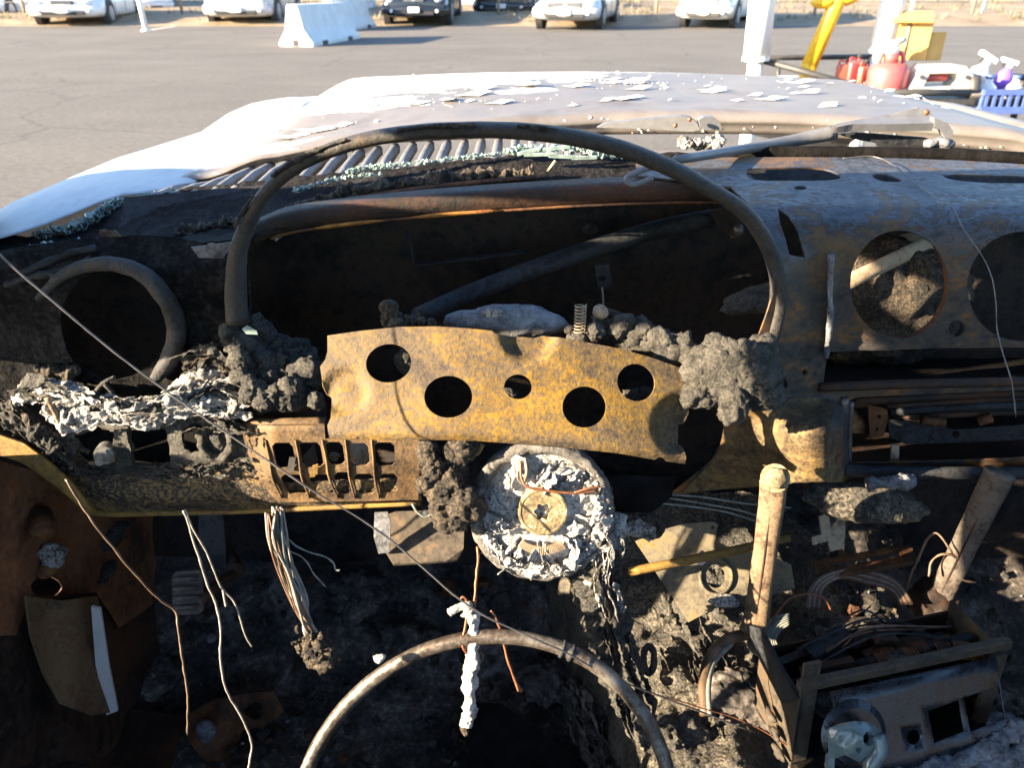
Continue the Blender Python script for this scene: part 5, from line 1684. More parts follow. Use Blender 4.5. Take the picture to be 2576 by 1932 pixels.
ash_run([PY(430, 990, .70), PY(500, 950, .705), PY(560, 945, .71), PY(580, 975, .70)], .007, 'ash_silver', 24)
ash_run([PY(330, 1050, .685), PY(370, 1062, .683), PY(420, 1050, .685)], .006, 'ash', 25)
ash_run([PY(10, 1030, .72), PY(60, 1050, .71), PY(110, 1090, .70), PY(150, 1130, .695)], .009, 'char', 26)
ash_run([PY(60, 1060, .71), PY(110, 1110, .705), PY(165, 1160, .70)], .008, 'char', 27)
ash_run([PY(470, 940, .715), PY(520, 900, .72), PY(560, 915, .715), PY(600, 950, .71)], .007, 'char_brown', 28, 1.0)
ash_run([PY(100, 925, .735), PY(150, 940, .73), PY(200, 935, .73)], .007, 'char_brown', 29, 1.0)
AL = [p - ao for p in (PY(40, 1005, .71), PY(110, 985, .70), PY(190, 1000, .692), PY(260, 1022, .688), PY(340, 1030, .684), PY(420, 1018, .686), PY(500, 985, .692), PY(570, 975, .697), PY(625, 1010, .697))]
flaky('ash_sheet', AL, 120, .004, .016, .0075, ('ash', 'ash_silver', 'char'), ASH, 41, label='crumpled sheets of ash')
flaky('ash_sheet', [p - ao for p in (PY(130, 1035, .69), PY(200, 1048, .688), PY(300, 1045, .685), PY(400, 1045, .685), PY(480, 1025, .688), PY(600, 1025, .692))], 80, .003, .012, .006, ('ash', 'ash_silver'), ASH, 42, label='crumpled sheets of ash')
flaky('char_sheet', [p - ao for p in (PY(5, 1025, .715), PY(70, 1075, .705), PY(130, 1130, .698), PY(190, 1180, .694))], 70, .004, .014, .008, ('char', 'char_brown'), ASH, 43, label='crumpled sheets of char')
flaky('char_sheet', [p - ao for p in (PY(470, 930, .715), PY(530, 905, .715), PY(585, 940, .71), PY(620, 985, .705))], 50, .004, .014, .008, ('char', 'char_brown'), ASH, 44, label='crumpled sheets of char')
flaky('char_sheet', [p - ao for p in (PY(200, 1185, .693), PY(330, 1192, .692), PY(470, 1190, .691), PY(630, 1170, .69))], 60, .002, .007, .004, ('char', 'char_brown'), ASH, 45, .006, .02, label='crumpled sheets of char')
flaky('char_sheet', [p - ao for p in (PY(460, 1070, .695), PY(540, 1065, .694), PY(640, 1080, .692), PY(640, 1140, .69))], 40, .002, .008, .005, ('char', 'char_grey'), ASH, 46, .008, .03, label='crumpled sheets of char')
crumbs('char_crumbs', [p - ao for p in (PY(20, 1040, .71), PY(110, 1110, .70), PY(180, 1170, .692), PY(300, 1195, .692), PY(450, 1190, .692), PY(620, 1180, .69))], 700, .0005, .002, .0075, 'char', ASH, 'loose flakes of char', 4)
tube('curled_strip', [PY(120, 1000, .685) - ao, PY(140, 1040, .683) - ao, PY(152, 1070, .682) - ao, PY(170, 1088, .682) - ao], [.004, .003, .0025, .002], 'tan', ASH, 6)
tube('curled_strip', [PY(240, 985, .69) - ao, PY(262, 962, .685) - ao, PY(290, 948, .69) - ao], .0022, 'char', ASH, 6)
tube('curled_strip', [PY(262, 965, .685) - ao, PY(285, 990, .685) - ao], .0022, 'char', ASH, 6)

# ------------------------------------------------------------------ char foam lumps round the plate
def blob(name, label, px, py, t, rx, ry, rz, mat, seed, extra=(), rot=None, **kw):
    c = PT(px, py, t)
    e = empty(name, c, 0, label, 'charred foam', 'lumps of charred foam')
    k = t / FPX
    lump('foam_mass', (0, 0, 0), (rx * k, ry * k, rz * k), seed, mat, e, rot=rot, **({'amp': .45, 'freq': 28, 'sub': 5, 'fine': .10, 'crumb': .12} | kw))
    for i, (qx, qy, qt, r) in enumerate(extra):
        lump('foam_knob', PT(qx, qy, qt) - c, (r * k, r * k * .9, r * k), seed * 3 + i, mat, e, amp=.5, freq=45, sub=4, fine=.14, crumb=.12)
    return e
blob('char_foam', 'large charred foam mass left of the perforated plate', 690, 930, .83, 115, 90, 90, 'char', 101,
     ((600, 870, .79, 34), (585, 850, .785, 26), (610, 910, .785, 28), (640, 985, .775, 34), (740, 985, .785, 40), (690, 1002, .775, 34), (780, 940, .80, 42), (572, 838, .78, 18), (795, 1005, .78, 24), (612, 945, .78, 24), (640, 840, .82, 46), (625, 965, .775, 22), (660, 1010, .772, 22), (720, 1015, .775, 24)))
glv = sheet('glass_chip', [(608, 828), (622, 818), (645, 832), (648, 842), (620, 840)], [], lambda px, py: PT(px, py, .745), 'glass', .002, 10, None, label='small clear glass chip on the foam left of the plate', cat='glass chip')
blob('char_foam', 'small knobbly foam stub standing on the top edge of the plate', 985, 800, .775, 28, 20, 36, 'char_brown', 102, ((1030, 808, .775, 22), (1060, 812, .775, 16), (980, 775, .775, 20), (1000, 820, .77, 22), (1085, 816, .775, 12)), crumb=.3)
blob('char_foam', 'long grey foam roll behind the right end of the plate', 1600, 850, .80, 120, 42, 38, 'char_grey', 103,
     ((1530, 815, .80, 26), (1560, 830, .79, 34), (1660, 870, .785, 46), (1700, 890, .785, 52), (1620, 835, .79, 36)), rot=Matrix.Rotation(.35, 4, 'Y'), amp=.3)
blob('char_foam', 'big grey foam lump at the right end of the plate', 1850, 950, .760, 105, 60, 92, 'char_grey', 104,
     ((1770, 920, .765, 56), (1760, 990, .76, 44), (1900, 900, .765, 50), (1915, 990, .755, 44), (1800, 900, .765, 50), (1850, 1010, .75, 44)), amp=.32)
# pale bluish dome behind the plate
e = empty('melted_dome', PT(1265, 812, .80), 0, 'pale grey blue melted dome behind the top of the plate', 'melted gauge')
k = .80 / FPX
lump('dome_shell', (0, 0, 0), (158 * k, 60 * k, 42 * k), 105, 'ash_blue', e, amp=.22, freq=16, sub=5, fine=.03)
lump('dome_patch', PT(1240, 792, .785) - e.location, (28 * k, 12 * k, 18 * k), 106, 'ash_silver', e, amp=.3, freq=40, sub=4)
# spring
bm = bmesh.new()
c0 = PT(1458, 838, .775); c1 = PT(1461, 766, .775)
ax = (c1 - c0)
pts = []
for i in range(120):
    f = i / 119
    a = f * 9 * 2 * math.pi
    pts.append(c0 + ax * f + Vector((math.cos(a) * .0055, math.sin(a) * .0055, 0)))
tube_bm(bm, [p - c0 for p in pts], .0008, 6)
e = empty('coil_spring', c0, 0, 'small upright coil spring behind the plate', 'spring')
link('coil', bm_mesh('coil', bm), 'tan', e, True)
blob('char_foam', 'foam stub round the foot of the coil spring', 1462, 845, .782, 36, 20, 18, 'char_grey', 107, ((1435, 830, .778, 14), (1500, 835, .778, 22)))
e = empty('burnt_lever', PT(1520, 780, .79), 0, 'thin charred lever pointing left above the foam roll', 'lever')
tube('lever_rod', [PT(1508, 784, .785) - e.location, PT(1560, 800, .80) - e.location, PT(1700, 850, .83) - e.location], [.0065, .006, .005], 'rust_dark', e, 8)
lump('lever_tip', PT(1510, 786, .783) - e.location, (.008, .008, .007), 108, 'tan', e, amp=.3, freq=60, sub=3)
# foam seen inside the plate holes and clumps right of the vent panel
blob('char_foam', 'foam remnant visible inside the upper left plate hole', 1022, 915, .77, 26, 16, 42, 'char_grey', 109)
blob('char_foam', 'foam remnant visible inside the far right plate hole', 1610, 1000, .79, 62, 30, 34, 'char', 110, rot=Matrix.Rotation(.3, 4, 'Y'))
blob('char_foam', 'foam remnant in the small centre plate hole', 1275, 1000, .77, 30, 16, 22, 'char', 111)
blob('char_foam', 'brown charred clumps between the vent panel and the hub', 1130, 1170, .765, 46, 34, 60, 'char_brown', 112,
     ((1165, 1130, .755, 36), (1090, 1180, .75, 30), (1140, 1215, .748, 34), (1105, 1240, .748, 32), (1155, 1255, .745, 36), (1075, 1140, .755, 28), (1080, 1225, .748, 26), (1135, 1300, .75, 48), (1175, 1290, .75, 36), (1110, 1285, .75, 30)), crumb=.3)
sheet('small_clip', [(1084, 1245), (1112, 1240), (1116, 1266), (1088, 1270)], [ell(1100, 1254, 5, 6, 10)], lambda px, py: PT(px, py, .742), 'steel', .0015, 8, None, label='small square steel clip at the lower corner beside the hub', cat='clip')

# ------------------------------------------------------------------ steering column: burnt hub with big socket bolt
HUBC = PT(1362, 1288, .765)
COLUMN = empty('steering_column', HUBC, 0, 'burnt steering column hub with white ash and an ochre socket bolt', 'steering column')
hn = (CAM - HUBC + Vector((.02, 0, -.25))).normalized()          # axis toward the driver
HM = Matrix.Translation(HUBC) @ hn.to_track_quat('Z', 'Y').to_matrix().to_4x4()
Hl = Matrix.Translation(-HUBC) @ HM
kh = .765 / FPX
def hub_pt(px, py, h=0):
    """point on the hub plane seen at a pixel, h metres toward the driver, in column coordinates"""
    d = ray(px, py)
    t = (HUBC - CAM).dot(hn) / d.dot(hn)
    return CAM + d * t + hn * h - HUBC
def ring_bm(bm, r0, r1, h0, h1, n=64, namp=0, nf=60, cx=0, cy=0, prof=6, seed=0):
    """torus-like ring in hub coordinates"""
    rows = []
    for i in range(n):
        a = 2 * math.pi * i / n
        row = []
        for j in range(prof * 2):
            b = 2 * math.pi * j / (prof * 2)
            r = (r0 + r1) / 2 + (r1 - r0) / 2 * math.cos(b)
            h = (h0 + h1) / 2 + (h1 - h0) / 2 * math.sin(b)
            p = Vector((cx + math.cos(a) * r, cy + math.sin(a) * r, h))
            if namp:
                p += Vector((math.cos(a) * math.cos(b), math.sin(a) * math.cos(b), math.sin(b))) * namp * fr(p * nf + Vector((seed, 0, 0)), .7, 5)
            row.append(bm.verts.new(Hl @ p))
        rows.append(row)
    m = prof * 2
    for i in range(n):
        a, b = rows[i], rows[(i + 1) % n]
        for j in range(m):
            bm.faces.new((a[j], b[j], b[(j + 1) % m], a[(j + 1) % m]))
def ring(name, mat, parent=COLUMN, **kw):
    bm = bmesh.new(); ring_bm(bm, **kw)
    return link(name, bm_mesh(name, bm), mat, parent, True)
ring('hub_rim', 'hubrim', r0=.058, r1=.0725, h0=-.016, h1=.006, n=140, namp=.002, nf=120)
ring('switch_ring', 'soot', r0=.05, r1=.070, h0=-.045, h1=-.016, n=80)
# ash face: a lumpy disc
def ash_disc():
    bm = bmesh.new()
    n, m = 190, 42
    rows = []
    for i in range(n):
        a = 2 * math.pi * i / n
        row = []
        for j in range(m + 1):
            f = j / m
            r = .060 * f
            x, y = math.cos(a) * r, math.sin(a) * r
            q = Vector((x, y, 0))
            wq = q + noise.noise_vector(q * 60) * .006
            rg = noise.ridged_multi_fractal(wq * 34 + Vector((3, 1, 0)), 1.0, 2.1, 3, 1.0, 2.0)
            h = .0045 + .0030 * (rg - .6) + .0018 * noise.noise(wq * 150) - .010 * f ** 4
            row.append(bm.verts.new(Hl @ Vector((x, y, h))))
        rows.append(row)
    for i in range(n):
        a, b = rows[i], rows[(i + 1) % n]
        for j in range(m):
            if j == 0:
                continue
            bm.faces.new((a[j], a[j + 1], b[j + 1], b[j]))
    return link('ash_face', bm_mesh('ash_face', bm), 'ash', COLUMN, True, label='lumpy white ash on the hub face')
ash_disc()
# lower right crumbling edge
def arc_pts(a0, a1, r, h, n=8):
    return [Hl @ Vector((math.cos(R(lerp(a0, a1, i / (n - 1)))) * r, math.sin(R(lerp(a0, a1, i / (n - 1)))) * r, h)) for i in range(n)]
crust('ash_rim', arc_pts(-160, 20, .060, .002), .006, 'ash', 31, .8, 110, COLUMN, 8, 14)
rh = random.Random(61)
for q in range(26):
    a_ = rh.uniform(0, 6.28)
    if math.radians(95) < a_ < math.radians(170) and rh.random() < .6: continue
    r0, r1 = rh.uniform(.026, .034), rh.uniform(.048, .064)
    b_ = a_ + rh.uniform(-.5, .5)
    m_ = (a_ + b_) / 2
    flaky('ash_sheet', [Hl @ Vector((math.cos(a_) * r0, math.sin(a_) * r0, .006)), Hl @ Vector((math.cos(m_) * (r0 + r1) / 2, math.sin(m_) * (r0 + r1) / 2, .008)), Hl @ Vector((math.cos(b_) * r1, math.sin(b_) * r1, .003))], 3, .005, .016, .003, ('ash',), COLUMN, 200 + q, .012, .03, 60, .005)
flaky('ash_sheet', arc_pts(-150, 30, .060, .004), 60, .005, .014, .004, ('ash', 'ash_silver'), COLUMN, 51, .006, .016, 70, .005, label='crumpled ash on the hub rim')
crumbs('hub_crumbs', arc_pts(-170, 60, .058, .008), 250, .0005, .002, .0055, 'ash', COLUMN, 'loose ash flakes on the hub', 7)
# big bolt
bcx, bcy = .001, .004
bm = bmesh.new()
n = 56
prof = [(.0245, -.004), (.0245, .0110), (.0235, .0128), (.0215, .0132), (.0205, .0126), (.0095, .0126)]
rings_ = []
for r, h in prof:
    rings_.append([bm.verts.new(Hl @ Vector((bcx + math.cos(6.283 * i / n) * r, bcy + math.sin(6.283 * i / n) * r, h))) for i in range(n)])
# six lobed socket
sock = []
for h in (.0126, .004):
    sock.append([bm.verts.new(Hl @ Vector((bcx + math.cos(6.283 * i / n) * (.0076 + .0011 * math.cos(6 * 6.283 * i / n)), bcy + math.sin(6.283 * i / n) * (.0076 + .0011 * math.cos(6 * 6.283 * i / n)), h))) for i in range(n)])
rings_ += sock
for a, b in zip(rings_, rings_[1:]):
    for i in range(n):
        bm.faces.new((a[i], a[(i + 1) % n], b[(i + 1) % n], b[i]))
bm.faces.new(sock[-1])
bmesh.ops.recalc_face_normals(bm, faces=bm.faces)
o = link('socket_bolt', bm_mesh('socket_bolt', bm), 'bolt', COLUMN, False, label='large ochre bolt with a six lobed socket')
# splined ring segment below the bolt
bm = bmesh.new()
for i in range(26):
    a = R(-125 + i * 2.7)
    box_bm(bm, (0, 0, 0), (.0085, .0009, .004))
    m4 = Hl @ Matrix.Translation((bcx + math.cos(a) * .037, bcy - .003 + math.sin(a) * .037, .0095)) @ Matrix.Rotation(a, 4, 'Z')
    bmesh.ops.transform(bm, matrix=m4, verts=bm.verts[-8:])
link('spline_teeth', bm_mesh('spline_teeth', bm), 'tan', COLUMN, False)
tube('hub_wire', [hub_pt(x, y, h) for x, y, h in ((1310, 1150, .014), (1312, 1190, .018), (1330, 1212, .02), (1390, 1222, .02), (1440, 1226, .02), (1500, 1222, .018))], .0013, 'copper', COLUMN, 6)
tube('hub_wire', [hub_pt(x, y, h) for x, y, h in ((1440, 1226, .02), (1470, 1215, .022), (1505, 1210, .02))], .0011, 'copper', COLUMN, 6)
tube('hub_wire', [hub_pt(x, y, h) for x, y, h in ((1320, 1145, .012), (1325, 1175, .018), (1318, 1205, .018))], .0016, 'tan', COLUMN, 6)
# column stub behind and its charred cover running down
tube('column_tube', [HUBC * 0 - hn * .02, -hn * .12, -hn * .26], [.045, .04, .03], 'soot', COLUMN, 16, 0)
o = HUBC
crust('column_cover', [PT(1495, 1400, .79) - o, PT(1500, 1480, .80) - o, PT(1530, 1570, .82) - o, PT(1565, 1680, .83) - o, PT(1600, 1780, .84) - o], .019, 'char_grey', 36, .45, 45, COLUMN, 20, 26)
flaky('ash_sheet', [PT(1505, 1330, .765) - o, PT(1515, 1400, .77) - o, PT(1510, 1470, .775) - o, PT(1530, 1550, .785) - o], 60, .005, .018, .006, ('ash_silver', 'char_grey'), COLUMN, 54, .015, .05, label='crumpled ash below the hub')
flaky('char_sheet', [PT(1520, 1520, .79) - o, PT(1550, 1620, .80) - o, PT(1590, 1740, .81) - o, PT(1620, 1830, .815) - o], 70, .006, .022, .007, ('char_grey', 'char'), COLUMN, 55, .02, .07, label='peeling char on the column cover')
crust('column_cover', [PT(1480, 1460, .79) - o, PT(1505, 1560, .80) - o, PT(1545, 1660, .82) - o, PT(1580, 1780, .83) - o], .015, 'char', 37, .5, 60, COLUMN, 16, 22)
crust('ash_drip', [PT(1500, 1300, .77) - o, PT(1510, 1360, .775) - o, PT(1500, 1420, .78) - o, PT(1498, 1470, .785) - o], .008, 'ash_silver', 38, .8, 70, COLUMN, 14, 16)
crust('ash_drip', [PT(1555, 1290, .80) - o, PT(1552, 1340, .80) - o, PT(1545, 1380, .80) - o], .009, 'ash', 39, .7, 90, COLUMN, 14, 14)
crust('ash_drip', [PT(1575, 1320, .80) - o, PT(1570, 1345, .80) - o], .006, 'ash', 40, .7, 90, COLUMN, 8, 12)
crust('ash_drip', [PT(1512, 1478, .79) - o, PT(1518, 1515, .795) - o], .007, 'ash', 41, .7, 90, COLUMN, 8, 12)
sheet('column_shroud', [(1530, 1200), (1560, 1195), (1700, 1200), (1690, 1250), (1640, 1290), (1540, 1290)], [], lambda px, py: PT(px, py, .85), 'black', .003, 20, CAR)
tube('shroud_edge', [PT(1532, 1225, .79), PT(1530, 1270, .79)], .004, 'rust', CAR, 6, 0)
tube('dash_loop', [PT(1182, 1120, .752), PT(1186, 1138, .75), PT(1200, 1140, .75), PT(1214, 1118, .752)], .0028, 'edge', CAR, 8)

# ------------------------------------------------------------------ fallen steering wheel rim
def wheel_ring():
    c = PT(1205, 2080, .73)
    a = PT(1240, 1602, .735) - c
    right = PT(1690, 2080, .715) - c
    e = empty('steering_wheel_rim', c, 0, 'bare steel steering wheel rim fallen below the hub', 'steering wheel')
    n = 120
    pts = [a * math.cos(2 * math.pi * i / n) + right * math.sin(2 * math.pi * i / n) for i in range(n)]
    ax = a.cross(right).normalized()
    bm = bmesh.new()
    rows = []
    for i in range(n):
        rad = pts[i].normalized()
        row = []
        for j in range(14):
            b = 2 * math.pi * j / 14
            rr = .0070 * (1 + .05 * fr(pts[i] * 60 + Vector((j, 0, 0)), .8, 3)) * (1 - .22 * max(0, math.cos((b - 1.9) * 1.0)) ** 8)
            row.append(bm.verts.new(pts[i] + rad * math.cos(b) * rr + ax * math.sin(b) * rr))
        rows.append(row)
    for i in range(n):
        p, q = rows[i], rows[(i + 1) % n]
        for j in range(14):
            bm.faces.new((p[j], q[j], q[(j + 1) % 14], p[(j + 1) % 14]))
    bmesh.ops.recalc_face_normals(bm, faces=bm.faces)
    link('rim_tube', bm_mesh('rim_tube', bm), 'rim', e, True)
    for ang in (22, 25):
        bm = bmesh.new()
        t = R(ang)
        p = a * math.cos(t) + right * math.sin(t)
        tg = (a * -math.sin(t) + right * math.cos(t)).normalized()
        tube_bm(bm, [p - tg * .0018, p + tg * .0018], .0086, 16)
        link('weld_joint', bm_mesh('weld_joint', bm), 'soot', e, True)
    for ang in (110, 180, 250):
        t = R(ang)
        p = a * math.cos(t) + right * math.sin(t)
        tube('spoke', [p, p * .25 - ax * .02], .006, 'rim', e, 8, 0)
    crust('ash_scrap', [PT(945, 1665, .722) - c, PT(958, 1655, .722) - c, PT(970, 1650, .722) - c], .004, 'ash', 44, .9, 200, e, 6, 10)
wheel_ring()

# ------------------------------------------------------------------ wires
def wire(label, pts, r, mat, name='wire', group='burnt wires hanging in the cabin', sm=8, **kw):
    P = catmull([PT(*p) for p in pts], sm)
    r = r * .8
    sd_ = len(label) * 1.37
    kink = .0006 if r < .00115 else .0016
    P = [p + noise.noise_vector(p * 34 + Vector((sd_, 0, 0))) * kink + noise.noise_vector(p * 130 + Vector((0, sd_, 0))) * kink * .35 for p in P]
    o = P[0].copy()
    rr = [r * (1 + .35 * noise.noise(p * 160 + Vector((sd_, 1, 0)))) for p in P]
    rr[-1] *= .5
    e = tube(name, [p - o for p in P], rr, mat, None, 6, 0, label=label, cat='wire', group=group, **kw)
    e.location = o
    return e
wire('long thin steel wire slanting across the dash from the left edge', [(-40, 600, .60), (20, 660, .61), (170, 790, .625), (300, 895, .64), (420, 985, .65), (600, 1110, .66), (760, 1217, .665), (960, 1342, .68), (1160, 1512, .69), (1280, 1578, .70), (1420, 1642, .71), (1540, 1706, .73), (1640, 1744, .76), (1900, 1845, .80)], .0011, 'wire')
wire('brown wire looping from the lower dash skin to the brake pedal', [(165, 1205, .74), (200, 1265, .745), (240, 1320, .75), (330, 1432, .77), (400, 1505, .79), (440, 1540, .80), (446, 1580, .80), (456, 1650, .80), (468, 1720, .80), (473, 1790, .80), (470, 1850, .80)], .0017, 'wirebrown')
wire('bright wire hanging from the lower dash edge past the brake pedal', [(460, 1284, .74), (480, 1340, .74), (505, 1420, .745), (535, 1500, .75), (556, 1580, .75), (556, 1650, .75), (562, 1710, .75), (578, 1750, .755), (612, 1815, .76), (632, 1860, .765), (630, 1900, .765), (622, 1950, .765)], .0015, 'strand')
wire('frayed wire splitting in two right of the brake pedal', [(466, 1284, .742), (485, 1330, .745), (520, 1390, .75), (550, 1465, .755), (566, 1490, .755), (585, 1510, .757), (600, 1545, .76), (618, 1600, .765), (634, 1628, .77)], .0013, 'strand')
wire('short stub of wire below the fork of the frayed wire', [(562, 1485, .753), (566, 1510, .752), (569, 1528, .752)], .0014, 'strand')
def bundle():
    P = [PT(692, 1284, .735), PT(700, 1350, .735), PT(722, 1430, .738), (PT(755, 1520, .742)), PT(778, 1580, .745), PT(792, 1625, .748)]
    o = P[0]
    e = empty('wire_bundle', o, 0, 'thick bundle of bare wires hanging below the vent panel', 'wire bundle')
    r = random.Random(6)
    mats = ['strand', 'verdigris', 'strand', 'copper2', 'strand', 'wirebrown']
    for k in range(26):
        pts = []
        a = r.uniform(0, 6.28); rr = r.uniform(.001, .0095)
        for i, p in enumerate(P):
            w_ = (.95, 1.1, 1.0, .9, .6, .5)[i]
            aa = a + i * r.uniform(-.5, .7)
            pts.append(p - o + Vector((math.cos(aa) * rr * w_, math.sin(aa) * rr * w_, r.uniform(-.002, .002))))
        if r.random() < .3: pts = pts[:4]
        tube('strand', pts, r.uniform(.0008, .0017), mats[k % 6], e, 5, 6)
    for k in range(3):
        lump('char_clump', PT(785 + k * 12, 1620 + k * 16, .746) - o, (.013, .010, .015), 120 + k, 'char_brown', e, amp=.6, freq=55, sub=4, crumb=.4)
    crumbs('char_crumbs', [PT(770, 1600, .745) - o, PT(790, 1630, .745) - o, PT(812, 1655, .745) - o], 120, .001, .006, .006, 'char_brown', e, 'flakes of charred tape', 12)
bundle()
wire('thin green tipped wire branching right of the wire bundle', [(727, 1358, .74), (745, 1375, .742), (780, 1391, .745), (815, 1400, .747), (838, 1416, .75), (845, 1434, .75), (856, 1436, .75)], .0012, 'verdigris')
wire('thin pale wire branching lower right of the wire bundle', [(725, 1385, .74), (755, 1400, .742), (775, 1420, .745), (790, 1445, .747), (820, 1477, .75)], .0010, 'strand')
wire('copper wire dropping from the hub to the white ash stick', [(1203, 1375, .76), (1204, 1410, .755), (1195, 1470, .75), (1192, 1530, .745), (1180, 1600, .742), (1170, 1640, .742)], .0018, 'copper')
wire('loose copper wire end right of the white ash stick', [(1232, 1538, .74), (1250, 1570, .74), (1270, 1630, .74), (1285, 1680, .74), (1298, 1720, .74), (1304, 1738, .74), (1302, 1722, .742), (1312, 1741, .742)], .0017, 'copper')
wire('short blue grey wire ends under the hub', [(1275, 1418, .77), (1268, 1432, .768), (1252, 1446, .766)], .0013, 'verdigris')
wire('curved blue wire below the clumps beside the hub', [(1040, 1266, .75), (1052, 1288, .75), (1072, 1300, .75), (1086, 1296, .75)], .0018, 'verdigris')
wire('thin dark wire curling over the right dashboard', [(2120, 398, .92), (2190, 392, .92), (2240, 410, .90), (2290, 450, .86), (2340, 490, .81), (2395, 520, .765), (2420, 570, .75), (2440, 600, .745), (2470, 645, .74), (2495, 700, .74), (2505, 760, .74), (2508, 820, .745), (2520, 880, .745), (2545, 960, .745), (2555, 1050, .75)], .0008, 'wire')
for k, (pts, lab) in enumerate((
        (((1565, 1252, .86), (1650, 1250, .86), (1740, 1262, .86), (1860, 1285, .86), (1910, 1300, .87)), 'green wire running under the column shroud, topmost of three'),
        (((1600, 1262, .86), (1720, 1272, .86), (1830, 1290, .86), (1905, 1312, .87)), 'green wire under the column shroud, middle of three'),
        (((1640, 1240, .86), (1760, 1250, .86), (1880, 1268, .86), (1990, 1278, .87)), 'green wire under the column shroud, lowest of three'))):
    wire(lab, pts, .0014, 'verdigris')

# white ash stick hanging on the copper wire
o = PT(1195, 1545, .74)
e = empty('ash_stick', o, 0, 'white ash covered stick hanging in front of the fallen wheel rim', 'ash stick')
crust('stick_shaft', [PT(1172, 1535, .738) - o, PT(1190, 1560, .737) - o, PT(1190, 1640, .735) - o, PT(1184, 1700, .734) - o, PT(1180, 1780, .733) - o, PT(1172, 1830, .733) - o], .0062, 'ash', 51, .5, 130, e, 22, 16)
crust('stick_hook', [PT(1186, 1536, .738) - o, PT(1165, 1526, .738) - o, PT(1145, 1534, .738) - o, PT(1128, 1544, .738) - o], .0048, 'ash', 52, .7, 150, e, 10, 14)
crust('stick_tail', [PT(1172, 1810, .733) - o, PT(1168, 1835, .733) - o, PT(1175, 1852, .733) - o], .004, 'char_brown', 53, .9, 200, e, 8, 12)
tube('stick_wire', [PT(1158, 1510, .738) - o, PT(1165, 1502, .738) - o, PT(1176, 1520, .738) - o, PT(1170, 1580, .735) - o, PT(1160, 1615, .733) - o], .0012, 'copper', e, 6)
tube('stick_wire', [PT(1160, 1600, .733) - o, PT(1165, 1630, .732) - o, PT(1175, 1645, .733) - o], .0012, 'copper', e, 6)
tube('stick_wire', [PT(1205, 1640, .735) - o, PT(1214, 1650, .735) - o, PT(1208, 1672, .735) - o], .0014, 'wirebrown', e, 6)

# ------------------------------------------------------------------ pedals
e = empty('brake_pedal', PT(475, 1490, .86), 0, 'burnt brake pedal with ribbed pad in the dark footwell', 'pedal')
o = Vector(e.location)
def pad_map(px, py):
    return PT(px, py, .86 + .00012 * (px - 475)) - o
bm_pts = [(440, 1440), (500, 1434), (510, 1442), (512, 1535), (500, 1546), (446, 1548), (434, 1536), (432, 1455)]
sheet('pedal_pad', bm_pts, [], pad_map, 'pedal', .008, 12, e)
for k in range(4):
    tube('tread_rib', [pad_map(440, 1458 + 24 * k) + Vector((0, -.004, .003)), pad_map(504, 1454 + 24 * k) + Vector((0, -.004, .003))], .0028, 'pedal', e, 6, 0)
tube('pedal_arm', [pad_map(505, 1510), PT(560, 1462, .90) - o, PT(598, 1432, .93) - o, PT(570, 1380, .95) - o, PT(540, 1300, .97) - o], .007, 'rust_dark', e, 8)
lump('pedal_pivot', PT(598, 1434, .925) - o, (.009, .009, .009), 130, 'rust_dark', e, amp=.4, freq=70, sub=4)
sheet('pedal_bracket', [(500, 1270), (560, 1270), (570, 1420), (520, 1440), (498, 1400)], [], lambda px, py: PT(px, py, .93) - o, 'soot', .004, 18, e)
o = PT(1090, 1360, .86)
e = empty('wide_pedal', o, 0, 'scorched flat pedal plate half lit by the sun left of the hub', 'pedal')
sheet('pedal_plate', [(960, 1300), (1000, 1285), (1120, 1285), (1168, 1330), (1166, 1380), (1150, 1408), (1120, 1412), (990, 1420), (965, 1380)], [], lambda px, py: PT(px, py, .86 + .0003 * (1400 - py)) - o, 'pedalplate', .004, 14, e)
tube('pedal_stem', [PT(1080, 1300, .89) - o, PT(1060, 1240, .95) - o, PT(1050, 1200, 1.0) - o], .008, 'soot', e, 8)
sheet('pedal_edge', [(942, 1290), (975, 1288), (982, 1310), (980, 1390), (952, 1394), (940, 1350)], [], lambda px, py: PT(px, py, .855) - o, 'ash_blue', .003, 14, e)

# ------------------------------------------------------------------ charred tunnel, struts, plates, box on the right
def tun_map(px, py):
    y = pl([(1230, .97), (1300, .94), (1450, .86), (1600, .78), (1800, .66), (2000, .55)], py)
    y += .05 * sstep(1480, 1360, px)
    p = PY(px, py, y)
    n = .014 * fr(p * 16, .9, 5) + .003 * fr(p * 90, .8, 2)
    p += Vector((0, -.5, .86)) * n
    p.z -= .22 * sstep(1470, 1330, px - .28 * (py - 1250)) + .10 * sstep(1850, 2200, px)
    return p
sheet('tunnel_cover', [(1380, 1230), (1600, 1240), (1960, 1235), (2120, 1260), (2240, 1500), (2200, 2060), (1500, 2060), (1470, 1900), (1420, 1600), (1370, 1400)], [], tun_map, 'tar', .002, 9, CAR, label='tar black melted tunnel cover lit by the sun')
flaky('char_sheet', [tun_map(1450, 1520), tun_map(1500, 1650), tun_map(1540, 1760), tun_map(1600, 1900)], 90, .008, .03, .014, ('char', 'floor'), CAR, 81, .02, .07, 40, .008, label='peeling char beside the tunnel')
flaky('char_sheet', [tun_map(1640, 1420), tun_map(1700, 1560), tun_map(1760, 1700), tun_map(1800, 1850)], 70, .006, .022, .02, ('tar', 'char_grey'), CAR, 82, .015, .05, 50, .006, label='flakes on the tunnel cover')
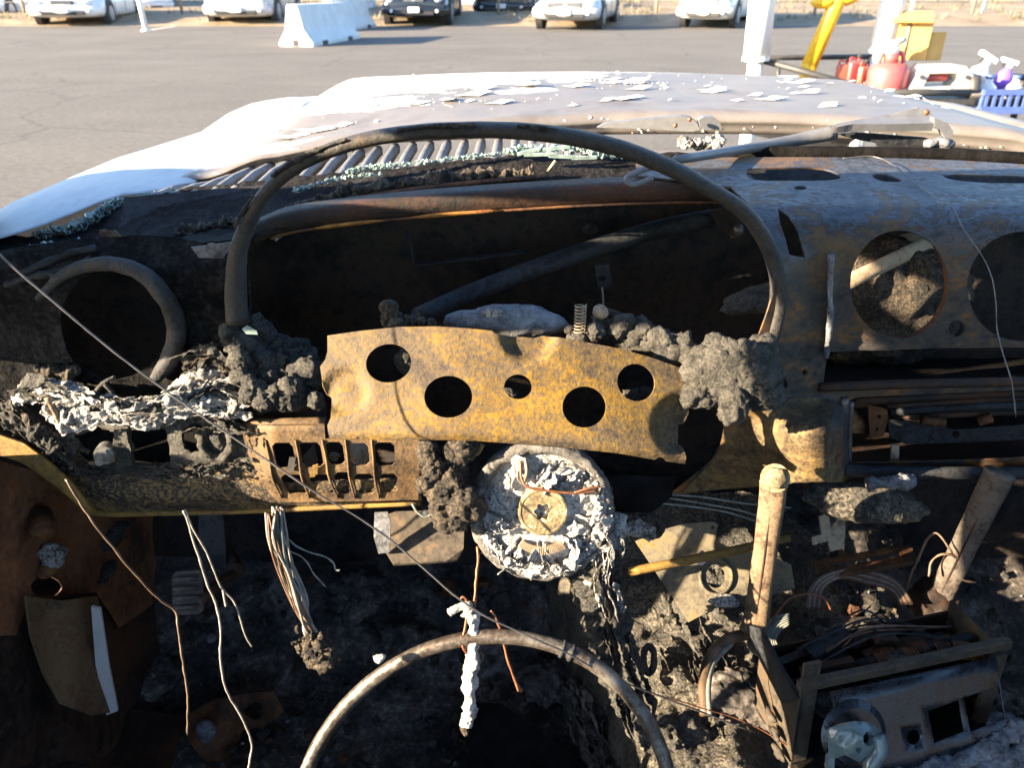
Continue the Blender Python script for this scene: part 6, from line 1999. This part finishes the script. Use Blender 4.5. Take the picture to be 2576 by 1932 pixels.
# struts
def strut(label, a, b, ta, tb, w0, w1, flare, mat='strut'):
    A, B = PT(*a, ta), PT(*b, tb)
    e = empty('steel_strut', B, 0, label, 'strut', 'dash support struts')
    P = [A - B, (A - B) * .93, (A - B) * .55, (A - B) * .12, Vector((0, 0, 0))]
    k = ta / FPX * .5
    side = (B - A).normalized().cross((CAM - A).normalized()).normalized()
    nr = side.cross((B - A).normalized())
    tube('strut_tube', P, [w0 * k * 1.1, w0 * k, w1 * k, w1 * k * 1.12, flare * k], mat, e, 14, 6, squash=(nr, .55), noise_amp=.07, noise_f=30)
    tube('strut_seam', [A - B + nr * .006 * .9, (A - B) * .5 + nr * w1 * k * .56, nr * w1 * k * .5], .0012, 'rust_dark', e, 5, 3)
    return e, A - B
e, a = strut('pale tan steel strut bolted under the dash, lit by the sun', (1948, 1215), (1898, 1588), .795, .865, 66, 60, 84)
bm = bmesh.new()
dd = (CAM - PT(1948, 1210, .775)).normalized()
pB = PT(1898, 1588, .865)
cyl_bm(bm, PT(1950, 1203, .778) - pB, PT(1950, 1203, .778) - pB + dd * .014, .0115, .0105, 6)
cyl_bm(bm, PT(1950, 1203, .778) - pB - dd * .004, PT(1950, 1203, .778) - pB, .0145, None, 20)
link('strut_bolt', bm_mesh('strut_bolt', bm), 'bolt', e, False)
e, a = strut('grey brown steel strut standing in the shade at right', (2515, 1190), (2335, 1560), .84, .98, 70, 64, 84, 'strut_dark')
lump('strut_rust', Vector((0, 0, .03)), (.03, .025, .035), 140, 'rust_dark', e, amp=.25, freq=30, sub=4)
# yellowed bracket plate under the dash
def bp_map(px, py):
    p = tun_map(px, py)
    o = PT(1760, 1430, .93)
    n = Vector((-.15, -.62, .77)).normalized()
    d = ray(px, py)
    return CAM + d * ((o - CAM).dot(n) / d.dot(n))
BP = sheet('bracket_plate', [(1598, 1362), (1650, 1338), (1720, 1318), (1790, 1312), (1806, 1320), (1800, 1360), (1850, 1385), (1930, 1395), (1990, 1420), (2000, 1480), (1920, 1505), (1800, 1530), (1732, 1566), (1670, 1470)], [ell(1800, 1450, 24, 30, 24), ell(1832, 1477, 6, 6, 10), ell(1792, 1328, 4, 4, 8)], bp_map, 'brplate', .003, 14, None, label='yellowed steel bracket plate with a round hole left of the pale strut', cat='metal plate')
tube('plate_rod', [PT(1582, 1440, .90), PT(1700, 1416, .90), PT(1850, 1385, .91), PT(1985, 1352, .92)], .0055, 'edge', BP, 6, 4)
tube('hole_collar', [bp_map(1800 + 40 * math.cos(a), 1452 + 44 * math.sin(a)) + Vector((0, -.002, .002)) for a in [i * .45 for i in range(15)]], .0022, 'brplate', BP, 6, 3)
lump('ash_spot', bp_map(1760, 1405) + Vector((0, -.006, .006)), (.006, .005, .010), 141, 'ash', BP, amp=.5, freq=80, sub=3)
lump('ash_spot', bp_map(1815, 1515) + Vector((0, -.004, .005)), (.018, .008, .006), 142, 'ash_silver', BP, amp=.5, freq=60, sub=3)
sheet('angle_bracket', [(2062, 1300), (2084, 1290), (2090, 1330), (2110, 1300), (2128, 1300), (2124, 1380), (2090, 1388), (2084, 1362), (2046, 1372), (2044, 1352), (2068, 1344)], [], lambda px, py: PT(px, py, .93), 'tan', .004, 10, None, label='pale sunlit angle bracket right of the tan strut', cat='bracket')
sheet('slotted_bracket', [(2048, 1412), (2270, 1370), (2296, 1380), (2300, 1412), (2090, 1450), (2062, 1444)], [[(2095, 1412), (2262, 1382), (2266, 1398), (2100, 1428)]], lambda px, py: PT(px, py, .90 + .0006 * (1450 - py)), 'rust', .006, 12, None, label='rusty orange bracket with a long slot above the metal box', cat='bracket')
lump('burnt_duct', PT(2180, 1262, .90), (.072, .03, .022), 143, 'tar', CAR, amp=.2, freq=18, sub=5, fine=.03, rot=Matrix.Rotation(.12, 4, 'Y'), label='black burnt duct under the dash')
crust('melted_sheath', [PT(2180, 1218, .85), PT(2240, 1215, .85), PT(2300, 1208, .86)], .007, 'ash_blue', 61, .7, 80, CAR)
crust('melted_sheath', [PT(1570, 1335, .86), PT(1600, 1330, .86), PT(1640, 1345, .87)], .008, 'ash_silver', 62, .7, 80, CAR)
ring_pts = [PT(1635 + 30 * math.cos(a), 1325 + 22 * math.sin(a), .87) for a in [i * .42 for i in range(16)]]
tube('hose_mouth', ring_pts, .005, 'char', CAR, 8, 3, noise_amp=.3, noise_f=120)
tube('hose_ring', [PT(1632 + 14 * math.cos(a), 1660 + 34 * math.sin(a), .86) for a in [i * .42 for i in range(16)]], .004, 'char_grey', CAR, 8, 3, noise_amp=.3, noise_f=120)
# cable loop of many strands behind the box
o = PT(2040, 1520, .90)
e = empty('cable_loop', o, 0, 'arched loop of parallel burnt cables behind the metal box', 'cable')
for k in range(9):
    dq = k * 4
    tube('cable', [PT(2030 + dq, 1535, .90) - o, PT(2040 + dq, 1480, .90) - o, PT(2080 + dq, 1445 + dq * .3, .90) - o, PT(2160, 1430 + dq, .92) - o, PT(2250 - dq * .3, 1460 + dq * .8, .93) - o, PT(2296 - dq, 1520, .93) - o], .0016, ('wirebrown', 'strand', 'copper')[k % 3], e, 5)
o = PT(1930, 1600, .88)
e = empty('cable_loop', o, 0, 'looped grey cables at the left corner of the metal box', 'cable')
for k in range(6):
    dq = k * 5
    tube('cable', [PT(1985, 1545 + dq, .86) - o, PT(1940 + dq, 1560 + dq, .86) - o, PT(1925 + dq, 1610, .855) - o, PT(1940 + dq, 1650 - dq * .4, .855) - o, PT(1975, 1668 - dq * .5, .86) - o], .0017, ('strand', 'verdigris')[k % 2], e, 5)
wire('brown looped wire arching from the tunnel over the box corner', [(1935, 1590, .86), (1950, 1550, .86), (1985, 1510, .87), (2030, 1495, .88), (2070, 1505, .88), (2090, 1535, .88)], .0016, 'copper')
e = empty('hose_pipe', PT(1770, 1720, .84), 0, 'curved brown hose bending up toward the pale strut base', 'hose')
o = Vector(e.location)
tube('hose_skin', [PT(1775, 1800, .80) - o, PT(1772, 1730, .82) - o, PT(1785, 1660, .845) - o, PT(1830, 1610, .865) - o, PT(1915, 1590, .885) - o], .0065, 'wirebrown', e, 10)
tube('hose_lining', [PT(1785, 1800, .795) - o, PT(1782, 1730, .815) - o, PT(1796, 1668, .84) - o, PT(1840, 1620, .86) - o], .003, 'verdigris', e, 8)
lump('hose_clamp', PT(1905, 1620, .875) - o, (.012, .012, .012), 145, 'steel', e, amp=.15, sub=3)
wire('pink thin wire trailing on the tunnel cover', [(1640, 1746, .775), (1760, 1780, .79), (1880, 1820, .80), (2020, 1900, .80)], .0009, 'copper')
wire('curly wire tangle round the shaded strut base', [(2280, 1480, .93), (2310, 1400, .92), (2350, 1340, .91), (2390, 1380, .90), (2400, 1400, .90)], .0018, 'wirebrown')
wire('loop of brown wire hanging off the shaded strut', [(2335, 1450, .92), (2345, 1410, .92), (2380, 1395, .91), (2425, 1420, .91), (2420, 1455, .92), (2455, 1465, .92)], .0018, 'wirebrown')

# ------------------------------------------------------------------ burnt metal box (heater controls) lower right
def metal_box():
    A = PT(2020, 1722, .745)          # top front left corner
    B = PT(2545, 1612, .775)          # top front right
    D = PT(1975, 1560, .82)           # top back left
    xax = (B - A).normalized(); W = (B - A).length
    yax = (D - A); yax -= xax * yax.dot(xax); DP = yax.length; yax.normalize()
    zax = xax.cross(yax)
    if zax.z < 0: zax = -zax
    e = bpy.data.objects.new('metal_box', None); COL.objects.link(e)
    m = Matrix((xax, yax, zax)).transposed().to_4x4()
    e.matrix_world = Matrix.Translation(A - zax * .12) @ m
    tag(e, 'burnt open metal box with springs and a holed front at lower right', 'metal box')
    H = .12
    # panels of folded sheet
    box('left_wall', (.001, DP * .5, H * .42), (.003, DP, H * .84), 'boxmetal', e)
    box('right_wall', (W - .001, DP * .5, H * .42), (.003, DP, H * .84), 'boxmetal', e)
    box('back_wall', (W / 2, DP, H * .35), (W, .003, H * .7), 'rust_dark', e)
    box('box_floor', (W / 2, DP / 2, .004), (W, DP, .003), 'black', e)
    box('top_rail', (W / 2, .004, H - .007), (W * 1.02, .009, .011), 'boxmetal', e, None, .002)
    box('corner_post', (.008, .002, H * .40), (.018, .004, H * 1.2 + .05), 'boxmetal', e, None, .001)
    box('corner_post', (W - .008, .002, H * .42), (.016, .006, H * .85), 'boxmetal', e, None, .001)
    # holed front, set back under the rail and sloping
    def fm(x, z):
        return Vector((x, -.050 + .048 * (z - .028) / (H * .86 - .028), z))
    hw_, hh = W, H
    def sq(x0, z0, s, t): return [(x0, z0), (x0 + s, z0 + .004), (x0 + s, z0 + t), (x0, z0 + t - .004)]
    global CAM
    ol_ = [(.03, .028), (W - .02, .028), (W - .015, H * .86), (.03, H * .86)]
    hol = [sq(W * .56, H * .38, .034, .030), sq(W * .74, H * .40, .040, .032), ell(W * .47, H * .45, .007, .006, 16)]
    allv = []; es = []
    for loop in [ol_] + hol:
        b0 = len(allv); allv += [Vector(p) for p in loop]; es += [(b0 + i, b0 + (i + 1) % len(loop)) for i in range(len(loop))]
    for i in range(1, 14):
        for j in range(1, 6):
            q = (lerp(.03, W - .02, i / 14), lerp(.028, H * .86, j / 6))
            if not any(inpoly(q[0], q[1], h) for h in hol): allv.append(Vector(q))
    rr = delaunay_2d_cdt(allv, es, [], 0, 1e-6)
    V, F = rr[0], rr[2]
    F = [f for f in F if not any(inpoly(sum(V[i].x for i in f) / 3, sum(V[i].y for i in f) / 3, h) for h in hol)]
    me = mesh('front_face', [fm(v.x, v.y) for v in V], [tuple(f) for f in F])
    ff = link('front_face', me, 'gloss', e, True, label='glossy soot black front with two square holes')
    ff.modifiers.new('t', 'SOLIDIFY').thickness = .002
    box('inner_backing', (W / 2, .03, H * .38), (W * .94, .003, H * .75), 'black', e)  # black sheet added to darken the holes in the front
    # round knob socket
    bm = bmesh.new()
    c = fm(W * .20, H * .55); nn = Vector((0, -.87, .49)).normalized()
    for r0, r1, h0, h1 in ((.030, .034, .0, .004), (.022, .030, .002, .003), (.0, .014, .004, .010)):
        tube_bm(bm, [c + nn * h0, c + nn * h1], [r1, max(r1 * .8, .004)], 30)
    link('knob_socket', bm_mesh('knob_socket', bm), 'gloss', e, False)
    # white blistered strip along the foot
    crust('blistered_strip', [fm(W * .25, .026) + Vector((0, -.002, 0)), fm(W * .5, .028) + Vector((0, -.003, 0)), fm(W * .75, .032) + Vector((0, -.002, 0)), fm(W * 1.0, .045)], .008, 'ash_blue', 71, .5, 110, e, 24, 16)
    crust('blistered_strip', [fm(W * .72, .016) + Vector((0, -.002, 0)), fm(W * .9, .022), fm(W * 1.05, .03)], .012, 'ash_blue', 72, .4, 60, e, 16, 16)
    box('lower_skirt', (W * .56, -.046, -.015), (W * .86, .004, .075), 'boxmetal', e)
    box('under_plate', (W * .5, -.012, .002), (W * .96, .075, .003), 'black', e)  # black plate added to hide lit ground below the holes
    # springs and burnt parts inside
    r = random.Random(9)
    for k, x in enumerate((.46, .50, .60, .66, .76, .80)):
        bm = bmesh.new()
        pts = []
        for i in range(60):
            f = i / 59
            a = f * 5 * 6.283
            pts.append(Vector((W * x + f * .016, .035 + math.cos(a) * .0075 + k % 2 * .004, H * .72 + math.sin(a) * .0075)))
        tube_bm(bm, pts, .0011, 5)
        link('coil_spring', bm_mesh('coil_spring', bm), 'rust', e, True)
    tube('spring_shaft', [Vector((W * .2, .036, H * .70)), Vector((W * .95, .038, H * .76))], .005, 'soot', e, 8, 0)
    for k in range(16):
        box('burnt_contact', (W * r.uniform(.12, .92), DP * r.uniform(.3, .92), H * r.uniform(.5, .8)), (r.uniform(.02, .06), r.uniform(.008, .02), r.uniform(.006, .016)), r.choice(('rust', 'rust_dark', 'soot', 'char')), e, Matrix.Rotation(r.uniform(-.3, .3), 4, 'Z') @ Matrix.Rotation(r.uniform(-.3, .3), 4, 'Y'), .001)
    for k in range(9):
        y = DP * r.uniform(.25, .95)
        tube('burnt_lead', [Vector((W * r.uniform(.1, .4), y, H * .8)), Vector((W * .5, y + .01, H * r.uniform(.8, .95))), Vector((W * r.uniform(.6, .9), y, H * .8))], .0012, r.choice(('wirebrown', 'soot', 'copper2', 'soot')), e, 5)
    for k in range(7):
        lump('cinder', (W * r.uniform(.15, .9), DP * r.uniform(.25, .95), H * r.uniform(.35, .6)), (.02, .016, .014), 150 + k, 'char', e, amp=.5, freq=40, sub=3)
    # tilted end plate at the left
    bm = bmesh.new()
    pts2 = [(-.004, .00, H * .85), (-.012, DP * .35, H * 1.02), (-.016, DP * .72, H * 1.16), (-.018, DP * .95, H * 1.05), (-.012, DP * 1.0, H * .8), (-.004, DP * .3, H * .55)]
    a = [bm.verts.new(p) for p in pts2]; b = [bm.verts.new(Vector(p) + Vector((.003, 0, 0))) for p in pts2]
    bm.faces.new(a); bm.faces.new(b[::-1])
    for i in range(6): bm.faces.new((a[i], b[i], b[(i + 1) % 6], a[(i + 1) % 6]))
    bmesh.ops.recalc_face_normals(bm, faces=bm.faces)
    link('end_plate', bm_mesh('end_plate', bm), 'soot', e)
    for k in range(3):
        lump('side_clip', (-.01, DP * .12 + k * .012, H * (.1 + .12 * k)), (.004, .010, .005), 170 + k, 'boxmetal', e, amp=.5, freq=110, sub=3)
    return e
metal_box()
# melted glass blob draped on the box corner
o = PT(2150, 1850, .735)
e = empty('melted_glass', o, 0, 'melted pale green glass draped over the box corner', 'melted glass')
def mg(px, py):
    p = PT(px, py, .735) - o
    q = ((px - 2150) / 75) ** 2 + ((py - 1865) / 60) ** 2
    return p + (CAM - o).normalized() * (.018 * max(0, 1 - q) + .004 * fr(p * 50, .8, 3))
sheet('glass_drape', [(2080, 1835), (2110, 1822), (2150, 1815), (2190, 1818), (2216, 1840), (2222, 1880), (2205, 1910), (2160, 1918), (2125, 1900), (2100, 1910), (2098, 1960), (2080, 1960), (2084, 1890)], [ell(2185, 1860, 14, 18, 16), ell(2160, 1888, 7, 7, 12)], mg, 'meltglass', .005, 9, e)
tube('glass_rope', [PT(2205, 1850, .73) - o, PT(2212, 1890, .728) - o, PT(2190, 1930, .728) - o, PT(2200, 1980, .728) - o], .008, 'meltglass', e, 10)

# ------------------------------------------------------------------ flap, scraps and rubble on the floor
def fz(x, y): return .20 + .10 * sstep(.85, 1.08, y) + .16 * sstep(.16, .26, x) * sstep(.72, .55, x)
def on_floor(px, py, dz=0):
    d = ray(px, py)
    t = .5
    while t < 2:
        p = CAM + d * t
        if p.z < fz(p.x, p.y) + dz: return p
        t += .004
    return p
o = on_floor(560, 1800, .05)
e = empty('rusty_bracket', o, 0, 'rusty crumpled bracket with a round hole on the driver floor', 'bracket')
sheet('bracket_skin', [(470, 1800), (540, 1760), (620, 1745), (690, 1740), (715, 1790), (660, 1830), (610, 1840), (590, 1880), (620, 1940), (560, 1960), (500, 1900), (466, 1840)], [ell(640, 1790, 24, 22, 18, 0, .1)], lambda px, py: PT(px, py, (o - CAM).length / ray(560, 1800).length - .0002 * (py - 1800) + .02 * fr(Vector((px * .01, py * .01, 3)), .8, 3)) - o, 'rust', .004, 14, e)
lump('pale_scab', PT(520, 1840, (o - CAM).length / ray(560, 1800).length - .02) - o, (.014, .012, .016), 180, 'ash_blue', e, amp=.3, freq=40, sub=4)
o = on_floor(240, 1860, .04)
e = empty('floor_strip', o, 0, 'flat dark rusty strip lying on the floor at lower left', 'metal strip')
sheet('strip_skin', [(255, 1800), (330, 1790), (470, 1800), (420, 1960), (220, 1970)], [], lambda px, py: PT(px, py, (o - CAM).length / ray(240, 1860).length - .0006 * (py - 1860)) - o, 'rust_dark', .003, 20, e)
o = on_floor(20, 1890, .05)
e = empty('pale_scrap', o, 0, 'pale scrap of sheet in the lower left corner', 'scrap')
sheet('scrap_skin', [(-60, 1900), (46, 1866), (20, 1920), (-60, 1960)], [], lambda px, py: PT(px, py, (o - CAM).length / ray(20, 1890).length) - o, 'ash_blue', .002, 16, e)
o = on_floor(1310, 1860, .05)
e = empty('floor_board', o, 0, 'smooth dark floor panel inside the fallen wheel rim', 'floor panel')
sheet('board_skin', [(1180, 1770), (1260, 1770), (1500, 1940), (1500, 1990), (1180, 1990)], [], lambda px, py: PT(px, py, (o - CAM).length / ray(1310, 1860).length - .0004 * (py - 1860)) - o, 'black', .003, 25, e)

def rubble():
    r = random.Random(21)
    groups = (('char', 1500, .002, .014), ('rust', 260, .002, .012), ('ash_blue', 260, .0015, .006), ('char_brown', 700, .002, .012))
    for mi, (mt, n, s0, s1) in enumerate(groups):
        bm = bmesh.new()
        for k in range(n):
            x = r.uniform(-.56, 1.05); y = r.uniform(.25, 1.05)
            z = fz(x, y) + .022 * fr(Vector((x * 7, y * 7, 2)), .7, 5)
            s = r.uniform(s0, s1) * (2.2 if r.random() < .06 else 1)
            shard_bm(bm, (x, y, z + r.uniform(0, .012)), s, s * r.uniform(.2, .9), r, None, .9)
        link('floor_rubble', bm_mesh('floor_rubble', bm), mt, None, kind='stuff', label=['black char rubble on the floor', 'rusty scrap rubble on the floor', 'pale ash flecks on the floor', 'brown char rubble on the floor'][mi], cat='rubble')
    # larger lumps of burnt carpet and foam one can pick out
    for k, (px, py, s, lab) in enumerate(((900, 1500, .05, 'dark burnt carpet heap in the middle of the driver footwell'), (380, 1700, .035, 'small grey cinder heap left of the hanging wires'), (1010, 1600, .045, 'cinder heap behind the fallen wheel rim at left'),
                                          (60, 1680, .06, 'dark cinder heap at the left edge below the kick panel'), (1380, 1720, .045, 'cinder heap inside the fallen wheel rim near the tunnel'), (2480, 1900, .06, 'pale crusted cinder heap in the lower right corner'),
                                          (1690, 1850, .04, 'grey crusted lump on the tunnel right of the wheel rim'), (1900, 1760, .05, 'dark lump on the tunnel left of the metal box'))):
        if px > 1600 and px < 2000:
            c = tun_map(px, py)
        else:
            c = on_floor(px, py, .03)
        e = empty('cinder_heap', c, 0, lab, 'cinders', 'cinder heaps')
        lump('heap_mass', (0, 0, 0), (s, s * .8, s * .55), 190 + k, ('ash_blue' if k == 5 else 'char_grey' if k == 6 else 'floor'), e, amp=.6, freq=22, sub=5, fine=.12, crumb=.1)
rubble()
